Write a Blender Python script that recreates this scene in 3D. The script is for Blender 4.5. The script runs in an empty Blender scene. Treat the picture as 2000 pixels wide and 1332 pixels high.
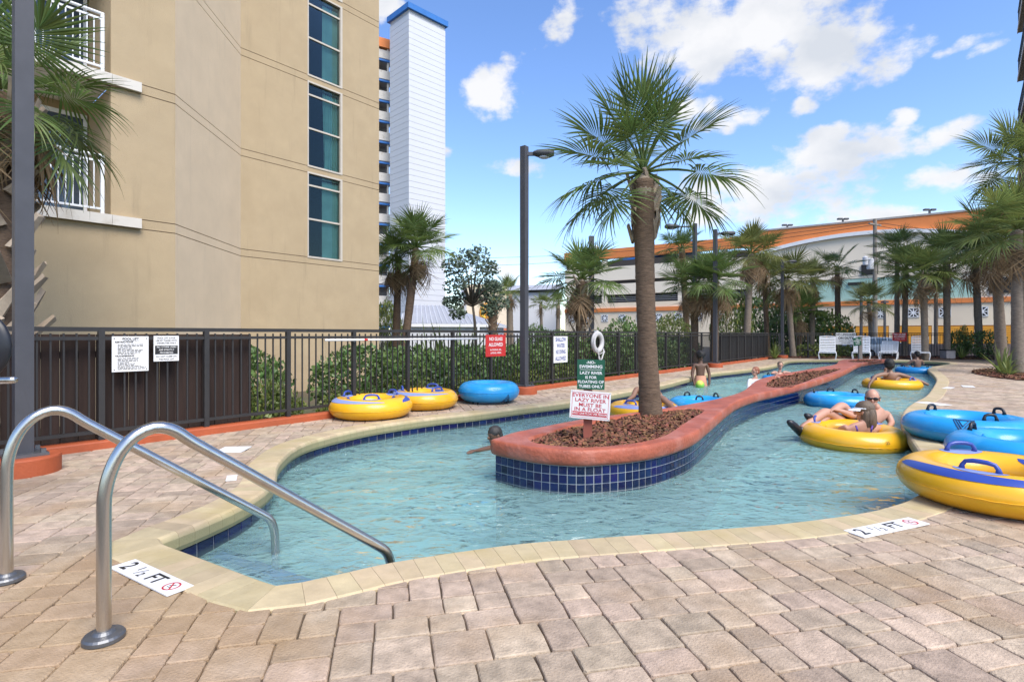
import bpy, bmesh, math, random
import numpy as np
from mathutils import Vector, Matrix, geometry, noise
R = math.radians
sc = bpy.context.scene
col = sc.collection
random.seed(7)

# ---------------------------------------------------------------- camera, world, sun, exposure
F, CX, HY, HC = 1070.0, 1000.0, 653.0, 1.2      # survey constants read off the photograph
cam_d = bpy.data.cameras.new('camera')
cam_d.sensor_width = 36.0
cam_d.lens = 36.0 * F / 2000.0
cam_d.shift_y = -13.0 / 2000.0
cam_d.clip_start = 0.05
cam_d.clip_end = 2000.0
cam = bpy.data.objects.new('camera', cam_d)
cam.location = (0, 0, HC)
cam.rotation_euler = (R(90), 0, 0)
col.objects.link(cam)
sc.camera = cam

SUN_EL, SUN_AZ = 52.0, 148.0       # azimuth clockwise from +Y (north): behind the camera and to its right
sun_d = bpy.data.lights.new('sun', 'SUN')
sun_d.energy = 2.0
sun_d.angle = R(38)
sun_d.color = (1.0, 0.93, 0.82)
sun = bpy.data.objects.new('sun', sun_d)
_sd = Vector((math.sin(R(SUN_AZ)) * math.cos(R(SUN_EL)), math.cos(R(SUN_AZ)) * math.cos(R(SUN_EL)), math.sin(R(SUN_EL))))
sun.rotation_euler = _sd.to_track_quat('Z', 'Y').to_euler()
sun.location = _sd * 60
col.objects.link(sun)

sc.view_settings.view_transform = 'Standard'
sc.view_settings.look = 'None'
sc.view_settings.exposure = 1.38
sc.view_settings.gamma = 1.0
sc.view_settings.use_curve_mapping = False
sc.render.engine = 'CYCLES'
sc.cycles.use_denoising = True
sc.cycles.max_bounces = 7
sc.cycles.diffuse_bounces = 4
sc.cycles.transparent_max_bounces = 12
sc.cycles.caustics_reflective = False
sc.cycles.caustics_refractive = False
sc.cycles.sample_clamp_indirect = 6.0

world = bpy.data.worlds.new('World')
sc.world = world
world.use_nodes = True
wt = world.node_tree
wt.nodes.clear()
def WN(t, **k):
    n = wt.nodes.new(t)
    for a, b in k.items(): setattr(n, a, b)
    return n
def WL(a, b): wt.links.new(a, b)
def WM(op, a, b=None, c=None, clamp=False):
    n = WN('ShaderNodeMath', operation=op); n.use_clamp = clamp
    for i, x in enumerate((a, b, c)):
        if x is None: continue
        if isinstance(x, (int, float)): n.inputs[i].default_value = x
        else: WL(x, n.inputs[i])
    return n.outputs[0]
def WV(op, a, b):
    n = WN('ShaderNodeVectorMath', operation=op)
    for i, x in enumerate((a, b)):
        if isinstance(x, (tuple, list)): n.inputs[i].default_value = x
        else: WL(x, n.inputs[i])
    return n
wout = WN('ShaderNodeOutputWorld')
bg = WN('ShaderNodeBackground'); bg.inputs['Strength'].default_value = 0.11
sky = WN('ShaderNodeTexSky', sky_type='NISHITA')
sky.sun_disc = False
sky.sun_elevation = R(SUN_EL)
sky.sun_rotation = R(SUN_AZ)
sky.altitude = 0; sky.air_density = 1.0; sky.dust_density = 0.4; sky.ozone_density = 2.2
hs = WN('ShaderNodeHueSaturation'); hs.inputs['Saturation'].default_value = 1.14; hs.inputs['Hue'].default_value = .508; hs.inputs['Value'].default_value = 1.0
WL(sky.outputs[0], hs.inputs['Color'])
tc = WN('ShaderNodeTexCoord')
sep = WN('ShaderNodeSeparateXYZ'); WL(tc.outputs['Generated'], sep.inputs[0])
az = WM('ARCTAN2', sep.outputs[0], sep.outputs[1])
el = WM('ARCSINE', sep.outputs[2])
ae = WN('ShaderNodeCombineXYZ'); WL(az, ae.inputs[0]); WL(el, ae.inputs[1])
# cumulus banks: where they stand in the sky (azimuth, elevation) and how wide they spread
def sky_pos(x, y):
    a = math.atan((x - CX) / F); e = math.atan((HY - y) / F * math.cos(a)); return a, e
banks = [(1470, 45, 200, 105, 1.05), (1620, 110, 130, 75, 1.0), (1300, 25, 105, 75, .9), (1695, 155, 55, 36, .8), (1400, 120, 120, 60, .9),
         (957, 178, 62, 48, .86), (1092, 40, 36, 46, .7), (1640, 297, 175, 48, .95), (1530, 368, 190, 58, 1.0), (1700, 360, 70, 26, .7), (1850, 345, 95, 42, .95),
         (1880, 243, 58, 38, .95), (1012, 323, 62, 26, .8), (1345, 212, 70, 32, .85), (1430, 225, 70, 24, .7), (1660, 425, 150, 34, .9), (1450, 405, 150, 44, .9),
         (1748, 236, 40, 20, .8), (1566, 207, 36, 20, .66), (752, 15, 30, 50, .9), (1890, 90, 60, 14, .55), (985, 528, 120, 30, .7), (1930, 100, 40, 16, .6), (870, 297, 20, 14, .75)]
acc = None
warp = WN('ShaderNodeTexNoise'); warp.inputs['Scale'].default_value = 9.0; warp.inputs['Detail'].default_value = 3.0
WL(ae.outputs[0], warp.inputs['Vector'])
wofs = WV('SUBTRACT', warp.outputs['Color'], (.5, .5, .5))
wsc = WV('MULTIPLY', wofs.outputs[0], (.09, .06, 0))
aew = WV('ADD', ae.outputs[0], wsc.outputs[0])
for (x, y, rx, ry, w) in banks:
    a, e = sky_pos(x, y)
    ca = math.cos(a) ** 1.6
    d = WV('SUBTRACT', aew.outputs[0], (a, e, 0))
    m = WV('MULTIPLY', d.outputs[0], (F / (rx * ca), F / (ry * ca), 0))
    dt = WV('DOT_PRODUCT', m.outputs[0], m.outputs[0])
    v = WM('MULTIPLY_ADD', dt.outputs['Value'], -0.55 * w, w)
    acc = v if acc is None else WM('MAXIMUM', acc, v)
# the rest of the sky carries loose cumulus too
wide = WN('ShaderNodeTexNoise'); wide.inputs['Scale'].default_value = 2.6; wide.inputs['Detail'].default_value = 2.0
WL(tc.outputs['Generated'], wide.inputs['Vector'])
wide_v = WM('MULTIPLY_ADD', wide.outputs['Fac'], 3.4, -1.72)
front = WN('ShaderNodeMapRange', interpolation_type='SMOOTHSTEP'); front.inputs['From Min'].default_value = .72; front.inputs['From Max'].default_value = 1.15
WL(WM('ABSOLUTE', az), front.inputs['Value'])
wide_in = WM('ADD', WM('MULTIPLY_ADD', front.outputs[0], 1.2, -1.2), wide_v)
acc = WM('MAXIMUM', acc, wide_in)
acc = WM('MAXIMUM', acc, 0.0)
st = WV('MULTIPLY', ae.outputs[0], (1.0, 1.5, 1.0))
nz = WN('ShaderNodeTexNoise'); nz.inputs['Scale'].default_value = 11.0; nz.inputs['Detail'].default_value = 9.0; nz.inputs['Roughness'].default_value = 0.6
WL(st.outputs[0], nz.inputs['Vector'])
dens = WM('ADD', acc, WM('MULTIPLY_ADD', nz.outputs['Fac'], 2.5, -1.62))
mk = WN('ShaderNodeMapRange', interpolation_type='SMOOTHSTEP')
mk.inputs['From Min'].default_value = 0.0; mk.inputs['From Max'].default_value = 0.52
WL(dens, mk.inputs['Value'])
up = WM('GREATER_THAN', sep.outputs[2], 0.0)
cover = WM('MULTIPLY', WM('MULTIPLY', mk.outputs[0], 0.96), up)
sh = WN('ShaderNodeTexNoise'); sh.inputs['Scale'].default_value = 7.0; sh.inputs['Detail'].default_value = 5.0
WL(WV('ADD', st.outputs[0], (3.1, .05, 0)).outputs[0], sh.inputs['Vector'])
shm = WN('ShaderNodeMapRange'); shm.inputs['From Min'].default_value = .42; shm.inputs['From Max'].default_value = .66
WL(sh.outputs['Fac'], shm.inputs['Value'])
ccol = WN('ShaderNodeMixRGB'); ccol.inputs[1].default_value = (3.45, 3.45, 3.5, 1); ccol.inputs[2].default_value = (2.55, 2.68, 2.9, 1)
WL(shm.outputs[0], ccol.inputs[0])
mx = WN('ShaderNodeMixRGB'); WL(cover, mx.inputs[0]); WL(hs.outputs[0], mx.inputs[1]); WL(ccol.outputs[0], mx.inputs[2])
WL(mx.outputs[0], bg.inputs['Color'])
WL(bg.outputs[0], wout.inputs['Surface'])

# ---------------------------------------------------------------- survey helpers
def G(x, y, z=0.0):
    "the point at height z that the photograph shows at pixel (x, y)"
    d = F * (HC - z) / (y - HY)
    return Vector(((x - CX) * d / F, d, z))
def at(x, y, d):
    "the point at distance d (along the view) seen at pixel (x, y)"
    return Vector(((x - CX) * d / F, d, HC - (y - HY) * d / F))

# ---------------------------------------------------------------- materials
MATS = {}
def mat(name, base, rough=.6, var=.18, scale=5.0, bump=0.0, bscale=40.0, metal=0.0, rnd=0.0, spec=.5, isl=0.0, stretch=(1, 1, 1), hue=0.0, dirt=None, dscale=1.3, dlo=.52, dhi=.7, trans=0.0, coat=0.0, zband=None, patch=None, streak=None):
    "plain painted / stone / leaf material: base colour with noise variation, per-piece variation and fine relief"
    if name in MATS: return MATS[name]
    m = bpy.data.materials.new(name); m.use_nodes = True
    t = m.node_tree; N = t.nodes; L = t.links
    p = N['Principled BSDF']
    p.inputs['Roughness'].default_value = rough
    p.inputs['Metallic'].default_value = metal
    p.inputs['Specular IOR Level'].default_value = spec
    if coat: p.inputs['Coat Weight'].default_value = coat
    co = N.new('ShaderNodeTexCoord')
    vec = co.outputs['Object']
    if stretch != (1, 1, 1):
        mp = N.new('ShaderNodeMapping'); mp.inputs['Scale'].default_value = stretch; L.new(vec, mp.inputs[0]); vec = mp.outputs[0]
    nz = N.new('ShaderNodeTexNoise'); nz.inputs['Scale'].default_value = scale; nz.inputs['Detail'].default_value = 6.0; nz.inputs['Roughness'].default_value = .6
    if rnd or isl:
        oi = N.new('ShaderNodeObjectInfo'); ad = N.new('ShaderNodeVectorMath'); ad.operation = 'MULTIPLY_ADD'
        cx = N.new('ShaderNodeCombineXYZ')
        for i in range(3): L.new(oi.outputs['Random'], cx.inputs[i])
        L.new(cx.outputs[0], ad.inputs[0]); ad.inputs[1].default_value = (37, 53, 71); L.new(vec, ad.inputs[2])
        L.new(ad.outputs[0], nz.inputs['Vector'])
    else:
        L.new(vec, nz.inputs['Vector'])
    mr = N.new('ShaderNodeMapRange'); mr.inputs['From Min'].default_value = .25; mr.inputs['From Max'].default_value = .75
    mr.inputs['To Min'].default_value = 1 - var; mr.inputs['To Max'].default_value = 1 + var
    L.new(nz.outputs['Fac'], mr.inputs['Value'])
    val = mr.outputs[0]
    rr = None
    if rnd or isl:
        g = N.new('ShaderNodeNewGeometry')
        a = N.new('ShaderNodeMath'); a.operation = 'ADD'; L.new(oi.outputs['Random'], a.inputs[0]); L.new(g.outputs['Random Per Island'], a.inputs[1])
        fr = N.new('ShaderNodeMath'); fr.operation = 'FRACT'; L.new(a.outputs[0], fr.inputs[0]); rr = fr.outputs[0]
        k = max(rnd, isl)
        r2 = N.new('ShaderNodeMapRange'); r2.inputs['To Min'].default_value = 1 - k; r2.inputs['To Max'].default_value = 1 + k
        L.new(rr, r2.inputs['Value'])
        mu = N.new('ShaderNodeMath'); mu.operation = 'MULTIPLY'; L.new(val, mu.inputs[0]); L.new(r2.outputs[0], mu.inputs[1]); val = mu.outputs[0]
    h = N.new('ShaderNodeHueSaturation'); h.inputs['Color'].default_value = (*base, 1)
    L.new(val, h.inputs['Value'])
    if hue and rr is not None:
        s7 = N.new('ShaderNodeMath'); s7.operation = 'MULTIPLY'; L.new(rr, s7.inputs[0]); s7.inputs[1].default_value = 7.31
        f7 = N.new('ShaderNodeMath'); f7.operation = 'FRACT'; L.new(s7.outputs[0], f7.inputs[0])
        hm = N.new('ShaderNodeMapRange'); hm.inputs['To Min'].default_value = .5 - hue; hm.inputs['To Max'].default_value = .5 + hue
        L.new(f7.outputs[0], hm.inputs['Value']); L.new(hm.outputs[0], h.inputs['Hue'])
    out = h.outputs[0]
    if dirt:
        dn = N.new('ShaderNodeTexNoise'); dn.inputs['Scale'].default_value = dscale; dn.inputs['Detail'].default_value = 5.0
        gp = N.new('ShaderNodeNewGeometry'); L.new(gp.outputs['Position'], dn.inputs['Vector'])
        dm = N.new('ShaderNodeMapRange'); dm.inputs['From Min'].default_value = dlo; dm.inputs['From Max'].default_value = dhi
        L.new(dn.outputs['Fac'], dm.inputs['Value'])
        mxr = N.new('ShaderNodeMixRGB'); L.new(dm.outputs[0], mxr.inputs[0]); L.new(out, mxr.inputs[1]); mxr.inputs[2].default_value = (*dirt, 1)
        out = mxr.outputs[0]
    if zband:
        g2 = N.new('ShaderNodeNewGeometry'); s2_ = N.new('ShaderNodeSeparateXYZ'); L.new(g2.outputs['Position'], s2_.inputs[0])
        zr = N.new('ShaderNodeMapRange'); zr.inputs['From Min'].default_value = zband[0] - .02; zr.inputs['From Max'].default_value = zband[0] + .012; zr.inputs['To Min'].default_value = .85; zr.inputs['To Max'].default_value = 0
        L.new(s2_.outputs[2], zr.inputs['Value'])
        mz = N.new('ShaderNodeMixRGB'); L.new(zr.outputs[0], mz.inputs[0]); L.new(out, mz.inputs[1]); mz.inputs[2].default_value = (*zband[1], 1); out = mz.outputs[0]
    if patch:      # a broad old stain lying on the ground round one spot
        g3 = N.new('ShaderNodeNewGeometry'); vd = N.new('ShaderNodeVectorMath'); vd.operation = 'DISTANCE'; L.new(g3.outputs['Position'], vd.inputs[0]); vd.inputs[1].default_value = (patch[0], patch[1], 0)
        pn = N.new('ShaderNodeTexNoise'); pn.inputs['Scale'].default_value = 2.6; pn.inputs['Detail'].default_value = 5.0; L.new(g3.outputs['Position'], pn.inputs['Vector'])
        pa = N.new('ShaderNodeMath'); pa.operation = 'MULTIPLY_ADD'; L.new(pn.outputs['Fac'], pa.inputs[0]); pa.inputs[1].default_value = 1.5; L.new(vd.outputs['Value'], pa.inputs[2])
        pm_ = N.new('ShaderNodeMapRange'); pm_.inputs['From Min'].default_value = patch[2] + .75; pm_.inputs['From Max'].default_value = patch[2] + .05; pm_.inputs['To Max'].default_value = .55; L.new(pa.outputs[0], pm_.inputs['Value'])
        px = N.new('ShaderNodeMixRGB'); L.new(pm_.outputs[0], px.inputs[0]); L.new(out, px.inputs[1]); px.inputs[2].default_value = (*patch[3], 1); out = px.outputs[0]
    if streak:     # run-off streaks down a wall
        g4 = N.new('ShaderNodeNewGeometry'); sm_ = N.new('ShaderNodeMapping'); sm_.inputs['Scale'].default_value = (5, 5, .45); L.new(g4.outputs['Position'], sm_.inputs[0])
        sn_n = N.new('ShaderNodeTexNoise'); sn_n.inputs['Scale'].default_value = 1.0; sn_n.inputs['Detail'].default_value = 6.0; sn_n.inputs['Roughness'].default_value = .65; L.new(sm_.outputs[0], sn_n.inputs['Vector'])
        sr = N.new('ShaderNodeMapRange'); sr.inputs['From Min'].default_value = .58; sr.inputs['From Max'].default_value = .78; sr.inputs['To Max'].default_value = .6; L.new(sn_n.outputs['Fac'], sr.inputs['Value'])
        sx_n = N.new('ShaderNodeMixRGB'); L.new(sr.outputs[0], sx_n.inputs[0]); L.new(out, sx_n.inputs[1]); sx_n.inputs[2].default_value = (*streak, 1); out = sx_n.outputs[0]
    L.new(out, p.inputs['Base Color'])
    if bump:
        bn = N.new('ShaderNodeTexNoise'); bn.inputs['Scale'].default_value = bscale; bn.inputs['Detail'].default_value = 4.0
        L.new(vec, bn.inputs['Vector'])
        b = N.new('ShaderNodeBump'); b.inputs['Strength'].default_value = bump; b.inputs['Distance'].default_value = .01
        L.new(bn.outputs['Fac'], b.inputs['Height']); L.new(b.outputs[0], p.inputs['Normal'])
    if trans:
        tr = N.new('ShaderNodeBsdfTranslucent'); L.new(out, tr.inputs['Color'])
        ms = N.new('ShaderNodeMixShader'); ms.inputs[0].default_value = trans
        L.new(p.outputs[0], ms.inputs[1]); L.new(tr.outputs[0], ms.inputs[2]); L.new(ms.outputs[0], N['Material Output'].inputs['Surface'])
    MATS[name] = m
    return m

def glass_mat(name, tint, refl=1.0):
    m = bpy.data.materials.new(name); m.use_nodes = True; t = m.node_tree; N = t.nodes; L = t.links
    N.remove(N['Principled BSDF'])
    tr = N.new('ShaderNodeBsdfTransparent'); tr.inputs[0].default_value = (*tint, 1)
    gl = N.new('ShaderNodeBsdfGlossy'); gl.inputs['Roughness'].default_value = .015; gl.inputs[0].default_value = (.66, .74, .72, 1)
    fr = N.new('ShaderNodeFresnel'); fr.inputs['IOR'].default_value = 1.38
    ms = N.new('ShaderNodeMixShader'); L.new(fr.outputs[0], ms.inputs[0]); L.new(tr.outputs[0], ms.inputs[1]); L.new(gl.outputs[0], ms.inputs[2])
    L.new(ms.outputs[0], N['Material Output'].inputs['Surface'])
    MATS[name] = m
    return m

PAVER = mat('paver_stone', (.40, .308, .226), rough=.88, var=.34, scale=13, bump=.7, bscale=85, rnd=.2, isl=.2, hue=.009, dirt=(.34, .225, .125), dscale=1.7, dlo=.5, dhi=.8, patch=(-1.75, 2.45, 1.25, (.33, .205, .09)))
SAND = mat('joint_sand', (.10, .076, .054), rough=.95, var=.3, scale=20)
COPING = mat('coping_stone', (.475, .378, .23), rough=.75, var=.16, scale=7, bump=.25, bscale=60, rnd=.1, isl=.1, hue=.01, dirt=(.42, .33, .16), dscale=2.2, dlo=.5, dhi=.75, zband=(-.02, (.27, .25, .13)))  # stone turns darker and more olive below its top edge
ISLAND = mat('red_stucco', (.36, .092, .048), rough=.5, var=.3, scale=4.0, bump=.9, bscale=30, dirt=(.42, .15, .105), dscale=3.2, dlo=.5, dhi=.66)
CURB = mat('orange_curb', (.40, .088, .03), rough=.6, var=.18, scale=4, bump=.25, bscale=50, dirt=(.30, .075, .03), dscale=2, dlo=.55, dhi=.8)
TILE = mat('blue_tile', (.003, .006, .055), rough=.09, var=.25, scale=3, rnd=.45, isl=.45, hue=.02, spec=.7, zband=(-.178, (.05, .07, .085)))  # scum stain band along the waterline
GROUT = mat('tile_grout', (.33, .35, .35), rough=.8, var=.12, scale=10)
STEP = mat('step_plaster', (.80, .86, .84), rough=.8, var=.08, scale=3)
PLASTER = mat('pool_plaster', (.60, .84, .83), rough=.8, var=.1, scale=2)
MULCH = mat('bark_chip', (.15, .062, .03), rough=.8, var=.2, scale=30, isl=.7, hue=.025)
SOIL = mat('mulch_soil', (.07, .032, .018), rough=.95, var=.3, scale=14, bump=.5, bscale=30)
BLACKMETAL = mat('dark_bronze_paint', (.030, .028, .028), rough=.5, var=.2, scale=8, spec=.4)
POLE = mat('charcoal_pole_paint', (.055, .056, .066), rough=.5, var=.15, scale=5)
STEEL = mat('brushed_steel', (.55, .53, .50), rough=.27, var=.12, scale=14, metal=1.0, stretch=(1, 1, .15))
FLANGE = mat('flange_steel', (.16, .165, .175), rough=.45, var=.15, scale=14, metal=.7)
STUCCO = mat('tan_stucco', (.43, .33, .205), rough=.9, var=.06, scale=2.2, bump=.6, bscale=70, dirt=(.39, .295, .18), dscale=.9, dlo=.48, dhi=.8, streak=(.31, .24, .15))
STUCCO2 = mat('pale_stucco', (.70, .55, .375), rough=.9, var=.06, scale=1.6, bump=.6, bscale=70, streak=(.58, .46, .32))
STUCCOLINE = mat('stucco_joint', (.13, .085, .05), rough=.95)
CREAM = mat('cream_paint', (.62, .58, .52), rough=.7, var=.06, scale=2, dirt=(.45, .40, .33), dscale=2.2, dlo=.56, dhi=.75)
FRAME = mat('window_frame', (.52, .47, .40), rough=.6, var=.05)
WHITE = mat('white_paint', (.74, .75, .77), rough=.5, var=.05, scale=3)
WHITEFAR = mat('white_wall', (.58, .59, .62), rough=.7, var=.04, scale=.3)
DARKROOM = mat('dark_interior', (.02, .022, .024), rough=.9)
CURTAIN = mat('teal_curtain', (.42, .60, .57), rough=.9, var=.15, scale=3)
GLASS = glass_mat('window_glass', (.74, .86, .85))
BLUE = mat('blue_roof_paint', (.03, .16, .47), rough=.5, var=.1, scale=1)
ORANGE = mat('orange_paint', (.70, .22, .06), rough=.7, var=.08, scale=.4)
DOORORANGE = mat('door_orange', (.72, .32, .03), rough=.6, var=.1, scale=.6)
BEIGE = mat('garage_beige', (.79, .66, .49), rough=.85, var=.05, scale=.2, dirt=(.68, .57, .44), dscale=.12, dlo=.5, dhi=.7)
PALEBEIGE = mat('garage_pale', (.80, .705, .57), rough=.85, var=.05, scale=.2)
TEAL = mat('teal_paint', (.36, .55, .48), rough=.8, var=.06, scale=.4)
GREYROOF = mat('metal_roof', (.32, .33, .36), rough=.45, var=.08, scale=1)
YT = mat('yellow_vinyl', (.80, .42, .014), rough=.3, var=.1, scale=2.5, bump=.12, bscale=9, coat=.2, dirt=(.70, .36, .03), dscale=4, dlo=.6, dhi=.75)
BT = mat('blue_vinyl', (.018, .30, .66), rough=.34, var=.12, scale=2.5, bump=.2, bscale=9, coat=.15, dirt=(.06, .36, .66), dscale=5, dlo=.55, dhi=.7)
RINGW = mat('life_ring_white', (.50, .49, .49), rough=.6, var=.08)
NAVY = mat('navy_vinyl', (.035, .07, .33), rough=.35, var=.1, scale=5)
LILAC = mat('lilac_vinyl', (.22, .28, .55), rough=.4, var=.1, scale=5)
BLACKV = mat('black_vinyl', (.012, .013, .018), rough=.4)
SIGNW = mat('sign_white', (.74, .73, .72), rough=.45, var=.05, scale=4)
SIGNG = mat('sign_green', (.008, .085, .045), rough=.4, var=.1, scale=4)
SIGNR = mat('sign_red', (.52, .03, .03), rough=.4, var=.08, scale=4)
INKB = mat('ink_black', (.015, .015, .016), rough=.6)
INKR = mat('ink_red', (.50, .025, .04), rough=.5)
INKBLUE = mat('ink_blue', (.03, .06, .25), rough=.5)
ASPHALT = mat('asphalt', (.055, .055, .056), rough=.9, var=.2, scale=3, bump=.3, bscale=60)
LAWN = mat('outer_ground', (.085, .07, .04), rough=.95, var=.3, scale=1.0, bump=.4, bscale=12, dirt=(.05, .075, .025), dscale=.35, dlo=.45, dhi=.6)
TRUNK = mat('palm_bark', (.125, .082, .053), rough=.94, var=.5, scale=7, bump=1.0, bscale=16, stretch=(1.6, 1.6, 7.5))
BARK2 = mat('palm_bark_sunlit', (.20, .16, .125), rough=.94, var=.45, scale=7, bump=1.0, bscale=16, stretch=(1.6, 1.6, 7.5))  # lighter copy of the bark, sunlight on the far trunks put into its colour
BOOT = mat('palm_boot', (.34, .27, .20), rough=.9, var=.3, scale=8, bump=.5, bscale=30, rnd=.3)
BARK = mat('tree_bark', (.10, .08, .062), rough=.92, var=.3, scale=6, bump=.7, bscale=24)
FR1 = mat('frond_green', (.135, .195, .055), rough=.45, var=.25, scale=2.5, rnd=.3, isl=.3, hue=.02, trans=.34, spec=.4)
FR2 = mat('frond_olive', (.185, .20, .06), rough=.5, var=.25, scale=2.5, rnd=.3, isl=.3, hue=.02, trans=.4, spec=.4)
FR3 = mat('frond_dead', (.30, .20, .11), rough=.85, var=.3, scale=3, rnd=.3, isl=.3, trans=.15)
FR0 = mat('frond_far', (.195, .24, .07), rough=.5, var=.25, scale=2.5, rnd=.3, isl=.3, hue=.02, trans=.42, spec=.4)
PETIOLE = mat('palm_petiole', (.14, .17, .05), rough=.5, var=.2)
LEAF = mat('shrub_leaf', (.10, .165, .045), rough=.35, var=.2, scale=3, rnd=.2, isl=.5, hue=.025, trans=.22)
LEAFLT = mat('light_leaf', (.17, .21, .05), rough=.4, var=.2, scale=3, rnd=.2, isl=.45, hue=.03, trans=.25)
LEAFOAK = mat('oak_leaf', (.13, .175, .12), rough=.45, var=.2, scale=3, rnd=.2, isl=.45, hue=.03, trans=.25)
BOARD = mat('brown_board', (.028, .015, .011), rough=.85, var=.35, scale=3, rnd=.25, stretch=(6, 6, .6))
SCREEN = mat('dark_screen', (.030, .032, .036), rough=.9, var=.2, scale=6)
SKIN1 = mat('skin_dark', (.125, .066, .042), rough=.5, var=.08)
SKIN2 = mat('skin_fair', (.50, .27, .19), rough=.5, var=.1)
SKIN3 = mat('skin_tan', (.24, .13, .085), rough=.5, var=.08)
HAIRB = mat('hair_black', (.010, .009, .009), rough=.7, var=.3, scale=40, bump=.6, bscale=60)
HAIRBR = mat('hair_brown', (.13, .09, .06), rough=.6, var=.4, scale=18, bump=.6, bscale=40, stretch=(3, 3, .5))
HAIRR = mat('hair_auburn', (.26, .09, .045), rough=.6, var=.3, scale=18)
HAIRG = mat('hair_grey', (.22, .20, .19), rough=.7, var=.3, scale=18)
PEACH = mat('peach_cloth', (.62, .30, .19), rough=.8)
PURPLE = mat('purple_cloth', (.10, .05, .26), rough=.8)
SHIRT = mat('white_cloth', (.74, .75, .77), rough=.85)
BALLG = mat('green_ball', (.22, .52, .08), rough=.4)
PINKWALL = mat('pinkish_wall', (.42, .30, .25), rough=.9, var=.12, scale=2)
CARW = mat('car_paint_white', (.74, .75, .77), rough=.25, var=.03, coat=.5)
CARG = mat('car_glass', (.05, .075, .11), rough=.08, spec=.8)
RUBBER = mat('tyre_rubber', (.018, .018, .018), rough=.85)
POSTRED = mat('red_stain', (.30, .085, .055), rough=.75, var=.2, scale=6)
WOODGREY = mat('grey_timber', (.24, .215, .19), rough=.9, var=.25, scale=3, stretch=(4, 4, .4))

def water_mat():
    m = bpy.data.materials.new('pool_water'); m.use_nodes = True; t = m.node_tree; N = t.nodes; L = t.links
    N.remove(N['Principled BSDF'])
    g = N.new('ShaderNodeNewGeometry')
    mp = N.new('ShaderNodeMapping'); mp.inputs['Scale'].default_value = (1.0, 1.55, 1); mp.inputs['Rotation'].default_value = (0, 0, R(-18)); L.new(g.outputs['Position'], mp.inputs[0])
    n1 = N.new('ShaderNodeTexNoise'); n1.inputs['Scale'].default_value = 3.6; n1.inputs['Detail'].default_value = 1.6; n1.inputs['Distortion'].default_value = 1.2
    n2 = N.new('ShaderNodeTexNoise'); n2.inputs['Scale'].default_value = 11.0; n2.inputs['Detail'].default_value = 3.0; n2.inputs['Distortion'].default_value = .8
    L.new(mp.outputs[0], n1.inputs['Vector']); L.new(mp.outputs[0], n2.inputs['Vector'])
    b1 = N.new('ShaderNodeBump'); b1.inputs['Strength'].default_value = .8; b1.inputs['Distance'].default_value = .2
    b2 = N.new('ShaderNodeBump'); b2.inputs['Strength'].default_value = .55; b2.inputs['Distance'].default_value = .04
    n3 = N.new('ShaderNodeTexNoise'); n3.inputs['Scale'].default_value = .42; n3.inputs['Detail'].default_value = 1.0; L.new(g.outputs['Position'], n3.inputs['Vector'])
    mr = N.new('ShaderNodeMapRange'); mr.inputs['From Min'].default_value = .36; mr.inputs['From Max'].default_value = .62; mr.inputs['To Min'].default_value = .12; mr.inputs['To Max'].default_value = 1.0
    L.new(n3.outputs['Fac'], mr.inputs['Value']); L.new(mr.outputs[0], b1.inputs['Strength'])
    L.new(n1.outputs['Fac'], b1.inputs['Height']); L.new(n2.outputs['Fac'], b2.inputs['Height']); L.new(b1.outputs[0], b2.inputs['Normal'])
    tr = N.new('ShaderNodeBsdfRefraction'); tr.inputs['Color'].default_value = (.80, .96, .95, 1); tr.inputs['IOR'].default_value = 1.33; tr.inputs['Roughness'].default_value = .05
    t2 = N.new('ShaderNodeBsdfTransparent'); t2.inputs[0].default_value = (.76, .95, .94, 1)
    df = N.new('ShaderNodeBsdfDiffuse'); df.inputs['Color'].default_value = (.44, .76, .75, 1)
    mt = N.new('ShaderNodeMixShader'); mt.inputs[0].default_value = .3; L.new(t2.outputs[0], mt.inputs[1]); L.new(tr.outputs[0], mt.inputs[2])
    m1 = N.new('ShaderNodeMixShader'); m1.inputs[0].default_value = .32; L.new(mt.outputs[0], m1.inputs[1]); L.new(df.outputs[0], m1.inputs[2])
    gl = N.new('ShaderNodeBsdfGlossy'); gl.inputs['Roughness'].default_value = .03
    fr = N.new('ShaderNodeFresnel'); fr.inputs['IOR'].default_value = 1.5
    for x in (tr, gl, fr): L.new(b2.outputs[0], x.inputs['Normal'])
    ms = N.new('ShaderNodeMixShader'); L.new(fr.outputs[0], ms.inputs[0]); L.new(m1.outputs[0], ms.inputs[1]); L.new(gl.outputs[0], ms.inputs[2])
    L.new(ms.outputs[0], N['Material Output'].inputs['Surface'])
    return m
WATER = water_mat()

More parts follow.
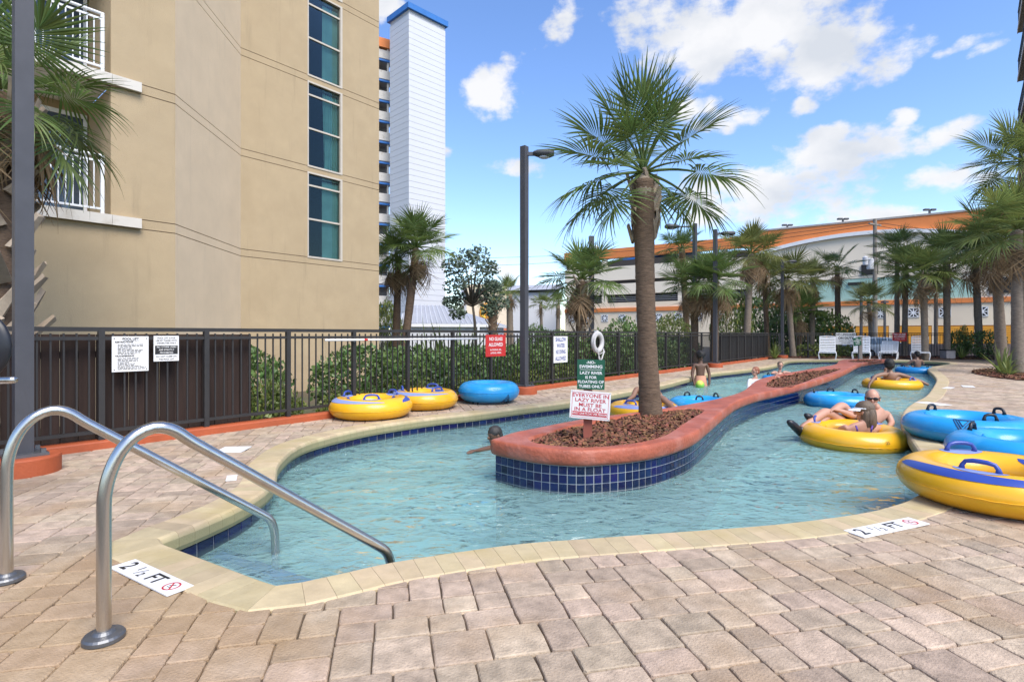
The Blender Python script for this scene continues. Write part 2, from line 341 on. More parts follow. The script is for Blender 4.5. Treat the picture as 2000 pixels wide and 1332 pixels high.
# ---------------------------------------------------------------- mesh helpers
ORG = {}
class MB:
    def __init__(s): s.v = []; s.f = []
    def add(s, vs, fs):
        o = len(s.v); s.v += [Vector(p) for p in vs]; s.f += [tuple(i + o for i in f) for f in fs]; return s
    def ob(s, o, ax, ay, az):
        "box from a corner-centre o with half vectors"
        o, ax, ay, az = Vector(o), Vector(ax), Vector(ay), Vector(az)
        vs = [o + ax * i + ay * j + az * k for k in (-1, 1) for j in (-1, 1) for i in (-1, 1)]
        return s.add(vs, [(0, 2, 3, 1), (4, 5, 7, 6), (0, 1, 5, 4), (2, 6, 7, 3), (0, 4, 6, 2), (1, 3, 7, 5)])
    def box(s, c, d, rz=0.0):
        ca, sa = math.cos(rz), math.sin(rz)
        return s.ob(c, (ca * d[0] / 2, sa * d[0] / 2, 0), (-sa * d[1] / 2, ca * d[1] / 2, 0), (0, 0, d[2] / 2))
    def fb(s, o, ax, ay, a0, a1, b0, b1, z0, z1):
        "box in a wall frame: along ax from a0 to a1, out along ay from b0 to b1"
        o, ax, ay = Vector(o), Vector(ax), Vector(ay)
        c = o + ax * ((a0 + a1) / 2) + ay * ((b0 + b1) / 2); c.z = (z0 + z1) / 2
        return s.ob(c, ax * ((a1 - a0) / 2), ay * ((b1 - b0) / 2), (0, 0, (z1 - z0) / 2))
    def tube(s, pts, r, n=8, cap=True, flat=1.0):
        pts = [Vector(p) for p in pts]; k = len(pts)
        rs = r if isinstance(r, (list, tuple)) else [r] * k
        up = None; o = len(s.v)
        for i, p in enumerate(pts):
            t = (pts[min(i + 1, k - 1)] - pts[max(i - 1, 0)]).normalized()
            if up is None:
                up = Vector((0, 0, 1)) if abs(t.z) < .9 else Vector((0, 1, 0))
            a = t.cross(up)
            if a.length < 1e-6: a = t.orthogonal()
            a.normalize(); b = a.cross(t).normalized(); up = b
            for j in range(n):
                an = 2 * math.pi * j / n
                s.v.append(p + (a * math.cos(an) + b * math.sin(an) * flat) * rs[i])
        for i in range(k - 1):
            for j in range(n):
                s.f.append((o + i * n + j, o + i * n + (j + 1) % n, o + (i + 1) * n + (j + 1) % n, o + (i + 1) * n + j))
        if cap:
            s.f.append(tuple(o + j for j in reversed(range(n)))); s.f.append(tuple(o + (k - 1) * n + j for j in range(n)))
        return s
    def lathe(s, prof, c, n=20, flip=False):
        c = Vector(c); o = len(s.v); k = len(prof)
        for (r, z) in prof:
            for j in range(n):
                an = 2 * math.pi * j / n; s.v.append(c + Vector((r * math.cos(an), r * math.sin(an), z)))
        for i in range(k - 1):
            for j in range(n):
                s.f.append((o + i * n + j, o + i * n + (j + 1) % n, o + (i + 1) * n + (j + 1) % n, o + (i + 1) * n + j))
        s.f.append(tuple(o + j for j in reversed(range(n)))); s.f.append(tuple(o + (k - 1) * n + j for j in range(n)))
        return s
    def ball(s, c, r, seg=14, rings=9, M=None):
        c = Vector(c); r = r if isinstance(r, (tuple, list)) else (r, r, r)
        o = len(s.v)
        for i in range(1, rings):
            th = math.pi * i / rings
            for j in range(seg):
                ph = 2 * math.pi * j / seg
                p = Vector((r[0] * math.sin(th) * math.cos(ph), r[1] * math.sin(th) * math.sin(ph), r[2] * math.cos(th)))
                s.v.append(c + (M @ p if M else p))
        t = len(s.v); pt, pb = Vector((0, 0, r[2])), Vector((0, 0, -r[2]))
        s.v.append(c + (M @ pt if M else pt)); s.v.append(c + (M @ pb if M else pb))
        for i in range(rings - 2):
            for j in range(seg):
                s.f.append((o + i * seg + j, o + (i + 1) * seg + j, o + (i + 1) * seg + (j + 1) % seg, o + i * seg + (j + 1) % seg))
        for j in range(seg):
            s.f.append((t, o + j, o + (j + 1) % seg)); s.f.append((t + 1, o + (rings - 2) * seg + (j + 1) % seg, o + (rings - 2) * seg + j))
        return s
    def prism(s, poly, z0, z1):
        n = len(poly); o = len(s.v)
        for z in (z0, z1):
            for p in poly: s.v.append(Vector((p[0], p[1], z)))
        s.f.append(tuple(o + i for i in reversed(range(n)))); s.f.append(tuple(o + n + i for i in range(n)))
        for i in range(n): s.f.append((o + i, o + (i + 1) % n, o + n + (i + 1) % n, o + n + i))
        return s
    def mesh(s, name, m, org=Vector((0, 0, 0)), smooth=False):
        me = bpy.data.meshes.new(name)
        me.from_pydata([tuple(p - org) for p in s.v], [], s.f)
        me.materials.append(m)
        if smooth: me.polygons.foreach_set('use_smooth', [True] * len(me.polygons))
        me.update()
        return me
    def build(s, name, m, parent=None, smooth=False, world=True, kind=None, loc=None):
        org = Vector((0, 0, 0))
        if parent is not None and world: org = ORG.get(parent.name, org)
        elif parent is None and loc is not None: org = Vector(loc)
        o = bpy.data.objects.new(name, s.mesh(name, m, org, smooth))
        col.objects.link(o)
        if parent is not None: o.parent = parent
        elif loc is not None: o.location = loc
        ORG[o.name] = org
        if kind: o['kind'] = kind
        return o

def tag(o, label, cat, group=None):
    o['label'] = label; o['category'] = cat
    if group: o['group'] = group
    return o
def thing(name, label, cat, loc=(0, 0, 0), group=None, rz=0.0):
    o = bpy.data.objects.new(name, None); o.empty_display_size = .2
    col.objects.link(o); o.location = loc; o.rotation_euler = (0, 0, rz)
    ORG[o.name] = Vector(loc)
    return tag(o, label, cat, group)
def inst(name, me, parent=None, M=None):
    o = bpy.data.objects.new(name, me); col.objects.link(o)
    if parent is not None: o.parent = parent
    if M is not None: o.matrix_local = M
    return o
def copy_tree(o, parent=None):
    c = o.copy(); col.objects.link(c)
    if parent is not None: c.parent = parent
    for ch in list(o.children): copy_tree(ch, c)
    return c
def catmull(pts, closed, step):
    n = len(pts); out = []
    rng = range(n if closed else n - 1)
    for i in rng:
        p0 = pts[(i - 1) % n] if closed or i > 0 else pts[0]
        p1, p2 = pts[i], pts[(i + 1) % n]
        p3 = pts[(i + 2) % n] if closed or i + 2 < n else pts[-1]
        m = max(2, int((p2 - p1).length / step) + 1)
        for k in range(m):
            t = k / m
            out.append(.5 * ((2 * p1) + (p2 - p0) * t + (2 * p0 - 5 * p1 + 4 * p2 - p3) * t * t + (3 * p1 - p0 - 3 * p2 + p3) * t ** 3))
    if not closed: out.append(pts[-1].copy())
    return out
def resample(pts, step, closed=True):
    q = pts + [pts[0]] if closed else pts
    L = [0.0]
    for a, b in zip(q, q[1:]): L.append(L[-1] + (b - a).length)
    n = max(3, round(L[-1] / step)); out = []; j = 0
    for k in range(n if closed else n + 1):
        t = L[-1] * k / n
        while j < len(L) - 2 and L[j + 1] < t: j += 1
        s = (t - L[j]) / max(1e-9, L[j + 1] - L[j])
        out.append(q[j].lerp(q[j + 1], s))
    return out
def area2(p): return .5 * sum(p[i].x * p[(i + 1) % len(p)].y - p[(i + 1) % len(p)].x * p[i].y for i in range(len(p)))
def normals2(p):
    "unit outward normals of a counter-clockwise closed outline"
    n = len(p); out = []
    for i in range(n):
        t = (p[(i + 1) % n] - p[i - 1]); t = Vector((t.x, t.y)).normalized(); out.append(Vector((t.y, -t.x)))
    return out
def offs(p, d):
    return [Vector((a.x + n.x * d, a.y + n.y * d)) for a, n in zip(p, normals2(p))]
def inside(P, poly):
    "numpy point in polygon"
    x, y = P[:, 0], P[:, 1]; c = np.zeros(len(P), bool); n = len(poly)
    q = np.array([(p[0], p[1]) for p in poly])
    for i in range(n):
        x1, y1 = q[i]; x2, y2 = q[i - 1]
        if y1 == y2: continue
        k = ((y1 > y) != (y2 > y)) & (x < (x2 - x1) * (y - y1) / (y2 - y1) + x1)
        c ^= k
    return c
def sheet(name, polys, z, m, kind=None, parent=None, skirt=None):
    "flat sheet with holes; optional skirt down the outer edge"
    loops = [[Vector((p[0], p[1], 0)) for p in q] for q in polys]
    tris = geometry.tessellate_polygon(loops)
    flat = [p for q in loops for p in q]
    b = MB(); fs = []
    for t in tris:
        a, bb, c = (flat[i] for i in t)
        nz = (bb - a).cross(c - a).z
        fs.append(t if nz > 0 else (t[0], t[2], t[1]))
    b.add([(p.x, p.y, z) for p in flat], fs)
    if skirt is not None:
        q = loops[0]; n = len(q)
        for i in range(n):
            a, c = q[i], q[(i + 1) % n]
            b.add([(a.x, a.y, z), (c.x, c.y, z), (c.x, c.y, skirt), (a.x, a.y, skirt)], [(0, 1, 2, 3)])
    return b.build(name, m, parent, kind=kind)
def letters(body, size, m, parent, o, right, upv, name='lettering', align='CENTER', ext=.0006, bold=0.0, sx=1.0):
    "flat lettering standing on a surface at o, running along right, upright along upv"
    c = bpy.data.curves.new('lettering', 'FONT'); c.body = body; c.size = size; c.align_x = align; c.align_y = 'CENTER'
    c.extrude = ext; c.offset = bold; c.resolution_u = 3
    c.materials.append(m)
    ob = bpy.data.objects.new(name, c); col.objects.link(ob)
    right = Vector(right).normalized(); upv = Vector(upv).normalized(); nn = right.cross(upv)
    M = Matrix(((right.x * sx, upv.x, nn.x, o[0]), (right.y * sx, upv.y, nn.y, o[1]), (right.z * sx, upv.z, nn.z, o[2]), (0, 0, 0, 1)))
    if parent is not None:
        ob.parent = parent
        org = ORG.get(parent.name, Vector((0, 0, 0)))
        M = Matrix.Translation(-org) @ M
    me = bpy.data.meshes.new_from_object(ob); bpy.data.objects.remove(ob)
    ob = bpy.data.objects.new(name, me); col.objects.link(ob)
    if parent is not None: ob.parent = parent
    ob.matrix_local = M
    return ob
# ================================================================ THE SETTING
# ---- pool outline (inner edge of the coping), surveyed on the deck plane
POOL_PX = [(305, 1056), (384, 1026), (452, 997), (492, 976), (522, 955), (537, 935), (541, 910), (554, 893), (575, 876), (610, 861), (681, 843), (750, 830),
           (850, 816), (925, 808), (1020, 796), (1110, 785), (1200, 769), (1297, 751), (1337, 741), (1386, 730), (1440, 724), (1475, 720), (1508, 715), (1528, 710),
           (1536, 706.5), (1552, 704), (1590, 703.3), (1640, 703), (1744, 703.7), (1800, 705), (1840, 707), (1856, 710), (1838, 713.5), (1818, 717), (1812, 722), (1822, 731),
           (1829, 741), (1825, 752), (1810, 772), (1787, 785), (1770, 797), (1761, 812), (1762, 830), (1770, 845), (1787, 870), (1798, 887), (1812, 908), (1818, 930),
           (1806, 955), (1776, 975), (1755, 983), (1695, 999), (1620, 1011), (1500, 1025), (1300, 1040), (1150, 1051), (1000, 1063), (779, 1095), (680, 1116), (546, 1145)]
_pp = [G(x, y) for x, y in POOL_PX]
_arc = catmull(_pp, False, .05)
CA, CB = _pp[0], _pp[-1]                     # the two corners of the entry step
_all = _arc + [CB.lerp(CA, k / 12) for k in range(1, 12)]
if area2(_all) < 0: _all.reverse()
POOL = resample(_all, .055)
POOLN = normals2(POOL)
WZ = -0.2

# ---- planter island outline
ISL_PX = [(958, 872, .13), (988, 896, .05), (1040, 906, .05), (1090, 911, .05), (1140, 913, .05), (1190, 910, .05), (1240, 905, .05), (1290, 896, .05), (1330, 884, .05),
          (1360, 870, .05), (1384, 850, .05), (1406, 830, .05), (1424, 814, .05), (1444, 800, .05), (1480, 786, .05), (1520, 776, .05), (1560, 766, .05), (1600, 754, .05),
          (1630, 743, .05), (1651, 734, .05), (1670, 723, .05), (1684, 717, .05), (1710, 712.5, .05), (1738, 709, .05), (1744, 704.6, .13), (1724, 701.4, .2), (1690, 701.3, .2), (1655, 701.7, .2), (1638, 704.5, .2),
          (1632, 711, .2), (1600, 717, .2), (1560, 724, .2), (1520, 731, .2), (1490, 738, .2), (1476, 743, .2), (1464, 752, .2), (1448, 764, .2), (1410, 776, .2),
          (1360, 786, .2), (1300, 796, .2), (1194, 810, .2), (1140, 817, .2), (1080, 828, .2), (1040, 836, .2), (1000, 844, .2), (970, 854, .2)]
_ip = []
for x, y, z in ISL_PX:
    p = G(x, y, z); _ip.append(Vector((p.x, p.y, 0)))
_is = catmull(_ip, True, .06)
if area2(_is) < 0: _is.reverse()
ISLE = resample(_is, .06)
BED_PX = [[(1030, 858), (1040, 865), (1060, 870), (1100, 874), (1140, 876), (1180, 874), (1220, 870), (1260, 864), (1300, 852), (1326, 836), (1350, 820), (1373, 806),
           (1374, 801), (1350, 798), (1294, 802), (1240, 809), (1200, 816), (1140, 828), (1100, 836), (1060, 848), (1040, 853)],
          [(1495, 755), (1500, 746), (1512, 738.5), (1540, 731.5), (1580, 725.5), (1610, 722), (1636, 720.5), (1642, 721.5), (1622, 729), (1590, 740), (1560, 751), (1540, 756.5), (1512, 757.5)],
          [(1655, 705.2), (1672, 703.2), (1700, 702.8), (1722, 703), (1716, 705.2), (1690, 707.6), (1664, 707.6)]]
BEDS = []
for q in BED_PX:
    pts = [G(x, y, .19) for x, y in q]
    for p in pts: p.z = 0
    c = catmull(pts, True, .1)
    if area2(c) < 0: c.reverse()
    BEDS.append(resample(c, .1))

# ---- fence line frame
F0 = Vector((-4.59, 5.49, 0)); FD = Vector((.627, .779, 0)); FN = Vector((.779, -.627, 0))
def FP(s, off=0.0, z=0.0): return F0 + FD * s + FN * off + Vector((0, 0, z))
def fence_s(x):
    k = (x - CX) / F
    return (k * F0.y - F0.x) / (FD.x - k * FD.y)
FEND = 27.2
BY = 28.6                                     # back fence
DECK = [FP(-9, -.16), Vector((-9.2, -3.2, 0)), Vector((13, -3.2, 0)), Vector((27, 9, 0)), Vector((27, BY + .6, 0)), Vector((FP(FEND, -.16).x + .4, BY + .6, 0)), FP(FEND, -.16)]
if area2(DECK) < 0: DECK.reverse()

# ---- ground beyond the deck, one sheet to the horizon with a hole for the deck
GZ = -.45
big = [Vector((-900, -900, 0)), Vector((900, -900, 0)), Vector((900, 1100, 0)), Vector((-900, 1100, 0))]
sheet('ground', [big, DECK], GZ, LAWN, kind='structure')
lot = [Vector((10, 33, 0)), Vector((32, 33, 0)), Vector((70, 45, 0)), Vector((60, 60, 0)), Vector((-20, 130, 0)), Vector((-45, 95, 0)), Vector((-2, 42, 0))]
sheet('parking_lot', [lot], GZ + .004, ASPHALT, kind='structure')

# ---- paved deck
rim = offs(POOL, .05)
deck = sheet('paved_deck', [DECK, rim], -.016, SAND, kind='structure', skirt=-.8)
PU = Vector((math.sin(R(-12.3)), math.cos(R(-12.3)), 0)); PV = Vector((PU.y, -PU.x, 0))   # paver courses
U = .074
rnd = random.Random(11)
def in_view(p, m=1.6):
    return p.y > 1.3 and -(p.y * .95 + m) < p.x < p.y * .95 + m and p.y < BY + .5
# fill the course grid with small, oblong and square stones (skyline packing)
COLS, ROWS = 520, 555
c0, r0 = -200, -82
heights = [0] * COLS
stones = []
while True:
    lo = min(heights)
    if lo >= ROWS: break
    i = heights.index(lo); j = i
    while j < COLS and heights[j] == lo: j += 1
    w = j - i
    while w > 0:
        if w in (2, 3): k = w
        elif w == 4: k = 2
        else: k = rnd.choice((2, 3, 3, 3))
        if w == 1: k = 1
        hgt = rnd.choice((2, 2, 2, 3) if k == 3 else (2, 2, 3))
        stones.append((i + c0, lo + r0, k, hgt))
        for q in range(i, i + k): heights[q] = lo + hgt
        i += k; w -= k
cent = np.array([[(PV * ((a + w / 2) * U) + PU * ((b + h / 2) * U)).x, (PV * ((a + w / 2) * U) + PU * ((b + h / 2) * U)).y] for a, b, w, h in stones])
ok = inside(cent, DECK)
RB = [Vector((13.2, 14.2, 0)), Vector((15.2, 13.2, 0)), Vector((20, 13, 0)), Vector((21, 17.5, 0)), Vector((17, 18.4, 0)), Vector((14.6, 17.4, 0))]     # right-hand planting bed
BB = [Vector((12.3, 26.2, 0)), Vector((13.4, 27.4, 0)), Vector((16, 27.2, 0)), Vector((20.5, 26.9, 0)), Vector((24.0, 26.2, 0)), Vector((27, 25.4, 0)), Vector((27, BY + .5, 0)), Vector((12.8, BY + .5, 0))]
RB = resample(catmull(RB, True, .3), .3); BB = [p for p in BB]
if area2(RB) < 0: RB.reverse()
if area2(BB) < 0: BB.reverse()
COPW = .26
in_rb, in_bb = inside(cent, RB), inside(cent, BB)
in_pool = inside(cent, offs(POOL, COPW * .45))
mid = offs(POOL, COPW * .5); midn = POOLN
mid_np = np.array([(p.x, p.y) for p in mid])
def clip_half(poly, p, n):
    "keep the part of a polygon on the outer side (n) of a line through p"
    out = []
    for i in range(len(poly)):
        a, b = poly[i], poly[(i + 1) % len(poly)]
        da, db = (a - p).dot(n), (b - p).dot(n)
        if da >= 0: out.append(a)
        if (da >= 0) != (db >= 0): out.append(a.lerp(b, da / (da - db)))
    return out
def paver_mb(mb, poly, h, jit, lift, tx=0.0, ty=0.0):
    "one stone: slightly pillowed top with eased edges, vertical sides"
    n = len(poly); c = sum(poly, Vector((0, 0))) / n
    o = len(mb.v)
    rings = [(1.0, -.055), (1.0, -.012), (.972, -.003), (.92, 0.0)]
    for sc_, z in rings:
        for p in poly:
            q = c + (p - c) * sc_
            mb.v.append(Vector((q.x, q.y, z + lift + (q.x - c.x) * tx + (q.y - c.y) * ty)))
    for k in range(3):
        for i in range(n): mb.f.append((o + k * n + i, o + k * n + (i + 1) % n, o + (k + 1) * n + (i + 1) % n, o + (k + 1) * n + i))
    mb.f.append(tuple(o + 3 * n + i for i in range(n)))
shared = {}
def stone_poly(w, h, r):
    "outline of a tumbled stone, corners knocked off, edges a little bowed"
    a, b = w * U / 2 - .0018, h * U / 2 - .0018; cr = .009
    base = [(-a + cr, -b), (0, -b), (a - cr, -b), (a, -b + cr), (a, 0), (a, b - cr), (a - cr, b), (0, b), (-a + cr, b), (-a, b - cr), (-a, 0), (-a, -b + cr)]
    return [Vector((x + r.uniform(-.0028, .0028), y + r.uniform(-.0028, .0028))) for x, y in base]
near_q = []
stuff_pav = MB()
rotP = Matrix(((PV.x, PU.x, 0, 0), (PV.y, PU.y, 0, 0), (0, 0, 1, 0), (0, 0, 0, 1)))
todo = []
for idx, (a, b, w, h) in enumerate(stones):
    if not ok[idx] or in_rb[idx] or in_bb[idx] or in_pool[idx]: continue
    c = Vector((cent[idx][0], cent[idx][1]))
    if not in_view(c): continue
    d2 = ((mid_np - cent[idx]) ** 2).sum(1); k = int(d2.argmin())
    poly = None
    if d2[k] < .21 ** 2 * 1.6:
        pl = stone_poly(w, h, rnd)
        pl = [Vector((c.x + PV.x * p.x + PU.x * p.y, c.y + PV.y * p.x + PU.y * p.y)) for p in pl]
        poly = clip_half(pl, Vector((mid[k].x, mid[k].y)), midn[k])
        if len(poly) < 3 or area2(poly) < .0012: continue
    y = c.y; size = w * h / (y * y * y) * (1 if abs(c.x) < y * .935 + .05 else .01) * (1 if y > 1.72 else .05)
    todo.append((size, c, w, h, poly))
todo.sort(key=lambda t: -t[0])
for i, (size, c, w, h, poly) in enumerate(todo):
    lift = rnd.uniform(-.0022, .0022); tx, ty = rnd.uniform(-.008, .008), rnd.uniform(-.008, .008)
    if i < 300:
        if poly is None:
            key = (w, h, rnd.randrange(4))
            if key not in shared:
                m_ = MB(); paver_mb(m_, stone_poly(w, h, rnd), 0, 0, 0); shared[key] = m_.mesh('paver', PAVER)
            me = shared[key]
            flip = Matrix.Rotation(math.pi * rnd.randrange(2), 4, 'Z')
            M = Matrix.Translation((c.x, c.y, lift)) @ rotP @ Matrix.Rotation(ty, 4, 'X') @ Matrix.Rotation(tx, 4, 'Y') @ flip
        else:
            m_ = MB(); paver_mb(m_, [p - c for p in poly], 0, 0, 0); me = m_.mesh('paver', PAVER); M = Matrix.Translation((c.x, c.y, lift))
        inst('paver', me, deck, M)
    else:
        pl = poly if poly is not None else [Vector((c.x + PV.x * p.x + PU.x * p.y, c.y + PV.y * p.x + PU.y * p.y)) for p in stone_poly(w, h, rnd)]
        paver_mb(stuff_pav, pl, 0, 0, lift, tx, ty)
stuff_pav.build('pavers', PAVER, deck, kind='stuff')

# ---- pool shell, water, coping, waterline tile
shell = MB()
n = len(POOL); wall = offs(POOL, .03)
for i in range(n):
    a, b = wall[i], wall[(i + 1) % n]
    shell.add([(a.x, a.y, -.1), (b.x, b.y, -.1), (b.x, b.y, -1.0), (a.x, a.y, -1.0)], [(0, 3, 2, 1)])
pool = shell.build('pool_basin', PLASTER, kind='structure')
sheet('pool_floor', [offs(POOL, .06)], -.96, PLASTER, parent=pool)
# entry steps in the corner, each with a blue tile nosing
sd = (CB - CA).normalized(); sn = Vector((-sd.y, sd.x, 0))
if sn.y < 0: sn = -sn
for k, (dep, z) in enumerate(((.46, -.265), (.84, -.50), (1.2, -.74))):
    e0, e1 = CA + sd * (-.35 - .2 * k) + sn * dep, CB + sd * (.2 + .3 * k) + sn * dep
    s0, s1 = CA - sd * .05 - sn * .02, CB + sd * .05 - sn * .02
    MB().prism([(s0.x, s0.y), (s1.x, s1.y), (e1.x, e1.y), (e0.x, e0.y)], -.955, z).build('pool_step', STEP, pool)
    c = (e0 + e1) / 2
    MB().ob((c.x - sn.x * .03, c.y - sn.y * .03, z + .004), sd * ((e1 - e0).length / 2 - .02), sn * .06, (0, 0, .004)).build('step_tile_strip', mat('step_blue', (.01, .06, .5), rough=.2, var=.2, scale=20), pool)
grout = MB()
go = offs(POOL, .022)
for i in range(n):
    a, b = go[i], go[(i + 1) % n]
    grout.add([(a.x, a.y, -.1), (b.x, b.y, -.1), (b.x, b.y, -.40), (a.x, a.y, -.40)], [(0, 3, 2, 1)])
grout.build('tile_grout_band', GROUT, pool)
def tile_row(outline, sgn, inset, pitch, zs, parent, limit, m=TILE, org=Vector((0, 0, 0))):
    "square tiles round a wall; sgn +1 faces into the outline, -1 faces out of it"
    o2 = offs(outline, inset); q = resample([Vector((p.x, p.y, 0)) for p in o2], pitch); k = len(q)
    cand = []
    for i in range(k):
        a, b = q[i], q[(i + 1) % k]; t = (b - a).normalized(); nn = Vector((t.y, -t.x, 0)) * (-sgn); mid_ = (a + b) / 2
        vis = nn.dot(Vector((0, 0, 0)) - mid_)
        for z1, z0 in zs:
            score = (1e3 if vis > 0 else 0) + 50 / mid_.length + (0 if z1 > WZ - .03 else -700)
            cand.append((score, a, b, t, nn, z0, z1))
    cand.sort(key=lambda t_: -t_[0])
    rest = MB(); made = {}
    for i, (s_, a, b, t, nn, z0, z1) in enumerate(cand):
        g = .0032; L = (b - a).length / 2 - g; H = (z1 - z0) / 2 - g; c = (a + b) / 2 + Vector((0, 0, (z0 + z1) / 2))
        if i < limit:
            key = (round(L, 3), round(H, 3))
            if key not in made:
                e = .003
                mb = MB(); mb.add([(-L, 0, -H), (L, 0, -H), (L, 0, H), (-L, 0, H), (-L + e, .006, -H + e), (L - e, .006, -H + e), (L - e, .006, H - e), (-L + e, .006, H - e)],
                                  [(4, 7, 6, 5), (0, 4, 5, 1), (1, 5, 6, 2), (2, 6, 7, 3), (3, 7, 4, 0)]); made[key] = mb.mesh('tile', m)
            tt = t * sgn; cc = c - org
            M = Matrix(((tt.x, nn.x, 0, cc.x), (tt.y, nn.y, 0, cc.y), (0, 0, 1, cc.z), (0, 0, 0, 1)))
            inst('tile', made[key], parent, M)
        else:
            rest.ob(c + nn * .003, t * L, nn * .003, Vector((0, 0, H)))
    if rest.v: rest.build('tiles', m, parent, kind='stuff')
tile_row(POOL, 1, .022, .135, [(-.118, -.252), (-.252, -.386)], pool, 290)

# coping stones round the edge
pr = [(0.0, .0), (.012, .018), (.03, .004)]
def coping_piece(a, b, na, nb):
    "bull-nosed stone between two stations of the edge"
    prof = [(.035, -.115), (.002, -.112), (-.008, -.085), (-.008, -.03), (.004, -.004), (.022, .0065), (COPW - .012, .0065), (COPW, -.004), (COPW, -.05)]
    mb = MB(); k = len(prof)
    c = (a + b) / 2; sh_ = .985
    for st_, nn in ((a, na), (b, nb)):
        for r_, z in prof:
            p = st_ + Vector((nn.x, nn.y, 0)) * r_; q = c + (st_ - c) * sh_
            p = p + (q - st_); mb.v.append(Vector((p.x, p.y, z)))
    for i in range(k - 1): mb.f.append((i, i + 1, k + i + 1, k + i))
    mb.f.append(tuple(range(k))); mb.f.append(tuple(k + i for i in reversed(range(k))))
    return mb
# the two step corners get whole corner stones; the rest follows the curve
stn = resample([Vector((p.x, p.y, 0)) for p in POOL], .112); k = len(stn); sn_ = normals2(stn)
def near_corner(p): return min((p - CA).length, (p - CB).length)
pieces = []
for i in range(k):
    a, b = stn[i], stn[(i + 1) % k]; c = (a + b) / 2
    if not in_view(c, 1.0): continue
    pieces.append((c.length, coping_piece(a, b, sn_[i], sn_[(i + 1) % k]), c))
pieces.sort(key=lambda t_: t_[0])
coping = MB()
for i in range(k):
    a, b = stn[i], stn[(i + 1) % k]; na, nb = sn_[i], sn_[(i + 1) % k]
    A = [a + Vector((na.x, na.y, 0)) * r_ for r_ in (.03, COPW - .02)]; B = [b + Vector((nb.x, nb.y, 0)) * r_ for r_ in (.03, COPW - .02)]
    coping.add([(A[0].x, A[0].y, -.001), (B[0].x, B[0].y, -.001), (B[1].x, B[1].y, -.001), (A[1].x, A[1].y, -.001), (A[0].x, A[0].y, -.11), (B[0].x, B[0].y, -.11)], [(0, 3, 2, 1), (0, 1, 5, 4)])
cop = coping.build('pool_coping', mat('coping_joint', (.40, .32, .21), rough=.9), kind='structure')
rest = MB()
for i, (d_, mb, c) in enumerate(pieces):
    if i < 300:
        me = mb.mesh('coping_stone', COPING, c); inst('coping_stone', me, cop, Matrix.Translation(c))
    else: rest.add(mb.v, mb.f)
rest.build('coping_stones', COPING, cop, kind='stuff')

# water surface
xs = np.arange(-2.6, 19.5, .075); ys = np.arange(2.3, 26.8, .075)
gx, gy = np.meshgrid(xs, ys); P = np.stack([gx.ravel(), gy.ravel()], 1)
keep = inside(P, offs(POOL, .16)) & ~inside(P, offs(ISLE, -.22))
idx = -np.ones(len(P), int); wv, wf = [], []
for i in np.nonzero(keep)[0]:
    x, y = P[i]; idx[i] = len(wv)
    v = Vector((x * 1.3, y * 1.6, 0))
    z = .016 * noise.noise(v) + .012 * noise.noise(v * 2.3 + Vector((5, 2, 1))) + .006 * noise.noise(v * 5.1)
    wv.append((x, y, WZ + z))
W = len(xs)
for r_ in range(len(ys) - 1):
    for c_ in range(W - 1):
        q = (r_ * W + c_, r_ * W + c_ + 1, (r_ + 1) * W + c_ + 1, (r_ + 1) * W + c_)
        t_ = [idx[a] for a in q]
        if min(t_) >= 0: wf.append(tuple(t_))
me = bpy.data.meshes.new('water'); me.from_pydata(wv, [], wf); me.materials.append(WATER)
me.polygons.foreach_set('use_smooth', [True] * len(me.polygons)); me.update()
water = bpy.data.objects.new('water', me); col.objects.link(water); water['kind'] = 'structure'

# ---- the planter island
isl = thing('planter_island', 'long curving planter island with red stucco cap and blue tiled sides', 'planter', (ISLE[0].x, ISLE[0].y, -.95))
top_in = offs(ISLE, -.035)
cap = MB()
loops = [[Vector((p.x, p.y, 0)) for p in q] for q in [top_in] + BEDS]
flat = [p for q in loops for p in q]
fs = []
for t in geometry.tessellate_polygon(loops):
    a, b, c = (flat[i] for i in t)
    fs.append(tuple(t) if (b - a).cross(c - a).z > 0 else (t[0], t[2], t[1]))
cap.add([(p.x, p.y, .2) for p in flat], fs)
prof = [(-.035, .2), (-.018, .197), (-.006, .185), (0, .165), (.002, .125), (-.004, .085), (-.018, .06), (-.045, .05)]
rings = [offs(ISLE, r_) for r_, z in prof]; n = len(ISLE)
for k in range(len(prof) - 1):
    for i in range(n):
        j = (i + 1) % n
        a, b, c, d = rings[k][i], rings[k][j], rings[k + 1][j], rings[k + 1][i]
        z0, z1 = prof[k][1], prof[k + 1][1]
        cap.add([(a.x, a.y, z0), (b.x, b.y, z0), (c.x, c.y, z1), (d.x, d.y, z1)], [(0, 3, 2, 1)])
for q in BEDS:
    m_ = len(q); q2 = offs(q, -.01)
    for i in range(m_):
        j = (i + 1) % m_
        cap.add([(q[i].x, q[i].y, .2), (q[j].x, q[j].y, .2), (q2[j].x, q2[j].y, .10), (q2[i].x, q2[i].y, .10)], [(0, 1, 2, 3)])
co = cap.build('stucco_cap', ISLAND, isl)
bm = bmesh.new(); bm.from_mesh(co.data); bmesh.ops.remove_doubles(bm, verts=bm.verts, dist=.0004); bm.to_mesh(co.data); bm.free()
for p in co.data.polygons: p.use_smooth = abs(p.normal.z) < .97
wl = MB(); w_in = offs(ISLE, -.052)
for i in range(n):
    j = (i + 1) % n; a, b = w_in[i], w_in[j]
    wl.add([(a.x, a.y, .06), (b.x, b.y, .06), (b.x, b.y, -.955), (a.x, a.y, -.955)], [(0, 3, 2, 1)])
wl.build('tiled_wall', GROUT, isl)
org = ORG[isl.name]
tile_row(ISLE, -1, -.052, .0785, [(.046, -.0325), (-.0325, -.111), (-.111, -.1895), (-.1895, -.268)], isl, 298, org=org)

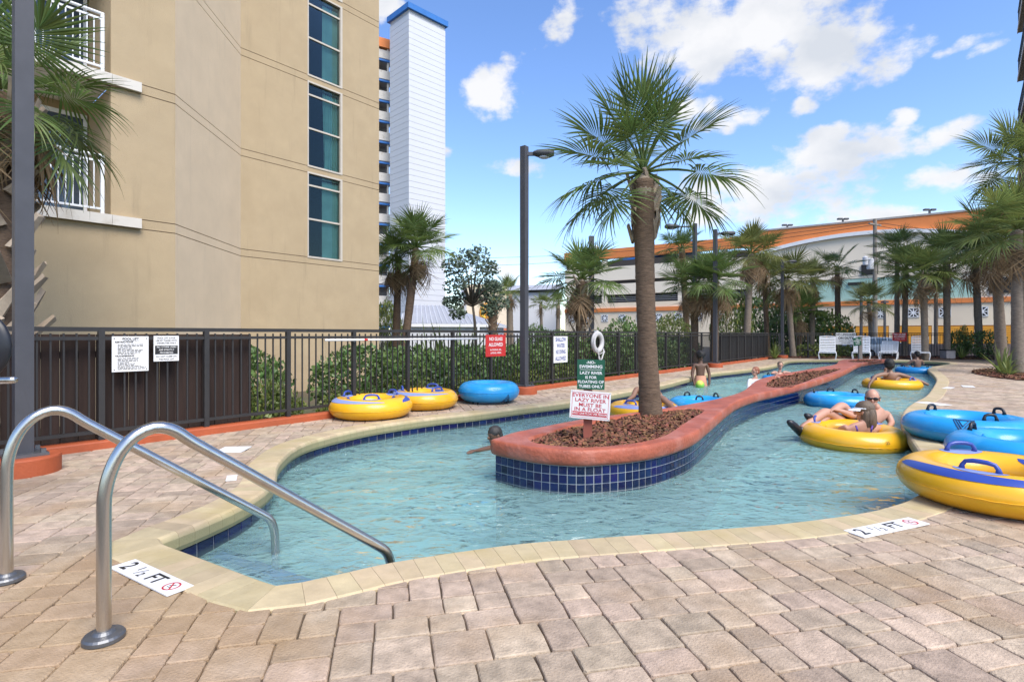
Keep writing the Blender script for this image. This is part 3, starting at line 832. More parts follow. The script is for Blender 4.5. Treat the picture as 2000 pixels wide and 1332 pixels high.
# bark mulch in the beds: thousands of chips, one mass per bed
def chips(poly, z, dens, seed, size=(.02, .05), slope=0.0):
    r = random.Random(seed); mb = MB()
    xs_ = [p.x for p in poly]; ys_ = [p.y for p in poly]
    N_ = int((max(xs_) - min(xs_)) * (max(ys_) - min(ys_)) * dens)
    pts = np.array([(r.uniform(min(xs_), max(xs_)), r.uniform(min(ys_), max(ys_))) for _ in range(N_)])
    kk = inside(pts, poly)
    for (x, y), k_ in zip(pts, kk):
        if not k_: continue
        L, w, h = r.uniform(*size), r.uniform(.010, .022), r.uniform(.003, .008)
        a, b, c = r.uniform(0, 6.28), r.gauss(0, .45), r.gauss(0, .5)
        M = Matrix.Rotation(a, 3, 'Z') @ Matrix.Rotation(b, 3, 'Y') @ Matrix.Rotation(c, 3, 'X')
        zz = z + r.uniform(0, .028) + .02 * noise.noise(Vector((x * 2.5, y * 2.5, seed)))
        t_ = r.uniform(.5, 1)
        o = len(mb.v)
        for p in ((-L, -w, -h), (L, -w * t_, -h), (L, w * t_, -h), (-L, w, -h), (-L * .8, -w * .8, h), (L * .8, -w * .7, h), (L * .7, w * .7, h), (-L * .85, w * .7, h)):
            q = M @ Vector(p); mb.v.append(Vector((x + q.x, y + q.y, zz + q.z)))
        mb.f += [(o + 4, o + 5, o + 6, o + 7), (o, o + 1, o + 5, o + 4), (o + 1, o + 2, o + 6, o + 5), (o + 2, o + 3, o + 7, o + 6), (o + 3, o, o + 4, o + 7)]
    return mb
for q, dn, sd_, cut in zip(BEDS, (1500, 700, 350), (3, 4, 5), (-.012, -.012, -.012)):
    sl = sheet('mulch_soil', [offs(q, .004)], .135, SOIL, parent=None)
    sl.data.transform(Matrix.Translation(-org)); sl.parent = isl
    chips(offs(q, -.02), .15, dn, sd_, (.02, .045) if sd_ == 3 else (.03, .06)).build('mulch', MULCH, isl, kind='stuff')
# planting beds on the deck
for nm, q, sd_, dn in (('planting_bed', RB, 8, 160), ('planting_bed', BB, 9, 60)):
    o = sheet(nm, [q], .02, SOIL, kind='structure', skirt=-.05)
    chips(q, .03, dn, sd_, (.03, .08)).build('mulch', MULCH, o, kind='stuff')
# ================================================================ FENCE, CURB, SCREENS
cb = MB(); cb.fb(F0, FD, FN, -8.5, FEND, -.10, .09, -.05, .088)
cbo = cb.build('fence_curb', CURB, kind='structure')
m_ = cbo.modifiers.new('edge', 'BEVEL'); m_.width = .018; m_.segments = 2

def make_fence(name, label, o, ax, ay, s0, s1, zb, zt, pitch, per, mat_, first=0.0):
    "railing: top rail, two low rails, square posts and thin pickets, each its own part"
    o = Vector(o); root = thing(name, label, 'fence', (o.x + ax.x * s0, o.y + ax.y * s0, 0))
    org = ORG[root.name]
    MB().fb(o, ax, ay, s0, s1, -.024, .024, zt - .045, zt).build('top_rail', mat_, root)
    MB().fb(o, ax, ay, s0, s1, -.019, .019, zt - .135, zt - .10).build('upper_rail', mat_, root)
    MB().fb(o, ax, ay, s0, s1, -.019, .019, zb + .07, zb + .105).build('bottom_rail', mat_, root)
    pk = MB(); pk.box((0, 0, (zt + zb) / 2 + .01), (.016, .016, zt - zb - .15), math.atan2(ax.y, ax.x)); pm = pk.mesh('picket', mat_)
    po = MB(); po.box((0, 0, (zt + zb) / 2 - .012), (.056, .056, zt - zb - .02), math.atan2(ax.y, ax.x)); pom = po.mesh('post', mat_)
    k = 0; s = s0 + first
    while s < s1:
        p = o + ax * s - org; p.z = 0
        inst('post' if k % per == 0 else 'picket', pom if k % per == 0 else pm, root, Matrix.Translation(p))
        s += pitch; k += 1
    return root
fence = make_fence('pool_fence', 'long dark bronze railing fence on the orange curb along the lazy river', (F0.x, F0.y, 0), FD, FN, -5.88, FEND, .088, 1.275, .1045, 10, BLACKMETAL)
bo = Vector((FP(FEND).x - .02, BY, 0))
fence2 = make_fence('back_fence', 'dark railing fence closing the far end of the pool deck behind the white chairs', bo, Vector((1, 0, 0)), Vector((0, -1, 0)), 0.0, 12.6, -.02, 1.27, .15, 10, BLACKMETAL)

# brown board screen standing just behind the near stretch of the fence
scr = thing('board_screen', 'dark brown upright board screen behind the near end of the pool fence', 'screen', FP(-6, -.16, -.45))
bw = .152; s = -6.0; bmesh_b = MB(); bmesh_b.fb((0, 0, 0), FD, FN, .003, bw - .004, -.011, .011, -.45, 1.20); bme = bmesh_b.mesh('board', BOARD, Vector((0, 0, -.45)))
k = 0
while s < 2.02:
    p = FP(s, -.165 - (.006 if k % 2 else 0), -.45) - ORG[scr.name]
    inst('board', bme, scr, Matrix.Translation(p)); s += bw; k += 1
for z in (.05, .95): MB().fb(F0, FD, FN, -6, 2.02, -.215, -.185, z, z + .07).build('rail', BOARD, scr)
# grey windscreen cloth tied to the far stretch
sc2 = thing('windscreen_cloth', 'dark grey mesh cloth tied along the far stretch of fence', 'screen', FP(19.3, -.06, .1))
b = MB(); N_ = 60
for i in range(N_ + 1):
    s = 19.3 + (FEND - 19.5) * i / N_; w = .012 * math.sin(i * 1.9) + .01 * math.sin(i * .7)
    for z in (.13, .7, 1.22): b.v.append(FP(s, -.06 + w * (1 if z < 1 else .3), z))
for i in range(N_):
    for j in range(2): q = i * 3 + j; b.f.append((q, q + 3, q + 4, q + 1))
b.build('cloth', SCREEN, sc2)

# ================================================================ TAN HOTEL
HA, HB, HC_ = Vector((-6.92, 11.26, 0)), Vector((-7.18, 14.5, 0)), Vector((-4.37, 18.0, 0))
he = Vector((-.643, -.766, 0)); hn = Vector((.766, -.643, 0))          # along the near face (towards the camera), and out of it
bd = (HC_ - HB).normalized(); bn = Vector((bd.y, -bd.x, 0))
hotel = thing('tan_hotel', 'tan stucco hotel block with white balconies and teal curtained windows', 'building', (HA.x, HA.y, GZ))
LO, HI, PIT, NF = 3.27, 3.46, 2.66, 6
TOPZ = LO + PIT * NF
HL = HA + he * 9; HD = HC_ - hn * 11
def on_bc(x):
    k = (x - CX) / F; t = (k * HB.y - HB.x) / (bd.x - k * bd.y); return t
w0, w1 = on_bc(600.5), on_bc(668.5)
def strip(mb, path, z0, z1, lip=.02):
    "face panels along a plan path, with returns at top and bottom so that joints read as grooves"
    n = len(path)
    for i in range(n - 1):
        a, b_ = path[i], path[i + 1]; t = (b_ - a).normalized(); nn = Vector((t.y, -t.x, 0))
        mb.add([(a.x, a.y, z0), (b_.x, b_.y, z0), (b_.x, b_.y, z1), (a.x, a.y, z1)], [(0, 1, 2, 3)])
        a2, b2 = a - nn * lip, b_ - nn * lip
        for z, fl in ((z0, 0), (z1, 1)):
            q = [(a.x, a.y, z), (b_.x, b_.y, z), (b2.x, b2.y, z), (a2.x, a2.y, z)]; mb.add(q, [(0, 3, 2, 1) if fl == 0 else (0, 1, 2, 3)])
rec = HA + he * 1.10
W0, W1 = HB + bd * w0, HB + bd * w1
levels = [(GZ - .1, LO - .008, False)]
for k in range(NF): levels += [(LO + PIT * k + .008, HI + PIT * k - .008, None), (HI + PIT * k + .008, LO + PIT * (k + 1) - .008, True)]
wl1, wl2 = MB(), MB()
for z0, z1, win in levels:
    if win:
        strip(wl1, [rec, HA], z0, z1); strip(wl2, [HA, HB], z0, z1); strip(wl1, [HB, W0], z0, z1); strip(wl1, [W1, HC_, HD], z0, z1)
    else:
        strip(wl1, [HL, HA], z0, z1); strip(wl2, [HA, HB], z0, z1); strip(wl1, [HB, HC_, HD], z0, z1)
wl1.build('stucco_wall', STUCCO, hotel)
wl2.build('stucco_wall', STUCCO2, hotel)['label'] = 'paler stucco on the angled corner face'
jt = MB()
for k in range(NF):
    for z in (LO + PIT * k, HI + PIT * k):
        inset = [p - q * .02 for p, q in ((HL, hn), (HA, (hn + Vector((1, -.08, 0))) / 2), (HB, (bn + Vector((1, -.08, 0))) / 2), (HC_, bn))]
        strip(jt, inset, z - .02, z + .02, .01)
jt.build('stucco_joint', STUCCOLINE, hotel)
rf = MB(); rf.prism([(p.x, p.y) for p in (HL, HA, HB, HC_, HD, HL - hn * 11)], TOPZ, TOPZ + .3); rf.build('roof', STUCCO2, hotel)
# windows on the far face: frame, three panes, curtain, dark room behind
for k in range(NF):
    z0, z1 = HI + PIT * k + .03, LO + PIT * (k + 1) + .03
    fr = MB()
    fr.fb(W0, bd, bn, 0, .035, -.13, .012, z0 - .05, z1); fr.fb(W0, bd, bn, w1 - w0 - .07, w1 - w0, -.13, .012, z0 - .05, z1)
    fr.fb(W0, bd, bn, .035, w1 - w0 - .07, -.13, .02, z0 - .05, z0); fr.fb(W0, bd, bn, .035, w1 - w0 - .07, -.13, .012, z1 - .05, z1)
    zt, zm = z0 + (z1 - z0) * .845, z0 + (z1 - z0) * .445
    for z in (zt, zm): fr.fb(W0, bd, bn, .035, w1 - w0 - .07, -.10, -.03, z - .025, z + .025)
    f_ = fr.build('window', FRAME, hotel)
    for a, c in ((z0, zm - .025), (zm + .025, zt - .025), (zt + .025, z1 - .05)):
        MB().fb(W0, bd, bn, .035, w1 - w0 - .07, -.075, -.065, a, c).build('pane', GLASS, f_)
    cu = MB(); N_ = 22
    for side, (c0_, c1_) in enumerate(((.50, 1.0), (0.0, .07))):
        o_ = len(cu.v)
        for i in range(N_ + 1):
            t = .03 + (w1 - w0 - .08) * (c0_ + (c1_ - c0_) * i / N_); d = -.17 + .028 * math.sin(i * 2.1 + k)
            pin = .06 * math.sin(k * 1.7) if i < 3 else 0
            for z in (z0 + .01, z1 - .02):
                q = W0 + bd * (t + (pin if z < zm else 0)) + bn * d; cu.v.append(Vector((q.x, q.y, z)))
        for i in range(N_): q = o_ + i * 2; cu.f.append((q, q + 2, q + 3, q + 1))
    cu.build('curtain', CURTAIN, f_)
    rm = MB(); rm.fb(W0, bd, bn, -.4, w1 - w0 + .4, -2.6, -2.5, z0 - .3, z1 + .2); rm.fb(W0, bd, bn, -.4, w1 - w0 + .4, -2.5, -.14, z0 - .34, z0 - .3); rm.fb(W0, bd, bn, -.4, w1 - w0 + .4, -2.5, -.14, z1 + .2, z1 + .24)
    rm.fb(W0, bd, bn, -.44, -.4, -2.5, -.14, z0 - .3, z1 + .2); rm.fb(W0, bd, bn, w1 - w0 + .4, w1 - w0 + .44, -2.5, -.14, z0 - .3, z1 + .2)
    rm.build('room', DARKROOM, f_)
# balconies in the recess of the near face
for k in range(NF):
    z0, z1 = LO + PIT * k, HI + PIT * k; zt = LO + PIT * (k + 1)
    sl = MB(); sl.fb(HA, he, hn, 1.103, 9, -1.62, .10, z0, z1); sl.fb(HA, he, hn, .62, 1.098, -.3, .10, z0, z1 - .003)
    slab = sl.build('balcony_slab', CREAM, hotel)
    MB().fb(HA, he, hn, 1.10, 9, -1.68, -1.62, z1, zt).build('recess_wall', STUCCO, hotel)
    MB().fb(HA, he, hn, 1.06, 1.10, -1.62, -.02, z1 + .01, zt - .01).build('reveal_wall', STUCCO, hotel)
    rl = MB(); zr = z1 + 1.08
    rl.tube([HA + he * 1.22 + hn * .05 + Vector((0, 0, zr)), HA + he * 9 + hn * .05 + Vector((0, 0, zr))], .028, 10)
    rl.fb(HA, he, hn, 1.26, 9, .035, .065, zr - .12, zr - .085); rl.fb(HA, he, hn, 1.26, 9, .03, .07, z1 + .07, z1 + .105)
    rail = rl.build('railing', WHITE, hotel)
    MB().fb(HA, he, hn, 1.22, 1.275, .022, .078, z1, zr - .02).build('railing_post', WHITE, rail)
    bal = MB(); bal.ob((0, 0, 0), he * .009, hn * .009, (0, 0, (zr - .12 - z1 - .1) / 2)); bme = bal.mesh('baluster', WHITE)
    for i in range(1, 22):
        q = HA + he * (1.27 + .104 * i) + hn * .05 + Vector((0, 0, (zr - .12 + z1 + .1) / 2)) - ORG[hotel.name]
        inst('baluster', bme, rail, Matrix.Translation(q))
    df = MB(); d_in = -1.6
    for a, c in ((1.13, 1.19), (2.02, 2.10), (2.9, 2.98), (3.8, 3.88)): df.fb(HA, he, hn, a, c, d_in - .02, d_in + .05, z1 + .04, z1 + 2.2)
    df.fb(HA, he, hn, 1.13, 3.88, d_in - .02, d_in + .05, z1 + 2.2, z1 + 2.28); df.fb(HA, he, hn, 1.13, 3.88, d_in - .02, d_in + .05, z1, z1 + .04)
    dr = df.build('balcony_door', WHITE, hotel)
    gm = CARG
    for a, c in ((1.19, 2.02), (2.10, 2.9), (2.98, 3.8)): MB().fb(HA, he, hn, a, c, d_in - .005, d_in + .01, z1 + .04, z1 + 2.2).build('pane', gm, dr)

# ================================================================ FAR BUILDINGS
# white stair tower
s2 = math.sqrt(.5)
tr_, tl_ = Vector((s2, s2, 0)), Vector((-s2, s2, 0))
TC = Vector((-12.8, 68, 0)); tw, td, th = 5.7, 4.3, 41.55
tower = thing('white_tower', 'tall white panelled stair tower with a blue cap beyond the tan hotel', 'building', (TC.x, TC.y, GZ))
MB().prism([(p.x, p.y) for p in (TC + (tr_ + tl_) * .06, TC + tr_ * (tw - .06) + tl_ * .06, TC + tr_ * (tw - .06) + tl_ * (td - .06), TC + tr_ * .06 + tl_ * (td - .06))], GZ, th).build('core', mat('tower_joint', (.44, .45, .48), rough=.9), tower)
ph = .74; pm = MB(); pts = [TC, TC + tr_ * tw, TC + tr_ * tw + tl_ * td, TC + tl_ * td]
pm.prism([(p.x - TC.x, p.y - TC.y) for p in pts], .035, ph); pme = pm.mesh('wall_panel', WHITEFAR)
z = GZ
while z + ph < th + .01: inst('wall_panel', pme, tower, Matrix.Translation((0, 0, z - GZ))); z += ph
e_ = .28
MB().prism([(p.x, p.y) for p in (TC - (tr_ + tl_) * e_, TC + tr_ * (tw + e_) - tl_ * e_, TC + tr_ * (tw + e_) + tl_ * (td + e_), TC - tr_ * e_ + tl_ * (td + e_))], th + .01, th + .72).build('roof_cap', BLUE, tower)
# balcony hotel behind it: cream parapets, blue awnings, dark galleries
hb = thing('balcony_hotel', 'distant cream hotel with stacked open galleries and blue awnings beside the white tower', 'building', (-17.4, 74, GZ))
hx = Vector((.86, .51, 0)); hy = Vector((.51, -.86, 0)); ho = Vector((-16.35, 73.2, 0))
hw = 11.5; fl = 2.72
MB().fb(ho, hx, hy, -hw, .6, -6, -2.2, GZ, 39.2).build('rear_wall', mat('gallery_grey', (.30, .28, .27), rough=.9, var=.1), hb)
MB().fb(ho, hx, hy, -hw, .6, -6, .25, 39.2, 40.4).build('roof_fascia', ORANGE, hb)
par, awn, flo, por = MB(), MB(), MB(), MB()
par.fb((0, 0, 0), hx, hy, -hw, .5, -.12, .0, .0, 1.12); flo.fb((0, 0, 0), hx, hy, -hw, .5, -2.2, -.12, -.2, .0); awn.fb((0, 0, 0), hx, hy, -hw, .5, -.10, .22, 2.27, 2.5); por.fb((0, 0, 0), hx, hy, -.35, -.1, -.1, .0, 1.12, 2.5)
ms_ = [par.mesh('parapet', CREAM), flo.mesh('gallery_floor', mat('gallery_grey', (.3, .28, .27))), awn.mesh('awning', BLUE), por.mesh('column', CREAM)]
z = GZ + .2; k = 0
while z < 38.5:
    for nm, me in zip(('parapet', 'gallery_floor', 'awning', 'column'), ms_):
        if nm == 'awning' and z > 36.5: continue
        inst(nm, me, hb, Matrix.Translation((ho.x + 17.4, ho.y - 74, z - GZ)))
    z += fl
# small white pavilion with a grey seamed roof
pv = thing('pavilion', 'low white building with a grey standing seam hip roof', 'building', (-5, 41, GZ))
ez, rz_ = 1.95, 3.45
a_, b_, c_, d_ = at(772, 631, 38), at(953, 632, 40), at(990, 631, 47), at(790, 631, 46)
r0_, r1_ = at(800, 594, 42.5), at(868, 594, 43.2)
for p in (a_, b_, c_, d_): p.z = ez
for p in (r0_, r1_): p.z = rz_
cen = (a_ + b_ + c_ + d_) / 4
roof = MB()
roof.add([a_, b_, c_, d_, r0_, r1_], [(0, 1, 5, 4), (1, 2, 5), (2, 3, 4, 5), (3, 0, 4)]); ro = roof.build('roof', GREYROOF, pv)
for i in range(19):
    t = i / 18; e0 = a_.lerp(b_, t); e1 = r0_.lerp(r1_, min(1, max(0, (t - .12) / .5))) if .12 < t < .62 else (a_.lerp(r0_, t / .12) if t <= .12 else b_.lerp(r1_, (1 - t) / .38))
    d = (e1 - e0)
    if d.length < .3: continue
    MB().tube([e0 + Vector((0, 0, .03)), e1 + Vector((0, 0, .03))], .05, 4).build('seam', mat('seam_light', (.52, .53, .56), rough=.5), ro)
MB().prism([tuple((cen + (p - cen) * .94)[:2]) for p in (a_, b_, c_, d_)], GZ, ez).build('wall', WHITEFAR, pv)
fs_ = MB()
for p, q in ((a_, b_), (b_, c_)):
    t = (q - p).normalized(); nn = Vector((t.y, -t.x, 0)); fs_.fb((p.x, p.y, 0), t, nn, 0, (q - p).length, -.05, .06, ez - .22, ez - .01)
fs_.build('fascia', WHITE, pv)
for x in (800, 838, 905, 935):
    p = at(x, 640, 40); MB().box((p.x, p.y - .2, .9), (.16, .16, 2.2)).build('column', WHITE, pv)
# cream shop with a round yellow emblem and a red tiled awning
shop = thing('cream_shop', 'small cream shop front with a round yellow emblem and red tiled awning', 'building', tuple(at(945, 653, 62)[:2]) + (GZ,))
p = at(945, 653, 62)
MB().box((p.x + .3, p.y + 3, 3.2), (4.6, 5, 7.4)).build('wall', BEIGE, shop)
aw = MB(); aw.add([(p.x - 2, p.y + .45, 1.9), (p.x + 2.6, p.y + .45, 1.9), (p.x + 2.6, p.y - .6, 1.2), (p.x - 2, p.y - .6, 1.2), (p.x - 2, p.y + .45, 1.7), (p.x + 2.6, p.y + .45, 1.7), (p.x + 2.6, p.y - .6, 1.1), (p.x - 2, p.y - .6, 1.1)], [(0, 1, 2, 3), (4, 7, 6, 5), (3, 2, 6, 7), (0, 3, 7, 4), (1, 5, 6, 2)]); aw.build('awning', mat('red_tile', (.35, .10, .05), rough=.8, var=.3, scale=8), shop)
em = MB(); em.ball((p.x + .2, p.y + .42, 3.7), (.75, .12, 1.1), 16, 8); e_o = em.build('emblem', DOORORANGE, shop, smooth=True)
em = MB(); em.tube([(p.x + .2 + .42 * math.cos(t), p.y + .3, 3.7 + .62 * math.sin(t)) for t in [i * .5 for i in range(10)]], .1, 6); em.build('emblem_curl', mat('emblem_yellow', (.8, .6, .08), rough=.5), shop)
# long low shed roof in the haze
sh_ = thing('grey_shed', 'long distant building with a pale grey roof behind the lamp post', 'building', tuple(at(985, 653, 95)[:2]) + (GZ,))
p = at(1000, 653, 95)
MB().box((p.x, p.y + 6, 4), (17, 10, 9)).build('wall', WHITEFAR, sh_)
q = MB(); q.add([(p.x - 9, p.y, 8.4), (p.x + 9, p.y, 9.1), (p.x + 9, p.y + 6, 10.4), (p.x - 9, p.y + 6, 10), (p.x - 9, p.y + 12, 8.4), (p.x + 9, p.y + 12, 9)], [(0, 1, 2, 3), (3, 2, 5, 4)]); q.build('roof', mat('shed_roof', (.36, .37, .40), rough=.6), sh_)

# parking garage: one long front, nearer to the right
gp = Vector((.828, -.56, 0)); gq = Vector((-.56, -.828, 0)); g0 = Vector((40.6, 62, 0))      # along, out
gar = thing('parking_garage', 'long beige parking garage with orange parapet, arched front and orange doors', 'building', (g0.x, g0.y, GZ))
L0, L1, L2 = -39.2, -12.5, 22.0
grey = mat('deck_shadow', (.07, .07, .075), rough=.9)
def gb(nm, m, a0, a1, b0, b1, z0, z1, par=None): return MB().fb(g0, gp, gq, a0, a1, b0, b1, z0, z1).build(nm, m, par or gar)
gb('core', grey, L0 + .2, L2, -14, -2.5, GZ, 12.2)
# left half: bands of wall and open decks with columns
gb('wall', BEIGE, L0, L1, -.5, 0, GZ, 5.75); gb('wall', PALEBEIGE, L0, L1, -.5, 0, 6.95, 8.5); gb('wall', PALEBEIGE, L0, L1, -.5, 0, 9.0, 11.0)
gb('end_wall', BEIGE, L0, L0 + .5, -14, -.5, GZ, 12.2)
gb('parapet', ORANGE, L0 - .1, L1, -.6, .12, 12.2, 13.6)
gb('band', ORANGE, L0 - .05, L1, .003, .16, 4.45, 5.0)
for t in np.arange(L0 + .5, L1, 5.6):
    for z0, z1 in ((5.75, 6.95), (8.5, 9.0), (11.0, 12.2)): gb('column', PALEBEIGE, t, t + .75, -.48, -.03, z0, z1)
    for z in (6.0, 6.25, 6.5): gb('cable_rail', GREYROOF, t + .76, t + 5.6, -.2, -.17, z, z + .05)
bl = MB(); bl.add([tuple(g0 + gp * a + gq * b_ + Vector((0, 0, z))) for a, b_, z in ((-33, -6, 13.7), (-22, -6, 15.0), (-22, -12, 15.0), (-33, -12, 13.7), (-33, -6, 12.2), (-22, -6, 13.6), (-22, -12, 13.6), (-33, -12, 12.2))],
                  [(0, 1, 2, 3), (0, 4, 5, 1), (1, 5, 6, 2), (3, 2, 6, 7), (0, 3, 7, 4), (4, 7, 6, 5)]); bl.build('blue_ramp_roof', BLUE, gar)
# right half: arched front standing a little proud
N_ = 40; t0_, t1_ = L1, L2
def arch_z(t): return 12.45 - .0115 * (t + .5) ** 2
def arch_strip(mb, za, zb, b0, b1, lo=t0_, hi=t1_):
    for i in range(N_):
        ta, tb = lo + (hi - lo) * i / N_, lo + (hi - lo) * (i + 1) / N_
        vs = []
        for t in (ta, tb):
            for b_ in (b0, b1):
                for z in (za(t), zb(t)):
                    q = g0 + gp * t + gq * b_; vs.append((q.x, q.y, z))
        mb.add(vs, [(2, 6, 7, 3), (1, 3, 7, 5), (0, 4, 6, 2), (0, 1, 5, 4)])
    return mb
# the front below the arch line, with a teal panel and openings let in
arch_strip(MB(), lambda t: 7.6, arch_z, -.5, .10).build('arched_front', PALEBEIGE, gar)
arch_strip(MB(), lambda t: arch_z(t) + .003, lambda t: arch_z(t) + .42, -.5, .5).build('arch_cornice', WHITE, gar)
arch_strip(MB(), lambda t: arch_z(t) + .423, lambda t: 14.0, -.6, .12).build('parapet', ORANGE, gar)
gb('parapet_cap', mat('parapet_cap', (.36, .33, .31)), L1, L2, -.7, .2, 14.003, 14.2)
gb('wall', PALEBEIGE, L1, t0_ + 3.4, -.5, .10, 5.0, 7.597); gb('wall', PALEBEIGE, 9.2, L2, -.5, .10, 5.0, 7.597)
tp = MB(); arch_strip(tp, lambda t: 4.95, lambda t: 6.4 + 1.15 * math.sqrt(max(0, 1 - ((t - t0_ - 3.4) / (9.2 - t0_ - 3.4) * 2 - 1) ** 2)), -.5, .04, t0_ + 3.4, 9.2); tp.build('teal_panel', TEAL, gar)
gb('sill', PALEBEIGE, t0_ + 3.4, 9.2, -.5, -.02, 4.9, 7.597)
gb('wall', BEIGE, L1, L2, -.5, .06, GZ, 4.5); gb('band', ORANGE, L1, L2, -.5, .22, 4.503, 5.0)
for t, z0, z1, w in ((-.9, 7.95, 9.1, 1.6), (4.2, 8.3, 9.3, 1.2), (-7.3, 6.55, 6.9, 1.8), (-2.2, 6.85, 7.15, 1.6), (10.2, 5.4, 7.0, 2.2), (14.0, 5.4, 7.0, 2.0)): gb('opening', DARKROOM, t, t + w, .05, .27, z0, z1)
# pierced grille blocks: dark square with white crossed bars
gr_b, gr_w = MB(), MB(); gr_b.ob((0, 0, 0), gp * .5, gq * .02, (0, 0, .5)); gbm = gr_b.mesh('grille', INKB)
for i in range(-2, 3):
    u = i * .24
    if i in (-2, 2):
        gr_w.ob(gq * .03 + gp * u, gp * .035, gq * .02, (0, 0, .5)); gr_w.ob(gq * .03 + Vector((0, 0, u)), gp * .5, gq * .02, (0, 0, .035))
for sx_, sz_ in ((1, 1), (1, -1)):
    d = (gp * sx_ + Vector((0, 0, sz_))).normalized(); e = d.cross(gq)
    gr_w.ob(gq * .03, d * .6, gq * .02, e * .05)
gr_w.ob(gq * .03, gp * .5, gq * .02, (0, 0, .045)); gr_w.ob(gq * .03, gp * .045, gq * .02, (0, 0, .5)); gr_w.ob(gq * .035, gp * .17, gq * .022, (0, 0, .17))
gwm = gr_w.mesh('grille_bars', WHITE)
gts = [-38.0 + 2.7 * i for i in range(9)] + [-9.0, -5.2, .9, 3.9, 6.6, 9.6, 13]
for t in gts:
    q = g0 + gp * t + gq * (.03 if t < L1 else .09) + Vector((0, 0, 3.55)) - ORG[gar.name]
    a_o = inst('grille', gbm, gar, Matrix.Translation(q)); inst('grille_bars', gwm, a_o)
# roller doors with slats
slm = MB(); slm.ob((0, 0, 0), gp * 1.55, gq * .02, (0, 0, .095)); slm.ob(Vector((0, 0, .1)), gp * 1.55, gq * .006, (0, 0, .012)); sme = slm.mesh('slat', DOORORANGE)
for t in (-3.3, .1, 3.9, 7.4, 10.8):
    dr = gb('garage_door', mat('door_shadow', (.25, .1, .01)), t - 1.6, t + 1.6, .06, .08, GZ, 2.15)
    for i in range(11):
        q = g0 + gp * t + gq * .10 + Vector((0, 0, GZ + .12 + .225 * i)); inst('slat', sme, dr, Matrix.Translation(q - ORG[gar.name]))
# small roof lamps along the garage parapet
for x, y, lab in ((1537, 440, 'small twin-head lamp on the garage roof, nearest the middle palms'), (1646, 428, 'small twin-head lamp on the garage roof above the arch'), (1816, 410, 'small twin-head lamp on the garage roof beside the tall palms')):
    k = (x - CX) / F; t = (k * g0.y - g0.x) / (gp.x - k * gp.y); q = g0 + gp * t - gq * .3
    ztop = HC - (y - HY) * q.y / F
    rl_ = thing('roof_lamp', lab, 'lamp', (q.x, q.y, 13.6), 'lamps along the garage roof')
    MB().box((q.x, q.y, (13.5 + ztop) / 2), (.16, .16, ztop - 13.5)).build('pole', POLE, rl_)
    hd = MB(); hd.box((q.x - .36, q.y, ztop), (.5, .35, .18)); hd.box((q.x + .36, q.y, ztop), (.5, .35, .18)); hd.box((q.x, q.y, ztop - .05), (.5, .1, .08)); hd.build('lamp_head', POLE, rl_)

# high-rise with projecting balconies at the edge of the picture
E0 = Vector((30.15, 32.7, 0)); ee = Vector((-.643, -.766, 0)); en = Vector((-.766, .643, 0))
HRL = 14.0
hr = thing('balcony_high_rise', 'tall high-rise with projecting concrete balconies above the right-hand palms', 'building', (E0.x, E0.y, GZ))
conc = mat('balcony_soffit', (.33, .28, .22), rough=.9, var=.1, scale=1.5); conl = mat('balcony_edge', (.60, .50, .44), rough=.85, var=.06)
MB().fb(E0, ee, en, .35, HRL, -14, -1.5, 8.8, 34).build('wall', conl, hr)
MB().fb(E0, ee, en, 1.5, HRL, -14, -3.2, GZ, 8.797).build('base_wall', conl, hr)
sb, eb, rb, wb = MB(), MB(), MB(), MB()
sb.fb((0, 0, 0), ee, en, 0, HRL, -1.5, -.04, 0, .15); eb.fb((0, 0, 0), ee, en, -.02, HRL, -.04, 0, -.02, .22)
for i in range(110): rb.fb((0, 0, 0), ee, en, .1 + .125 * i, .115 + .125 * i, -.05, -.035, .22, 1.2)
rb.fb((0, 0, 0), ee, en, 0, HRL, -.06, -.02, 1.2, 1.25); [wb.fb((0, 0, 0), ee, en, 1.2 + 4 * i, 3.9 + 4 * i, -1.52, -1.48, .3, 2.4) for i in range(3)]
ms_ = [sb.mesh('balcony_slab', conc), eb.mesh('slab_edge', conl), rb.mesh('balcony_railing', POLE), wb.mesh('window', CARG)]
z = 1.2 + (653 - 66) * 32.7 / 1070 - 2.9 * 6
z += 2.9 * 3
for k in range(7):
    for nm, me in zip(('balcony_slab', 'slab_edge', 'balcony_railing', 'window'), ms_): inst(nm, me, hr, Matrix.Translation((0, 0, z - GZ)))
    z += 2.9

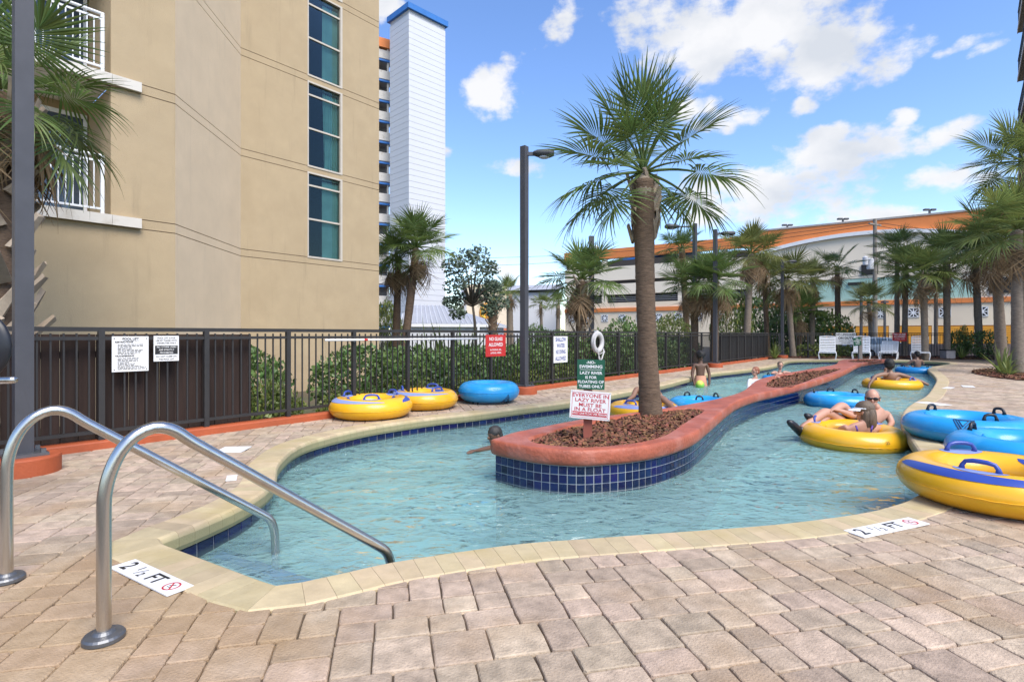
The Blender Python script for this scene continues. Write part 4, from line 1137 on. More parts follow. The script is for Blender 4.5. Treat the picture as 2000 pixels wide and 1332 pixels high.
# ================================================================ LAMP POSTS AND POLES
def lamp_post(label, x, d, ztop, w, rz, pier=True, head=1, arm=.35, hs_=1.0, group=None, zb=0.0, px=None, hl=.42):
    p = at(x, HY, d); p.z = zb
    r_ = thing('lamp_post', label, 'lamp post', p, group)
    if pier:
        pb = MB(); pb.lathe([(.26, -.02), (.262, .135), (.258, .146), (.246, .152)], p, 64); pb.build('pier', CURB, r_, smooth=False)
        bp = MB(); bp.box((p.x, p.y, .165), (.30, .30, .025), rz)
        for sx_ in (-1, 1):
            for sy_ in (-1, 1):
                c_, s_ = math.cos(rz), math.sin(rz); q = Vector((sx_ * .115, sy_ * .115)); bp.box((p.x + q.x * c_ - q.y * s_, p.y + q.x * s_ + q.y * c_, .19), (.035, .035, .04), rz)
        bp.build('base_plate', FLANGE, r_)
    z0 = .176 if pier else zb
    MB().box((p.x, p.y, (z0 + ztop) / 2), (w, w, ztop - z0), rz).build('pole', POLE, r_)
    if head:
        dr_ = head
        hd = MB(); prof_ = [(0, .05), (.10, .085), (hl - .1, .105), (hl, .06)]
        pts = [(p.x + dr_ * (w / 2 + arm + a * hs_), p.y, ztop - .14) for a, _ in prof_]
        hd.tube(pts, [r2 * hs_ * 1.35 for _, r2 in prof_], 12, flat=.62); hd.build('lamp_head', POLE, r_, smooth=True)
        MB().box((p.x + dr_ * (w / 2 + arm / 2), p.y, ztop - .15), (arm + .12, .05, .07)).build('arm', POLE, r_)
        lm = MB(); q = Vector(pts[1]); lm.ball((q.x + dr_ * .12 * hs_, q.y, q.z - .075 * hs_), (.12 * hs_, .08 * hs_, .035), 10, 5); lm.build('lens', mat('lamp_lens', (.45, .46, .48), rough=.3), r_)
    return r_
fa = math.atan2(FD.y, FD.x)
GP = 'lamp posts on orange piers along the fence'
lamp_post('thick charcoal lamp post nearest the camera, in front of the big booted palm', 45, 4.75, 5.4, .126, fa, head=0, group=GP)
lamp_post('charcoal lamp post with a cobra head standing by the blue tube on the deck', 1024, 11.1, 5.0, .125, fa, head=1, arm=.12, group=GP)
lamp_post('charcoal lamp post behind the boy standing in the water', 1397, 19.9, 5.0, .13, fa, head=1, arm=.14, group=GP, hl=.5)
lamp_post('charcoal lamp post at the far corner of the pool fence', 1528, 27.6, 5.0, .13, fa, head=1, arm=.2, group=GP)
lp = lamp_post('black pole carrying two small white floodlights beyond the fence', 1155, 16.5, 4.15, .15, 0, pier=False, head=0, zb=GZ)
p = at(1155, 490, 16.5)
for dx in (-.09, .14):
    b = MB(); b.ball((p.x + dx, p.y - .12, p.z + dx * .5), (.07, .08, .07), 10, 6); b.build('floodlight', WHITE, lp, smooth=True)
lamp_post('tall car park lamp rising above the twin palms behind the big trunk', 1357, 26, 6.45, .16, .6, pier=False, head=-1, arm=.7, zb=GZ, hs_=1.5)
lamp_post('thin car park lamp in front of the teal garage panel', 1682, 48, 5.35, .17, 0, pier=False, head=0, zb=GZ)
p = at(1682, 565, 48); MB().box((p.x, p.y, p.z), (.5, .5, .18)).build('lamp_head', POLE, bpy.data.objects['lamp_post.006'])
lamp_post('thin low car park lamp in front of the orange garage doors', 1728, 52, 4.4, .16, 0, pier=False, head=0, zb=GZ)
p = at(1728, 590, 52); MB().box((p.x, p.y, p.z), (.45, .45, .16)).build('lamp_head', POLE, bpy.data.objects['lamp_post.007'])
# utility pole with crossarm, transformer and wires
p = at(1709, 653, 50); up_ = thing('utility_pole', 'grey timber utility pole with crossarm and white transformer before the garage', 'utility pole', (p.x, p.y, GZ))
zt = HC + (653 - 428) * 50 / F
MB().tube([(p.x, p.y, GZ), (p.x, p.y, zt)], [.22, .15], 10).build('pole', WOODGREY, up_)
MB().box((p.x, p.y, zt - .5), (1.9, .12, .14), .5).build('crossarm', WOODGREY, up_)
MB().box((p.x + .5, p.y, zt - 1.3), (1.3, .1, .12), .5).build('crossarm', WOODGREY, up_)
b = MB(); b.lathe([(.26, 0), (.28, .1), (.28, .9), (.2, 1.0), (.05, 1.02)], (p.x - .5, p.y - .1, zt - 4.6), 14); b.lathe([(.2, 0), (.22, .7), (.05, .8)], (p.x - .95, p.y - .1, zt - 4.2), 12); b.build('transformer', WHITEFAR, up_)
wr = thing('power_lines', 'thin black power lines strung from the utility pole across the garage', 'power lines', (p.x, p.y, zt - .4))
for dx, q in ((-.8, at(900, 505, 75)), (.8, at(930, 520, 75)), (-.8, at(2080, 455, 45)), (.8, at(2080, 432, 45)), (0, at(1150, 575, 70)), (0, at(2080, 520, 45))):
    a_ = Vector((p.x + dx, p.y, zt - .4 if dx else zt - 5)); N_ = 14
    MB().tube([a_.lerp(q, i / N_) - Vector((0, 0, .8 * math.sin(math.pi * i / N_))) for i in range(N_ + 1)], .022, 4).build('wire', INKB, wr)
# ================================================================ PALMS, TREES, SHRUBS
def frond_mesh(name, m, seed, nseg=38, pet=.42, fold=.25, curve=.25, droop=.15, wid=1.0, ragged=.1, dead=0.0, spread=118):
    "costapalmate fan leaf of unit length: petiole along +X, arching midrib, split pleated segments with thin drooping tips"
    r = random.Random(seed); mb = MB()
    N_ = 6
    P_ = []
    for i in range(N_ + 1):
        t = i / N_; P_.append(Vector((pet * t, 0, .10 * pet * math.sin(t * 2.2) - .02 * t)))
    mb.tube(P_, [.016 - .007 * i / N_ for i in range(N_ + 1)], 5)
    h = P_[-1]; rad = 1 - pet
    for i in range(nseg):
        t = i / (nseg - 1) * 2 - 1
        ang = R(spread) * (abs(t) ** .9) * (1 if t > 0 else -1)
        c = .36 * rad * (1 - abs(t)) ** 1.1
        L = rad * (1.0 - .30 * abs(t) ** 1.4) * r.uniform(1 - ragged, 1.03) - c * .75
        o = h + Vector((c, 0, -curve * c * c / rad))
        da = R(spread) * 2 / nseg
        dirv = Vector((math.cos(ang), math.sin(ang), 0)); side = Vector((-dirv.y, dirv.x, 0))
        dz = r.gauss(0, .03) + dead * r.uniform(-.6, .1); dr = droop * r.uniform(.5, 1.6) * (1 + .6 * abs(t)); sw = r.gauss(0, .05) * (1 + 2 * dead)
        st = [0.0, .18, .38, .55, .74, .9, 1.0]
        wmax = da * L * .52 * .5 * wid
        o_ = len(mb.v)
        for k, s in enumerate(st):
            w = (min(1.0, .12 + s / .45) if s < .45 else max(.02, 1 - ((s - .45) / .56) ** .85)) * wmax + .0008
            q = o + dirv * (L * s) + side * (sw * L * s * s)
            q.z += fold * abs(math.sin(ang)) * L * s * (1 - .5 * s) + dz * L * s - dr * L * s ** 2.4 - curve * .6 * (L * s * max(0, math.cos(ang))) ** 2
            cz = w * .55
            mb.v += [q + side * w + Vector((0, 0, cz * .5)), q - Vector((0, 0, cz * .5)), q - side * w + Vector((0, 0, cz * .5))]
        for k in range(len(st) - 1):
            a = o_ + k * 3
            mb.f += [(a, a + 1, a + 4, a + 3), (a + 1, a + 2, a + 5, a + 4)]
    return mb.mesh(name, m)
FRONDS = {}
for key, m in (('near', FR1), ('olive', FR2), ('far', FR0)):
    FRONDS[key] = {'young': [frond_mesh('frond', m, 10 + i, 30, .36, .5, .10, .03, 1.15, .08, spread=85) for i in range(2)],
                   'mid': [frond_mesh('frond', m, 20 + i, 36, .42, .30, .30, .09, 1.02, .12) for i in range(3)],
                   'old': [frond_mesh('frond', m, 30 + i, 36, .44, .08, .6, .26, 1.0, .15) for i in range(3)],
                   'dead': [frond_mesh('frond', FR3, 40 + i, 30, .42, -.1, 1.2, .7, .8, .25, dead=.6) for i in range(2)]}
def place_frond(root, me, o, azd, eld, s, roll=0.0):
    a, e = R(azd), R(eld)
    d = Vector((math.cos(a) * math.cos(e), math.sin(a) * math.cos(e), math.sin(e)))
    side = Vector((-math.sin(a), math.cos(a), 0)); up_ = d.cross(side)
    if up_.z < 0 and eld < 90: up_ = -up_; side = -side
    M = Matrix(((d.x, side.x, up_.x, o.x), (d.y, side.y, up_.y, o.y), (d.z, side.z, up_.z, o.z), (0, 0, 0, 1)))
    if M.to_3x3().determinant() < 0:
        M = Matrix(((d.x, -side.x, up_.x, o.x), (d.y, -side.y, up_.y, o.y), (d.z, -side.z, up_.z, o.z), (0, 0, 0, 1)))
    return inst('frond', me, root, M @ Matrix.Rotation(roll, 4, 'X') @ Matrix.Scale(s, 4))
def boot_mesh(seed, L=.30):
    r = random.Random(seed); mb = MB(); w = .055
    # forked leaf base: a tapering wedge that leans out from the trunk
    mb.v += [Vector(p) for p in ((-w, 0, 0), (w, 0, 0), (w * .8, -.035, 0), (-w * .8, -.035, 0), (-w * .6, -.07, L * .6), (w * .6, -.07, L * .6), (w * .5, -.10, L * .6), (-w * .5, -.10, L * .6),
                                     (-w * .5, -.10, L), (w * .4, -.105, L * r.uniform(.85, 1)), (w * .3, -.13, L * .95), (-w * .4, -.13, L * .9))]
    for k in (0, 4): mb.f += [(k, k + 1, k + 5, k + 4), (k + 1, k + 2, k + 6, k + 5), (k + 2, k + 3, k + 7, k + 6), (k + 3, k, k + 4, k + 7)]
    mb.f.append((8, 9, 10, 11))
    return mb.mesh('boot', BOOT)
BOOTS = [boot_mesh(i) for i in range(3)]
def palm(label, base, top, tr, cr, n=24, kind='far', seed=1, boots=0.0, dead=4, group=None, lean=.0, spec=None, low=-39, skirt=0, bscale=1.0, bulge=1.15):
    "sabal palm: bark trunk, old leaf bases, and a round head of fan leaves, each leaf its own part"
    r = random.Random(seed); base, top = Vector(base), Vector(top)
    root = thing('palm_tree', label, 'palm tree', base, group)
    ax = top - base; H = ax.length; N_ = max(14, int(H / (.045 if spec else .09))); b = MB(); pts, rs = [], []
    for i in range(N_ + 1):
        t = i / N_; p = base.lerp(top, t) + Vector((lean * math.sin(math.pi * t), 0, 0)); pts.append(p)
        rr = tr * (1.0 + (bulge - 1) * math.exp(-t * H / .35) + .06 * math.sin(t * 5 + seed) - .10 * t) * (1 + r.uniform(-.03, .03))
        rs.append(rr)
    b.tube(pts, rs, 18)
    b.build('trunk', TRUNK if spec or kind == 'near' else BARK2, root, smooth=True)
    # fibrous heart where the leaves leave the trunk
    hb_ = MB(); hb_.lathe([(tr * .8, -.34), (tr * .95, -.14), (tr * .72, .0), (tr * .4, .07), (.02, .10)], top, 12); hb_.build('crown_base', BOOT, root, smooth=True)
    if boots > 0:
        nb = int(boots * H / .055)
        for i in range(nb):
            t = 1 - boots * (1 - i / nb); an = i * 2.39996 + seed; q = base.lerp(top, t) + Vector((lean * math.sin(math.pi * t), 0, 0)) - base
            q += Vector((math.sin(an), -math.cos(an), 0)) * tr * .93
            M = Matrix.Translation(q) @ Matrix.Rotation(an, 4, 'Z') @ Matrix.Rotation(r.gauss(.12, .12), 4, 'X') @ Matrix.Rotation(r.choice((-1, 1)) * r.uniform(.25, .6), 4, 'Y') @ Matrix.Scale(bscale * r.uniform(.8, 1.25), 4)
            inst('boot', BOOTS[i % 3], root, M)
    c = top - base
    V = FRONDS[kind]
    if spec:
        for (a, e, s, cls) in spec: place_frond(root, V[cls][r.randrange(len(V[cls]))], c + Vector((0, 0, .1)), a, e, s * cr, r.gauss(0, .15))
    for i in range(n):
        t = (i + .5) / n
        e = 82 - (82 - low) * t ** .82 + r.gauss(0, 6)
        a = math.degrees(i * 2.39996) + seed * 47 + r.gauss(0, 8)
        cls = 'young' if e > 52 else ('mid' if e > 2 else 'old')
        s = cr * r.uniform(.86, 1.1) * (.88 if e > 60 else 1.0)
        place_frond(root, V[cls][r.randrange(len(V[cls]))], c + Vector((0, 0, .10 * t)), a, e, s, r.gauss(0, .2))
    for i in range(dead):
        place_frond(root, V['dead'][i % 2], c + Vector((0, 0, -.05)), i * 360 / max(1, dead) + seed * 31 + r.gauss(0, 20), r.uniform(-72, -42), cr * r.uniform(.7, .95), r.gauss(0, .3))
    return root
PG = 'sabal palms round the pool'
def pal(label, bx, d, tx, ty, tpx, rpx, zb=GZ, **k):
    "palm whose trunk foot shows at column bx, trunk head at (tx, ty), trunk tpx wide and leaves reaching rpx at distance d"
    base = at(bx, HY, d); base.z = zb
    k['n'] = int(k.get('n', 24) * (.9 if d < 10 else .76))
    if d > 15:
        ty -= 10; k['low'] = max(-30, k.get('low', -48))
    return palm(label, base, at(tx, ty, d + k.pop('dd', 0)), (.76 if d > 15 else 1) * tpx * d / F / 2, rpx * (1.0 if d > 15 else 1.08) * d / F, group=PG, **k)
# the palm on the island, leaf by leaf
spec = [(186, 14, 1.04, 'mid'), (198, -16, 1.04, 'old'), (174, -30, 1.0, 'old'), (172, 38, 1.02, 'mid'), (192, 58, 1.0, 'mid'), (222, -4, .85, 'mid'),
        (3, 36, 1.08, 'mid'), (352, -4, 1.06, 'old'), (10, -26, 1.04, 'old'), (350, 62, .98, 'mid'), (325, 4, .8, 'mid'),
        (255, 82, 1.04, 'mid'), (200, 74, 1.04, 'young'), (340, 76, 1.06, 'young'), (300, 58, .8, 'mid'), (238, 40, .7, 'mid'),
        (90, 34, .9, 'mid'), (125, -12, .9, 'old'), (62, -16, .9, 'old'), (208, -46, .85, 'old'), (334, -48, .85, 'old')]
base = G(1271, 811, .16); base.z = .13
palm('tall palm with a slim grey-brown trunk growing in the mulch of the planter island', base, at(1257, 352, 6.9), .130, 1.36, n=0, kind='near', seed=3, boots=0.0, dead=0, group=PG, spec=spec, lean=-.02, bulge=1.22)
pc = bpy.data.objects[[o.name for o in col.objects if o.name.startswith('palm_tree')][-1]]
r = random.Random(5)
for i in range(44):       # short boots only under its head
    an = i * 2.39996; z = 2.97 - .13 - .62 + .72 * i / 44
    M = Matrix.Translation(Vector((-.085 + .126 * math.sin(an), -.126 * math.cos(an), z))) @ Matrix.Rotation(an, 4, 'Z') @ Matrix.Rotation(r.gauss(-.22, .06), 4, 'X') @ Matrix.Rotation(r.choice((-1, 1)) * .45, 4, 'Y') @ Matrix.Scale(.88, 4)
    inst('boot', BOOTS[i % 3], pc, M)
pal('big palm with a criss-cross booted trunk behind the thick lamp post, before the balconies', -14, 7.3, 2, 188, 70, 226, kind='near', seed=8, n=25, boots=.96, dead=12, low=-52, bscale=1.5)
pal('leaning palm with a bare trunk beside the white tower', 783, 20, 813, 497, 21, 94, kind='near', seed=11, n=34, dead=5, low=-34)
pal('dark palm with a skirt of dead leaves, behind the leaning one by the tower', 772, 20.8, 778, 520, 19, 80, kind='near', seed=12, n=20, dead=10, low=-41)
pal('squat palm with a thick booted trunk beside the floodlight pole', 1133, 16, 1136, 560, 30, 98, kind='near', seed=15, n=30, boots=.7, dead=7, low=-42)
pal('short thick-trunked palm under the small leafy tree', 963, 30, 962, 590, 23, 46, seed=17, n=22, boots=.6, dead=8, low=-49, kind='near')
pal('slim palm touching the mid lamp post on its far side', 997, 32, 995, 582, 17, 44, seed=18, n=22, dead=5)
pal('small yellow-green palm beyond the hedge below the booted palm', 1089, 29, 1090, 606, 11, 34, seed=19, n=18, dead=2)
pal('pale little palm half hidden behind the fat booted palm', 1060, 33, 1056, 605, 9, 32, seed=20, n=18, dead=2)
pal('tall dark palm peeping out behind the island palm', 1345, 33, 1332, 498, 16, 56, seed=22, n=24, dead=3, kind='near')
pal('drooping palm with two-tone dead leaves behind the boy', 1358, 21, 1356, 570, 19, 74, seed=23, n=26, dead=10, low=-49, kind='near')
pal('full palm directly behind the second pier lamp post', 1394, 20.5, 1397, 560, 20, 84, seed=24, n=30, dead=9, low=-49, kind='near')
pal('high round-headed palm over the teal wall', 1455, 25, 1467, 508, 18, 78, seed=26, n=30, dead=9, low=-45, kind='olive')
pal('shorter shaded palm just beyond the high round-headed one', 1500, 30, 1493, 548, 13, 52, seed=27, n=22, dead=3, low=-41, kind='near')
pal('leaning olive palm rooted in the back bed at the fence corner', 1549, 28.4, 1537, 556, 15, 74, zb=.0, seed=28, n=26, dead=8, low=-49, kind='olive')
pal('bushy palm in the thicket between the fence corner and the slender palm', 1585, 31, 1588, 560, 14, 58, seed=29, n=26, dead=8, low=-53, kind='olive')
pal('low fan palm at the foot of the thicket', 1560, 30.5, 1562, 622, 12, 66, seed=30, n=24, dead=4, low=-25, kind='near')
pal('slender palm with a thin open head before the arch', 1638, 33, 1635, 535, 14, 58, seed=31, n=15, dead=4, low=-28, kind='near')
pal('low yellowish palm between the two thin car park lamps', 1704, 44, 1697, 604, 11, 56, seed=32, n=22, dead=3, low=-45, kind='olive')
pal('palm with an S-bent trunk in front of the grille blocks', 1766, 29, 1769, 540, 14, 74, seed=33, n=28, dead=3, low=-41, kind='far')
pal('smaller palm with a dark head just beside the utility pole', 1752, 33, 1752, 500, 12, 60, seed=38, n=22, dead=2, low=-36, kind='far')
pal('palm with a shaggy booted neck over the white chairs', 1808, 26, 1803, 548, 17, 78, seed=34, n=28, boots=.3, dead=3, low=-41, kind='far')
pal('straight dark-trunked palm beside the pale garage doors', 1850, 27, 1849, 520, 16, 84, seed=35, n=30, dead=3, low=-45, kind='far')
pal('baby palm with a bright yellow-green tuft before the grilles', 1828, 40, 1828, 588, 9, 34, seed=36, n=18, dead=1, kind='olive')
pal('palm rising out of the round dark shrub', 1914, 27.5, 1905, 520, 16, 80, zb=.0, seed=37, n=28, dead=4, low=-45, kind='far')
pal('palm with a ragged brown neck next to the biggest trunk', 1957, 20, 1944, 490, 24, 108, zb=.0, seed=39, n=30, boots=.22, dead=5, low=-41, kind='far')
pal('thickest smooth-trunked palm at the edge of the deck bed', 1988, 16.6, 1985, 462, 27, 118, zb=.0, seed=40, n=32, dead=5, low=-42, kind='far')
pal('tallest palm, its head highest against the sky beside the high-rise', 2006, 19, 2002, 330, 24, 122, zb=.0, seed=41, n=30, dead=2, low=-36, kind='far')
# leafy shrubs and the small tree: leaves on twigs
def leaves(mb, c, r3, n, size, seed, shell=.55, flat=0.0):
    r = random.Random(seed)
    for _ in range(n):
        while True:
            p = Vector((r.uniform(-1, 1), r.uniform(-1, 1), r.uniform(-1, 1))); l = p.length
            if .05 < l < 1: break
        l2 = l ** shell; p = p / l * l2
        bump = 1 + .22 * noise.noise(p * 2.2 + Vector((seed, 0, 0)))
        q = Vector((c[0] + p.x * r3[0] * bump, c[1] + p.y * r3[1] * bump, c[2] + p.z * r3[2] * bump))
        d = Vector((r.gauss(0, 1), r.gauss(0, 1), r.gauss(.2, .7) * (1 - flat))).normalized(); s = d.cross(Vector((r.gauss(0, 1), r.gauss(0, 1), r.gauss(0, 1)))).normalized()
        L = size * r.uniform(.6, 1.3); w = L * .36; up_ = d.cross(s) * (.12 * L)
        o = len(mb.v)
        mb.v += [q - d * L * .5, q + s * w + up_, q + d * L * .5, q - s * w + up_]
        mb.f += [(o, o + 1, o + 2), (o, o + 2, o + 3)]
def twigs(mb, c, r3, n, seed, z0=0.0):
    r = random.Random(seed)
    for _ in range(n):
        a, e = r.uniform(0, 6.28), r.uniform(.3, 1.3); rr = r.uniform(.5, .9)
        e_ = Vector((c[0] + math.cos(a) * math.cos(e) * r3[0] * rr, c[1] + math.sin(a) * math.cos(e) * r3[1] * rr, c[2] + math.sin(e) * r3[2] * rr * .8))
        b0 = Vector((c[0] + math.cos(a) * .05, c[1] + math.sin(a) * .05, z0)); mid_ = b0.lerp(e_, .5) + Vector((0, 0, .1))
        mb.tube([b0, mid_, e_], [.016, .010, .004], 5)
protos = {}
def shrub(label, x, y, r3, h, kind='dark', seed=1, z=GZ, cat='shrub', group='shrubs outside the pool fence', n=2600, size=.075):
    key = (kind, n, size, seed % 3)
    if key not in protos:
        lb, tb = MB(), MB(); leaves(lb, (0, 0, .55), (1, 1, .5), n, size, seed * 7 + n); twigs(tb, (0, 0, .5), (1, 1, .5), 14, seed)
        protos[key] = (lb.mesh('foliage', LEAF if kind == 'dark' else LEAFLT), tb.mesh('stems', BARK))
    t = thing('shrub', label, cat, (x, y, z), group)
    M = Matrix.Diagonal((r3[0], r3[1], h, 1)) @ Matrix.Rotation(seed * 1.3, 4, 'Z')
    f_ = inst('foliage', protos[key][0], t, M); inst('stems', protos[key][1], t, M)
    return t
for i, (s, off, rr, h, kd, lab) in enumerate((
        (2.55, -.95, .60, 1.55, 'dark', 'dark clipped shrub beyond the fence at the end of the brown board screen'),
        (2.5, -.62, .50, .80, 'light', 'light green low shrub at the foot of the fence beside the brown board screen'),
        (3.95, -.6, .50, .62, 'light', 'light low shrub behind the large yellow tube on the deck'),
        (4.75, -1.0, .80, 1.62, 'dark', 'dark shrub behind the middle of the white pole on the fence'),
        (5.1, -.55, .50, .75, 'light', 'yellowish low shrub beyond the fence behind the second yellow tube'),
        (6.0, -1.05, .78, 1.6, 'dark', 'dark shrub behind the far end of the white pole'),
        (6.5, -.55, .5, .7, 'light', 'light low shrub behind the blue tube on the deck'),
        (7.5, -1.1, .8, 1.45, 'dark', 'dark shrub beneath the red no-glass sign'),
        (9.0, -1.1, .8, 1.5, 'dark', 'dark shrub between the lamp post and the shallow water sign'),
        (8.6, -.55, .5, .7, 'light', 'light low shrub below the shallow water sign'),
        (10.5, -1.1, .85, 1.7, 'dark', 'dark shrub behind the white life ring'),
        (10.2, -.55, .5, .75, 'light', 'light low shrub below the life ring'),
        (12.1, -1.15, .9, 1.72, 'dark', 'dark shrub seen just beside the island palm trunk'),
        (13.8, -1.2, .95, 1.85, 'dark', 'tall dark shrub behind the island palm trunk'),
        (15.6, -1.2, .95, 1.6, 'dark', 'dark shrub behind the fence to one side of the boy'),
        (17.5, -1.2, 1.0, 1.6, 'dark', 'dark shrub behind the fence right behind the boy'),
        (19.6, -1.3, 1.0, 1.6, 'dark', 'dark shrub behind the second pier lamp post'))):
    p = FP(s, off - (.42 if kd == 'dark' else .02)); shrub(lab, p.x, p.y, (rr * (1.3 if s > 3 else 1.1), rr * 1.1), (1.38 if s < 11 else h * .93) if kd == 'dark' else h * 1.15, kd, i, n=3000 if kd == 'dark' else 1500, size=.085 if kd == 'dark' else .10)
for i, (x, d, rp, h, kd, lab) in enumerate((
        (1045, 19, 40, 1.9, 'dark', 'round shrub behind the lamp post below the booted palm'), (1095, 19.5, 48, 1.75, 'dark', 'wide shrub before the little yellow-green palm'),
        (1215, 18.5, 56, 2.05, 'dark', 'broad fresh green shrub beside the floodlight pole'), (1262, 20, 45, 1.75, 'dark', 'shrub hidden behind the island palm trunk at fence height'),
        (755, 24, 34, 3.0, 'light', 'tall loose shrub at the corner of the tan hotel'), (1310, 30, 46, 2.6, 'light', 'light shrub before the pale garage wall'),
        (1430, 26, 40, 3.6, 'light', 'light green shrub between two palms near the teal wall'), (1560, 33, 66, 3.2, 'dark', 'large dark thicket shrub at the fence corner'),
        (1610, 33, 54, 2.9, 'light', 'grey-green thicket shrub beside the slender palm'), (1500, 34, 60, 4.2, 'dark', 'deep dark shrub under the shaded palm'))):
    p = at(x, HY, d); shrub(lab, p.x, p.y, (rp * d / F, rp * d / F), h, kd, i + 3, n=3400, size=.07)
for i, (x, d, rp, h, kd, lab) in enumerate(((1870, 27.6, 20, 1.35, 'dark', 'round dark shrub in the back bed by the grey bin'), (1925, 26.8, 34, 1.35, 'dark', 'big round dark shrub around the foot of a palm in the back bed'),
        (1882, 27.4, 9, 1.6, 'light', 'small pointed light shrub sprouting from the back bed'), (1600, 29.9, 70, .9, 'light', 'flowering pale shrub behind the fence near the slatted chair'), (1655, 29.6, 34, .8, 'light', 'yellow-green shrub behind the lifeguard sign'))):
    p = at(x, HY, d); shrub(lab, p.x, p.y, (rp * d / F, rp * d / F), h, kd, i + 5, z=.0 if i < 3 else GZ + .2, group='shrubs in the back bed', n=1800, size=.09)
# strappy plants
def strap_plant(label, x, y, z, h, seed, n=34, m=None):
    r = random.Random(seed); t = thing('strap_plant', label, 'plant', (x, y, z), 'strap-leaved plants')
    mb = MB()
    for i in range(n):
        a = r.uniform(0, 6.28); e = r.uniform(.35, 1.45); L = h * r.uniform(.7, 1.15); d = Vector((math.cos(a), math.sin(a), 0)); s = Vector((-d.y, d.x, 0)); o = len(mb.v)
        for k in range(6):
            u = k / 5; w = .022 * h / .6 * (1 - u ** 2) + .001
            q = Vector((x, y, z)) + d * (L * u * math.cos(e)) + Vector((0, 0, L * (u * math.sin(e) - .35 * u * u * math.cos(e))))
            mb.v += [q - s * w, q + s * w]
        for k in range(5): mb.f.append((o + 2 * k, o + 2 * k + 1, o + 2 * k + 3, o + 2 * k + 2))
    mb.build('leaves', m or FR0, t)
for lab, x, d, z, h, sd_, n in (('spiky plant at the end of the far fence curb', 1514, 26.4, .02, .85, 1, 40), ('strap-leaved clump at the foot of the thickest palm', 1956, 16.4, .02, .95, 2, 44),
        ('small bright strap plant beside the grey bin', 1878, 26.6, .02, .7, 3, 34), ('second strap clump hugging the thickest palm trunk', 1970, 15.7, .02, .7, 4, 34)):
    p = at(x, HY, d); strap_plant(lab, p.x, p.y, z, h, sd_, n)
for i, (x, d, h) in enumerate(((845, 13.5, 2.0), (880, 13.8, 2.1), (905, 14.3, 1.9), (860, 14.4, 1.9))):
    p = at(x, HY, d); strap_plant(('tall bladed plant rising above the fence before the pavilion', 'tallest bladed plant above the fence before the pavilion roof', 'bladed plant above the fence near the small leafy tree', 'bladed plant at the back of the row before the pavilion')[i], p.x, p.y, GZ, h, 30 + i, 46, FR1)
# small leafy tree
p = at(932, HY, 26); ot = thing('leafy_tree', 'small blue-green leafy tree with a thin leaning trunk beside the pavilion', 'tree', (p.x, p.y, GZ))
b = MB(); top_ = at(922, 585, 26); b.tube([(p.x, p.y, GZ), p.lerp(top_, .5) - Vector((0, 0, .2)), top_], [.09, .065, .05], 8)
cl = []
r = random.Random(4)
for (x, y, rp) in ((885, 520, 22), (905, 505, 26), (935, 498, 24), (955, 525, 20), (920, 535, 34), (890, 555, 24), (950, 560, 24), (900, 585, 18), (935, 580, 20), (965, 560, 16), (880, 590, 15), (975, 590, 20), (955, 605, 16), (895, 610, 16)):
    q = at(x, y, 26 + r.uniform(-.7, .7)); cl.append((q, rp * 26 / F)); b.tube([top_ - Vector((0, 0, .3)), top_.lerp(q, .5) + Vector((0, 0, .1)), q], [.06, .04, .012], 6)
b.build('trunk', BARK, ot, smooth=True)
lb = MB()
for i, (q, rr) in enumerate(cl): leaves(lb, q, (rr * 1.1, rr * 1.1, rr * .85), 210, .16, 50 + i, shell=.9)
lb.build('crown', LEAFOAK, ot)
# ================================================================ RIVER TUBES
def tube_ring(Ro, a, b, seed, nt=84, npn=26):
    "inflated ring: welded seam, soft puckers beside it, slightly uneven"
    mb = MB(); Rm = Ro - a
    for i in range(nt):
        th = 2 * math.pi * i / nt
        for j in range(npn):
            ph = 2 * math.pi * j / npn
            pk = .006 * math.sin(th * 41 + seed) * math.exp(-((math.sin(ph)) / .35) ** 2)
            un = 1 + .018 * math.sin(2 * th + seed) * math.cos(ph)
            rr = Rm + (a + pk) * math.cos(ph) * un
            mb.v.append(Vector((rr * math.cos(th), rr * math.sin(th), b + (b + pk) * math.sin(ph))))
    for i in range(nt):
        for j in range(npn):
            mb.f.append((i * npn + j, ((i + 1) % nt) * npn + j, ((i + 1) % nt) * npn + (j + 1) % npn, i * npn + (j + 1) % npn))
    return mb
def tpt(Ro, a, b, th, ph, off=0.0):
    Rm = Ro - a; rr = Rm + (a + off) * math.cos(ph)
    return Vector((rr * math.cos(th), rr * math.sin(th), b + (b + off) * math.sin(ph)))
def tpatch(Ro, a, b, t0, t1, f, n=40, off=.0025):
    "printed panel lying on the ring between angles t0 and t1; f(u) gives its band of minor angles"
    mb = MB(); m = 5
    for i in range(n + 1):
        u = i / n; lo, hi = f(u)
        for j in range(m + 1): mb.v.append(tpt(Ro, a, b, R(t0 + (t1 - t0) * u), R(lo + (hi - lo) * j / m), off))
    for i in range(n):
        for j in range(m):
            q = i * (m + 1) + j; mb.f.append((q, q + m + 1, q + m + 2, q + 1))
    return mb
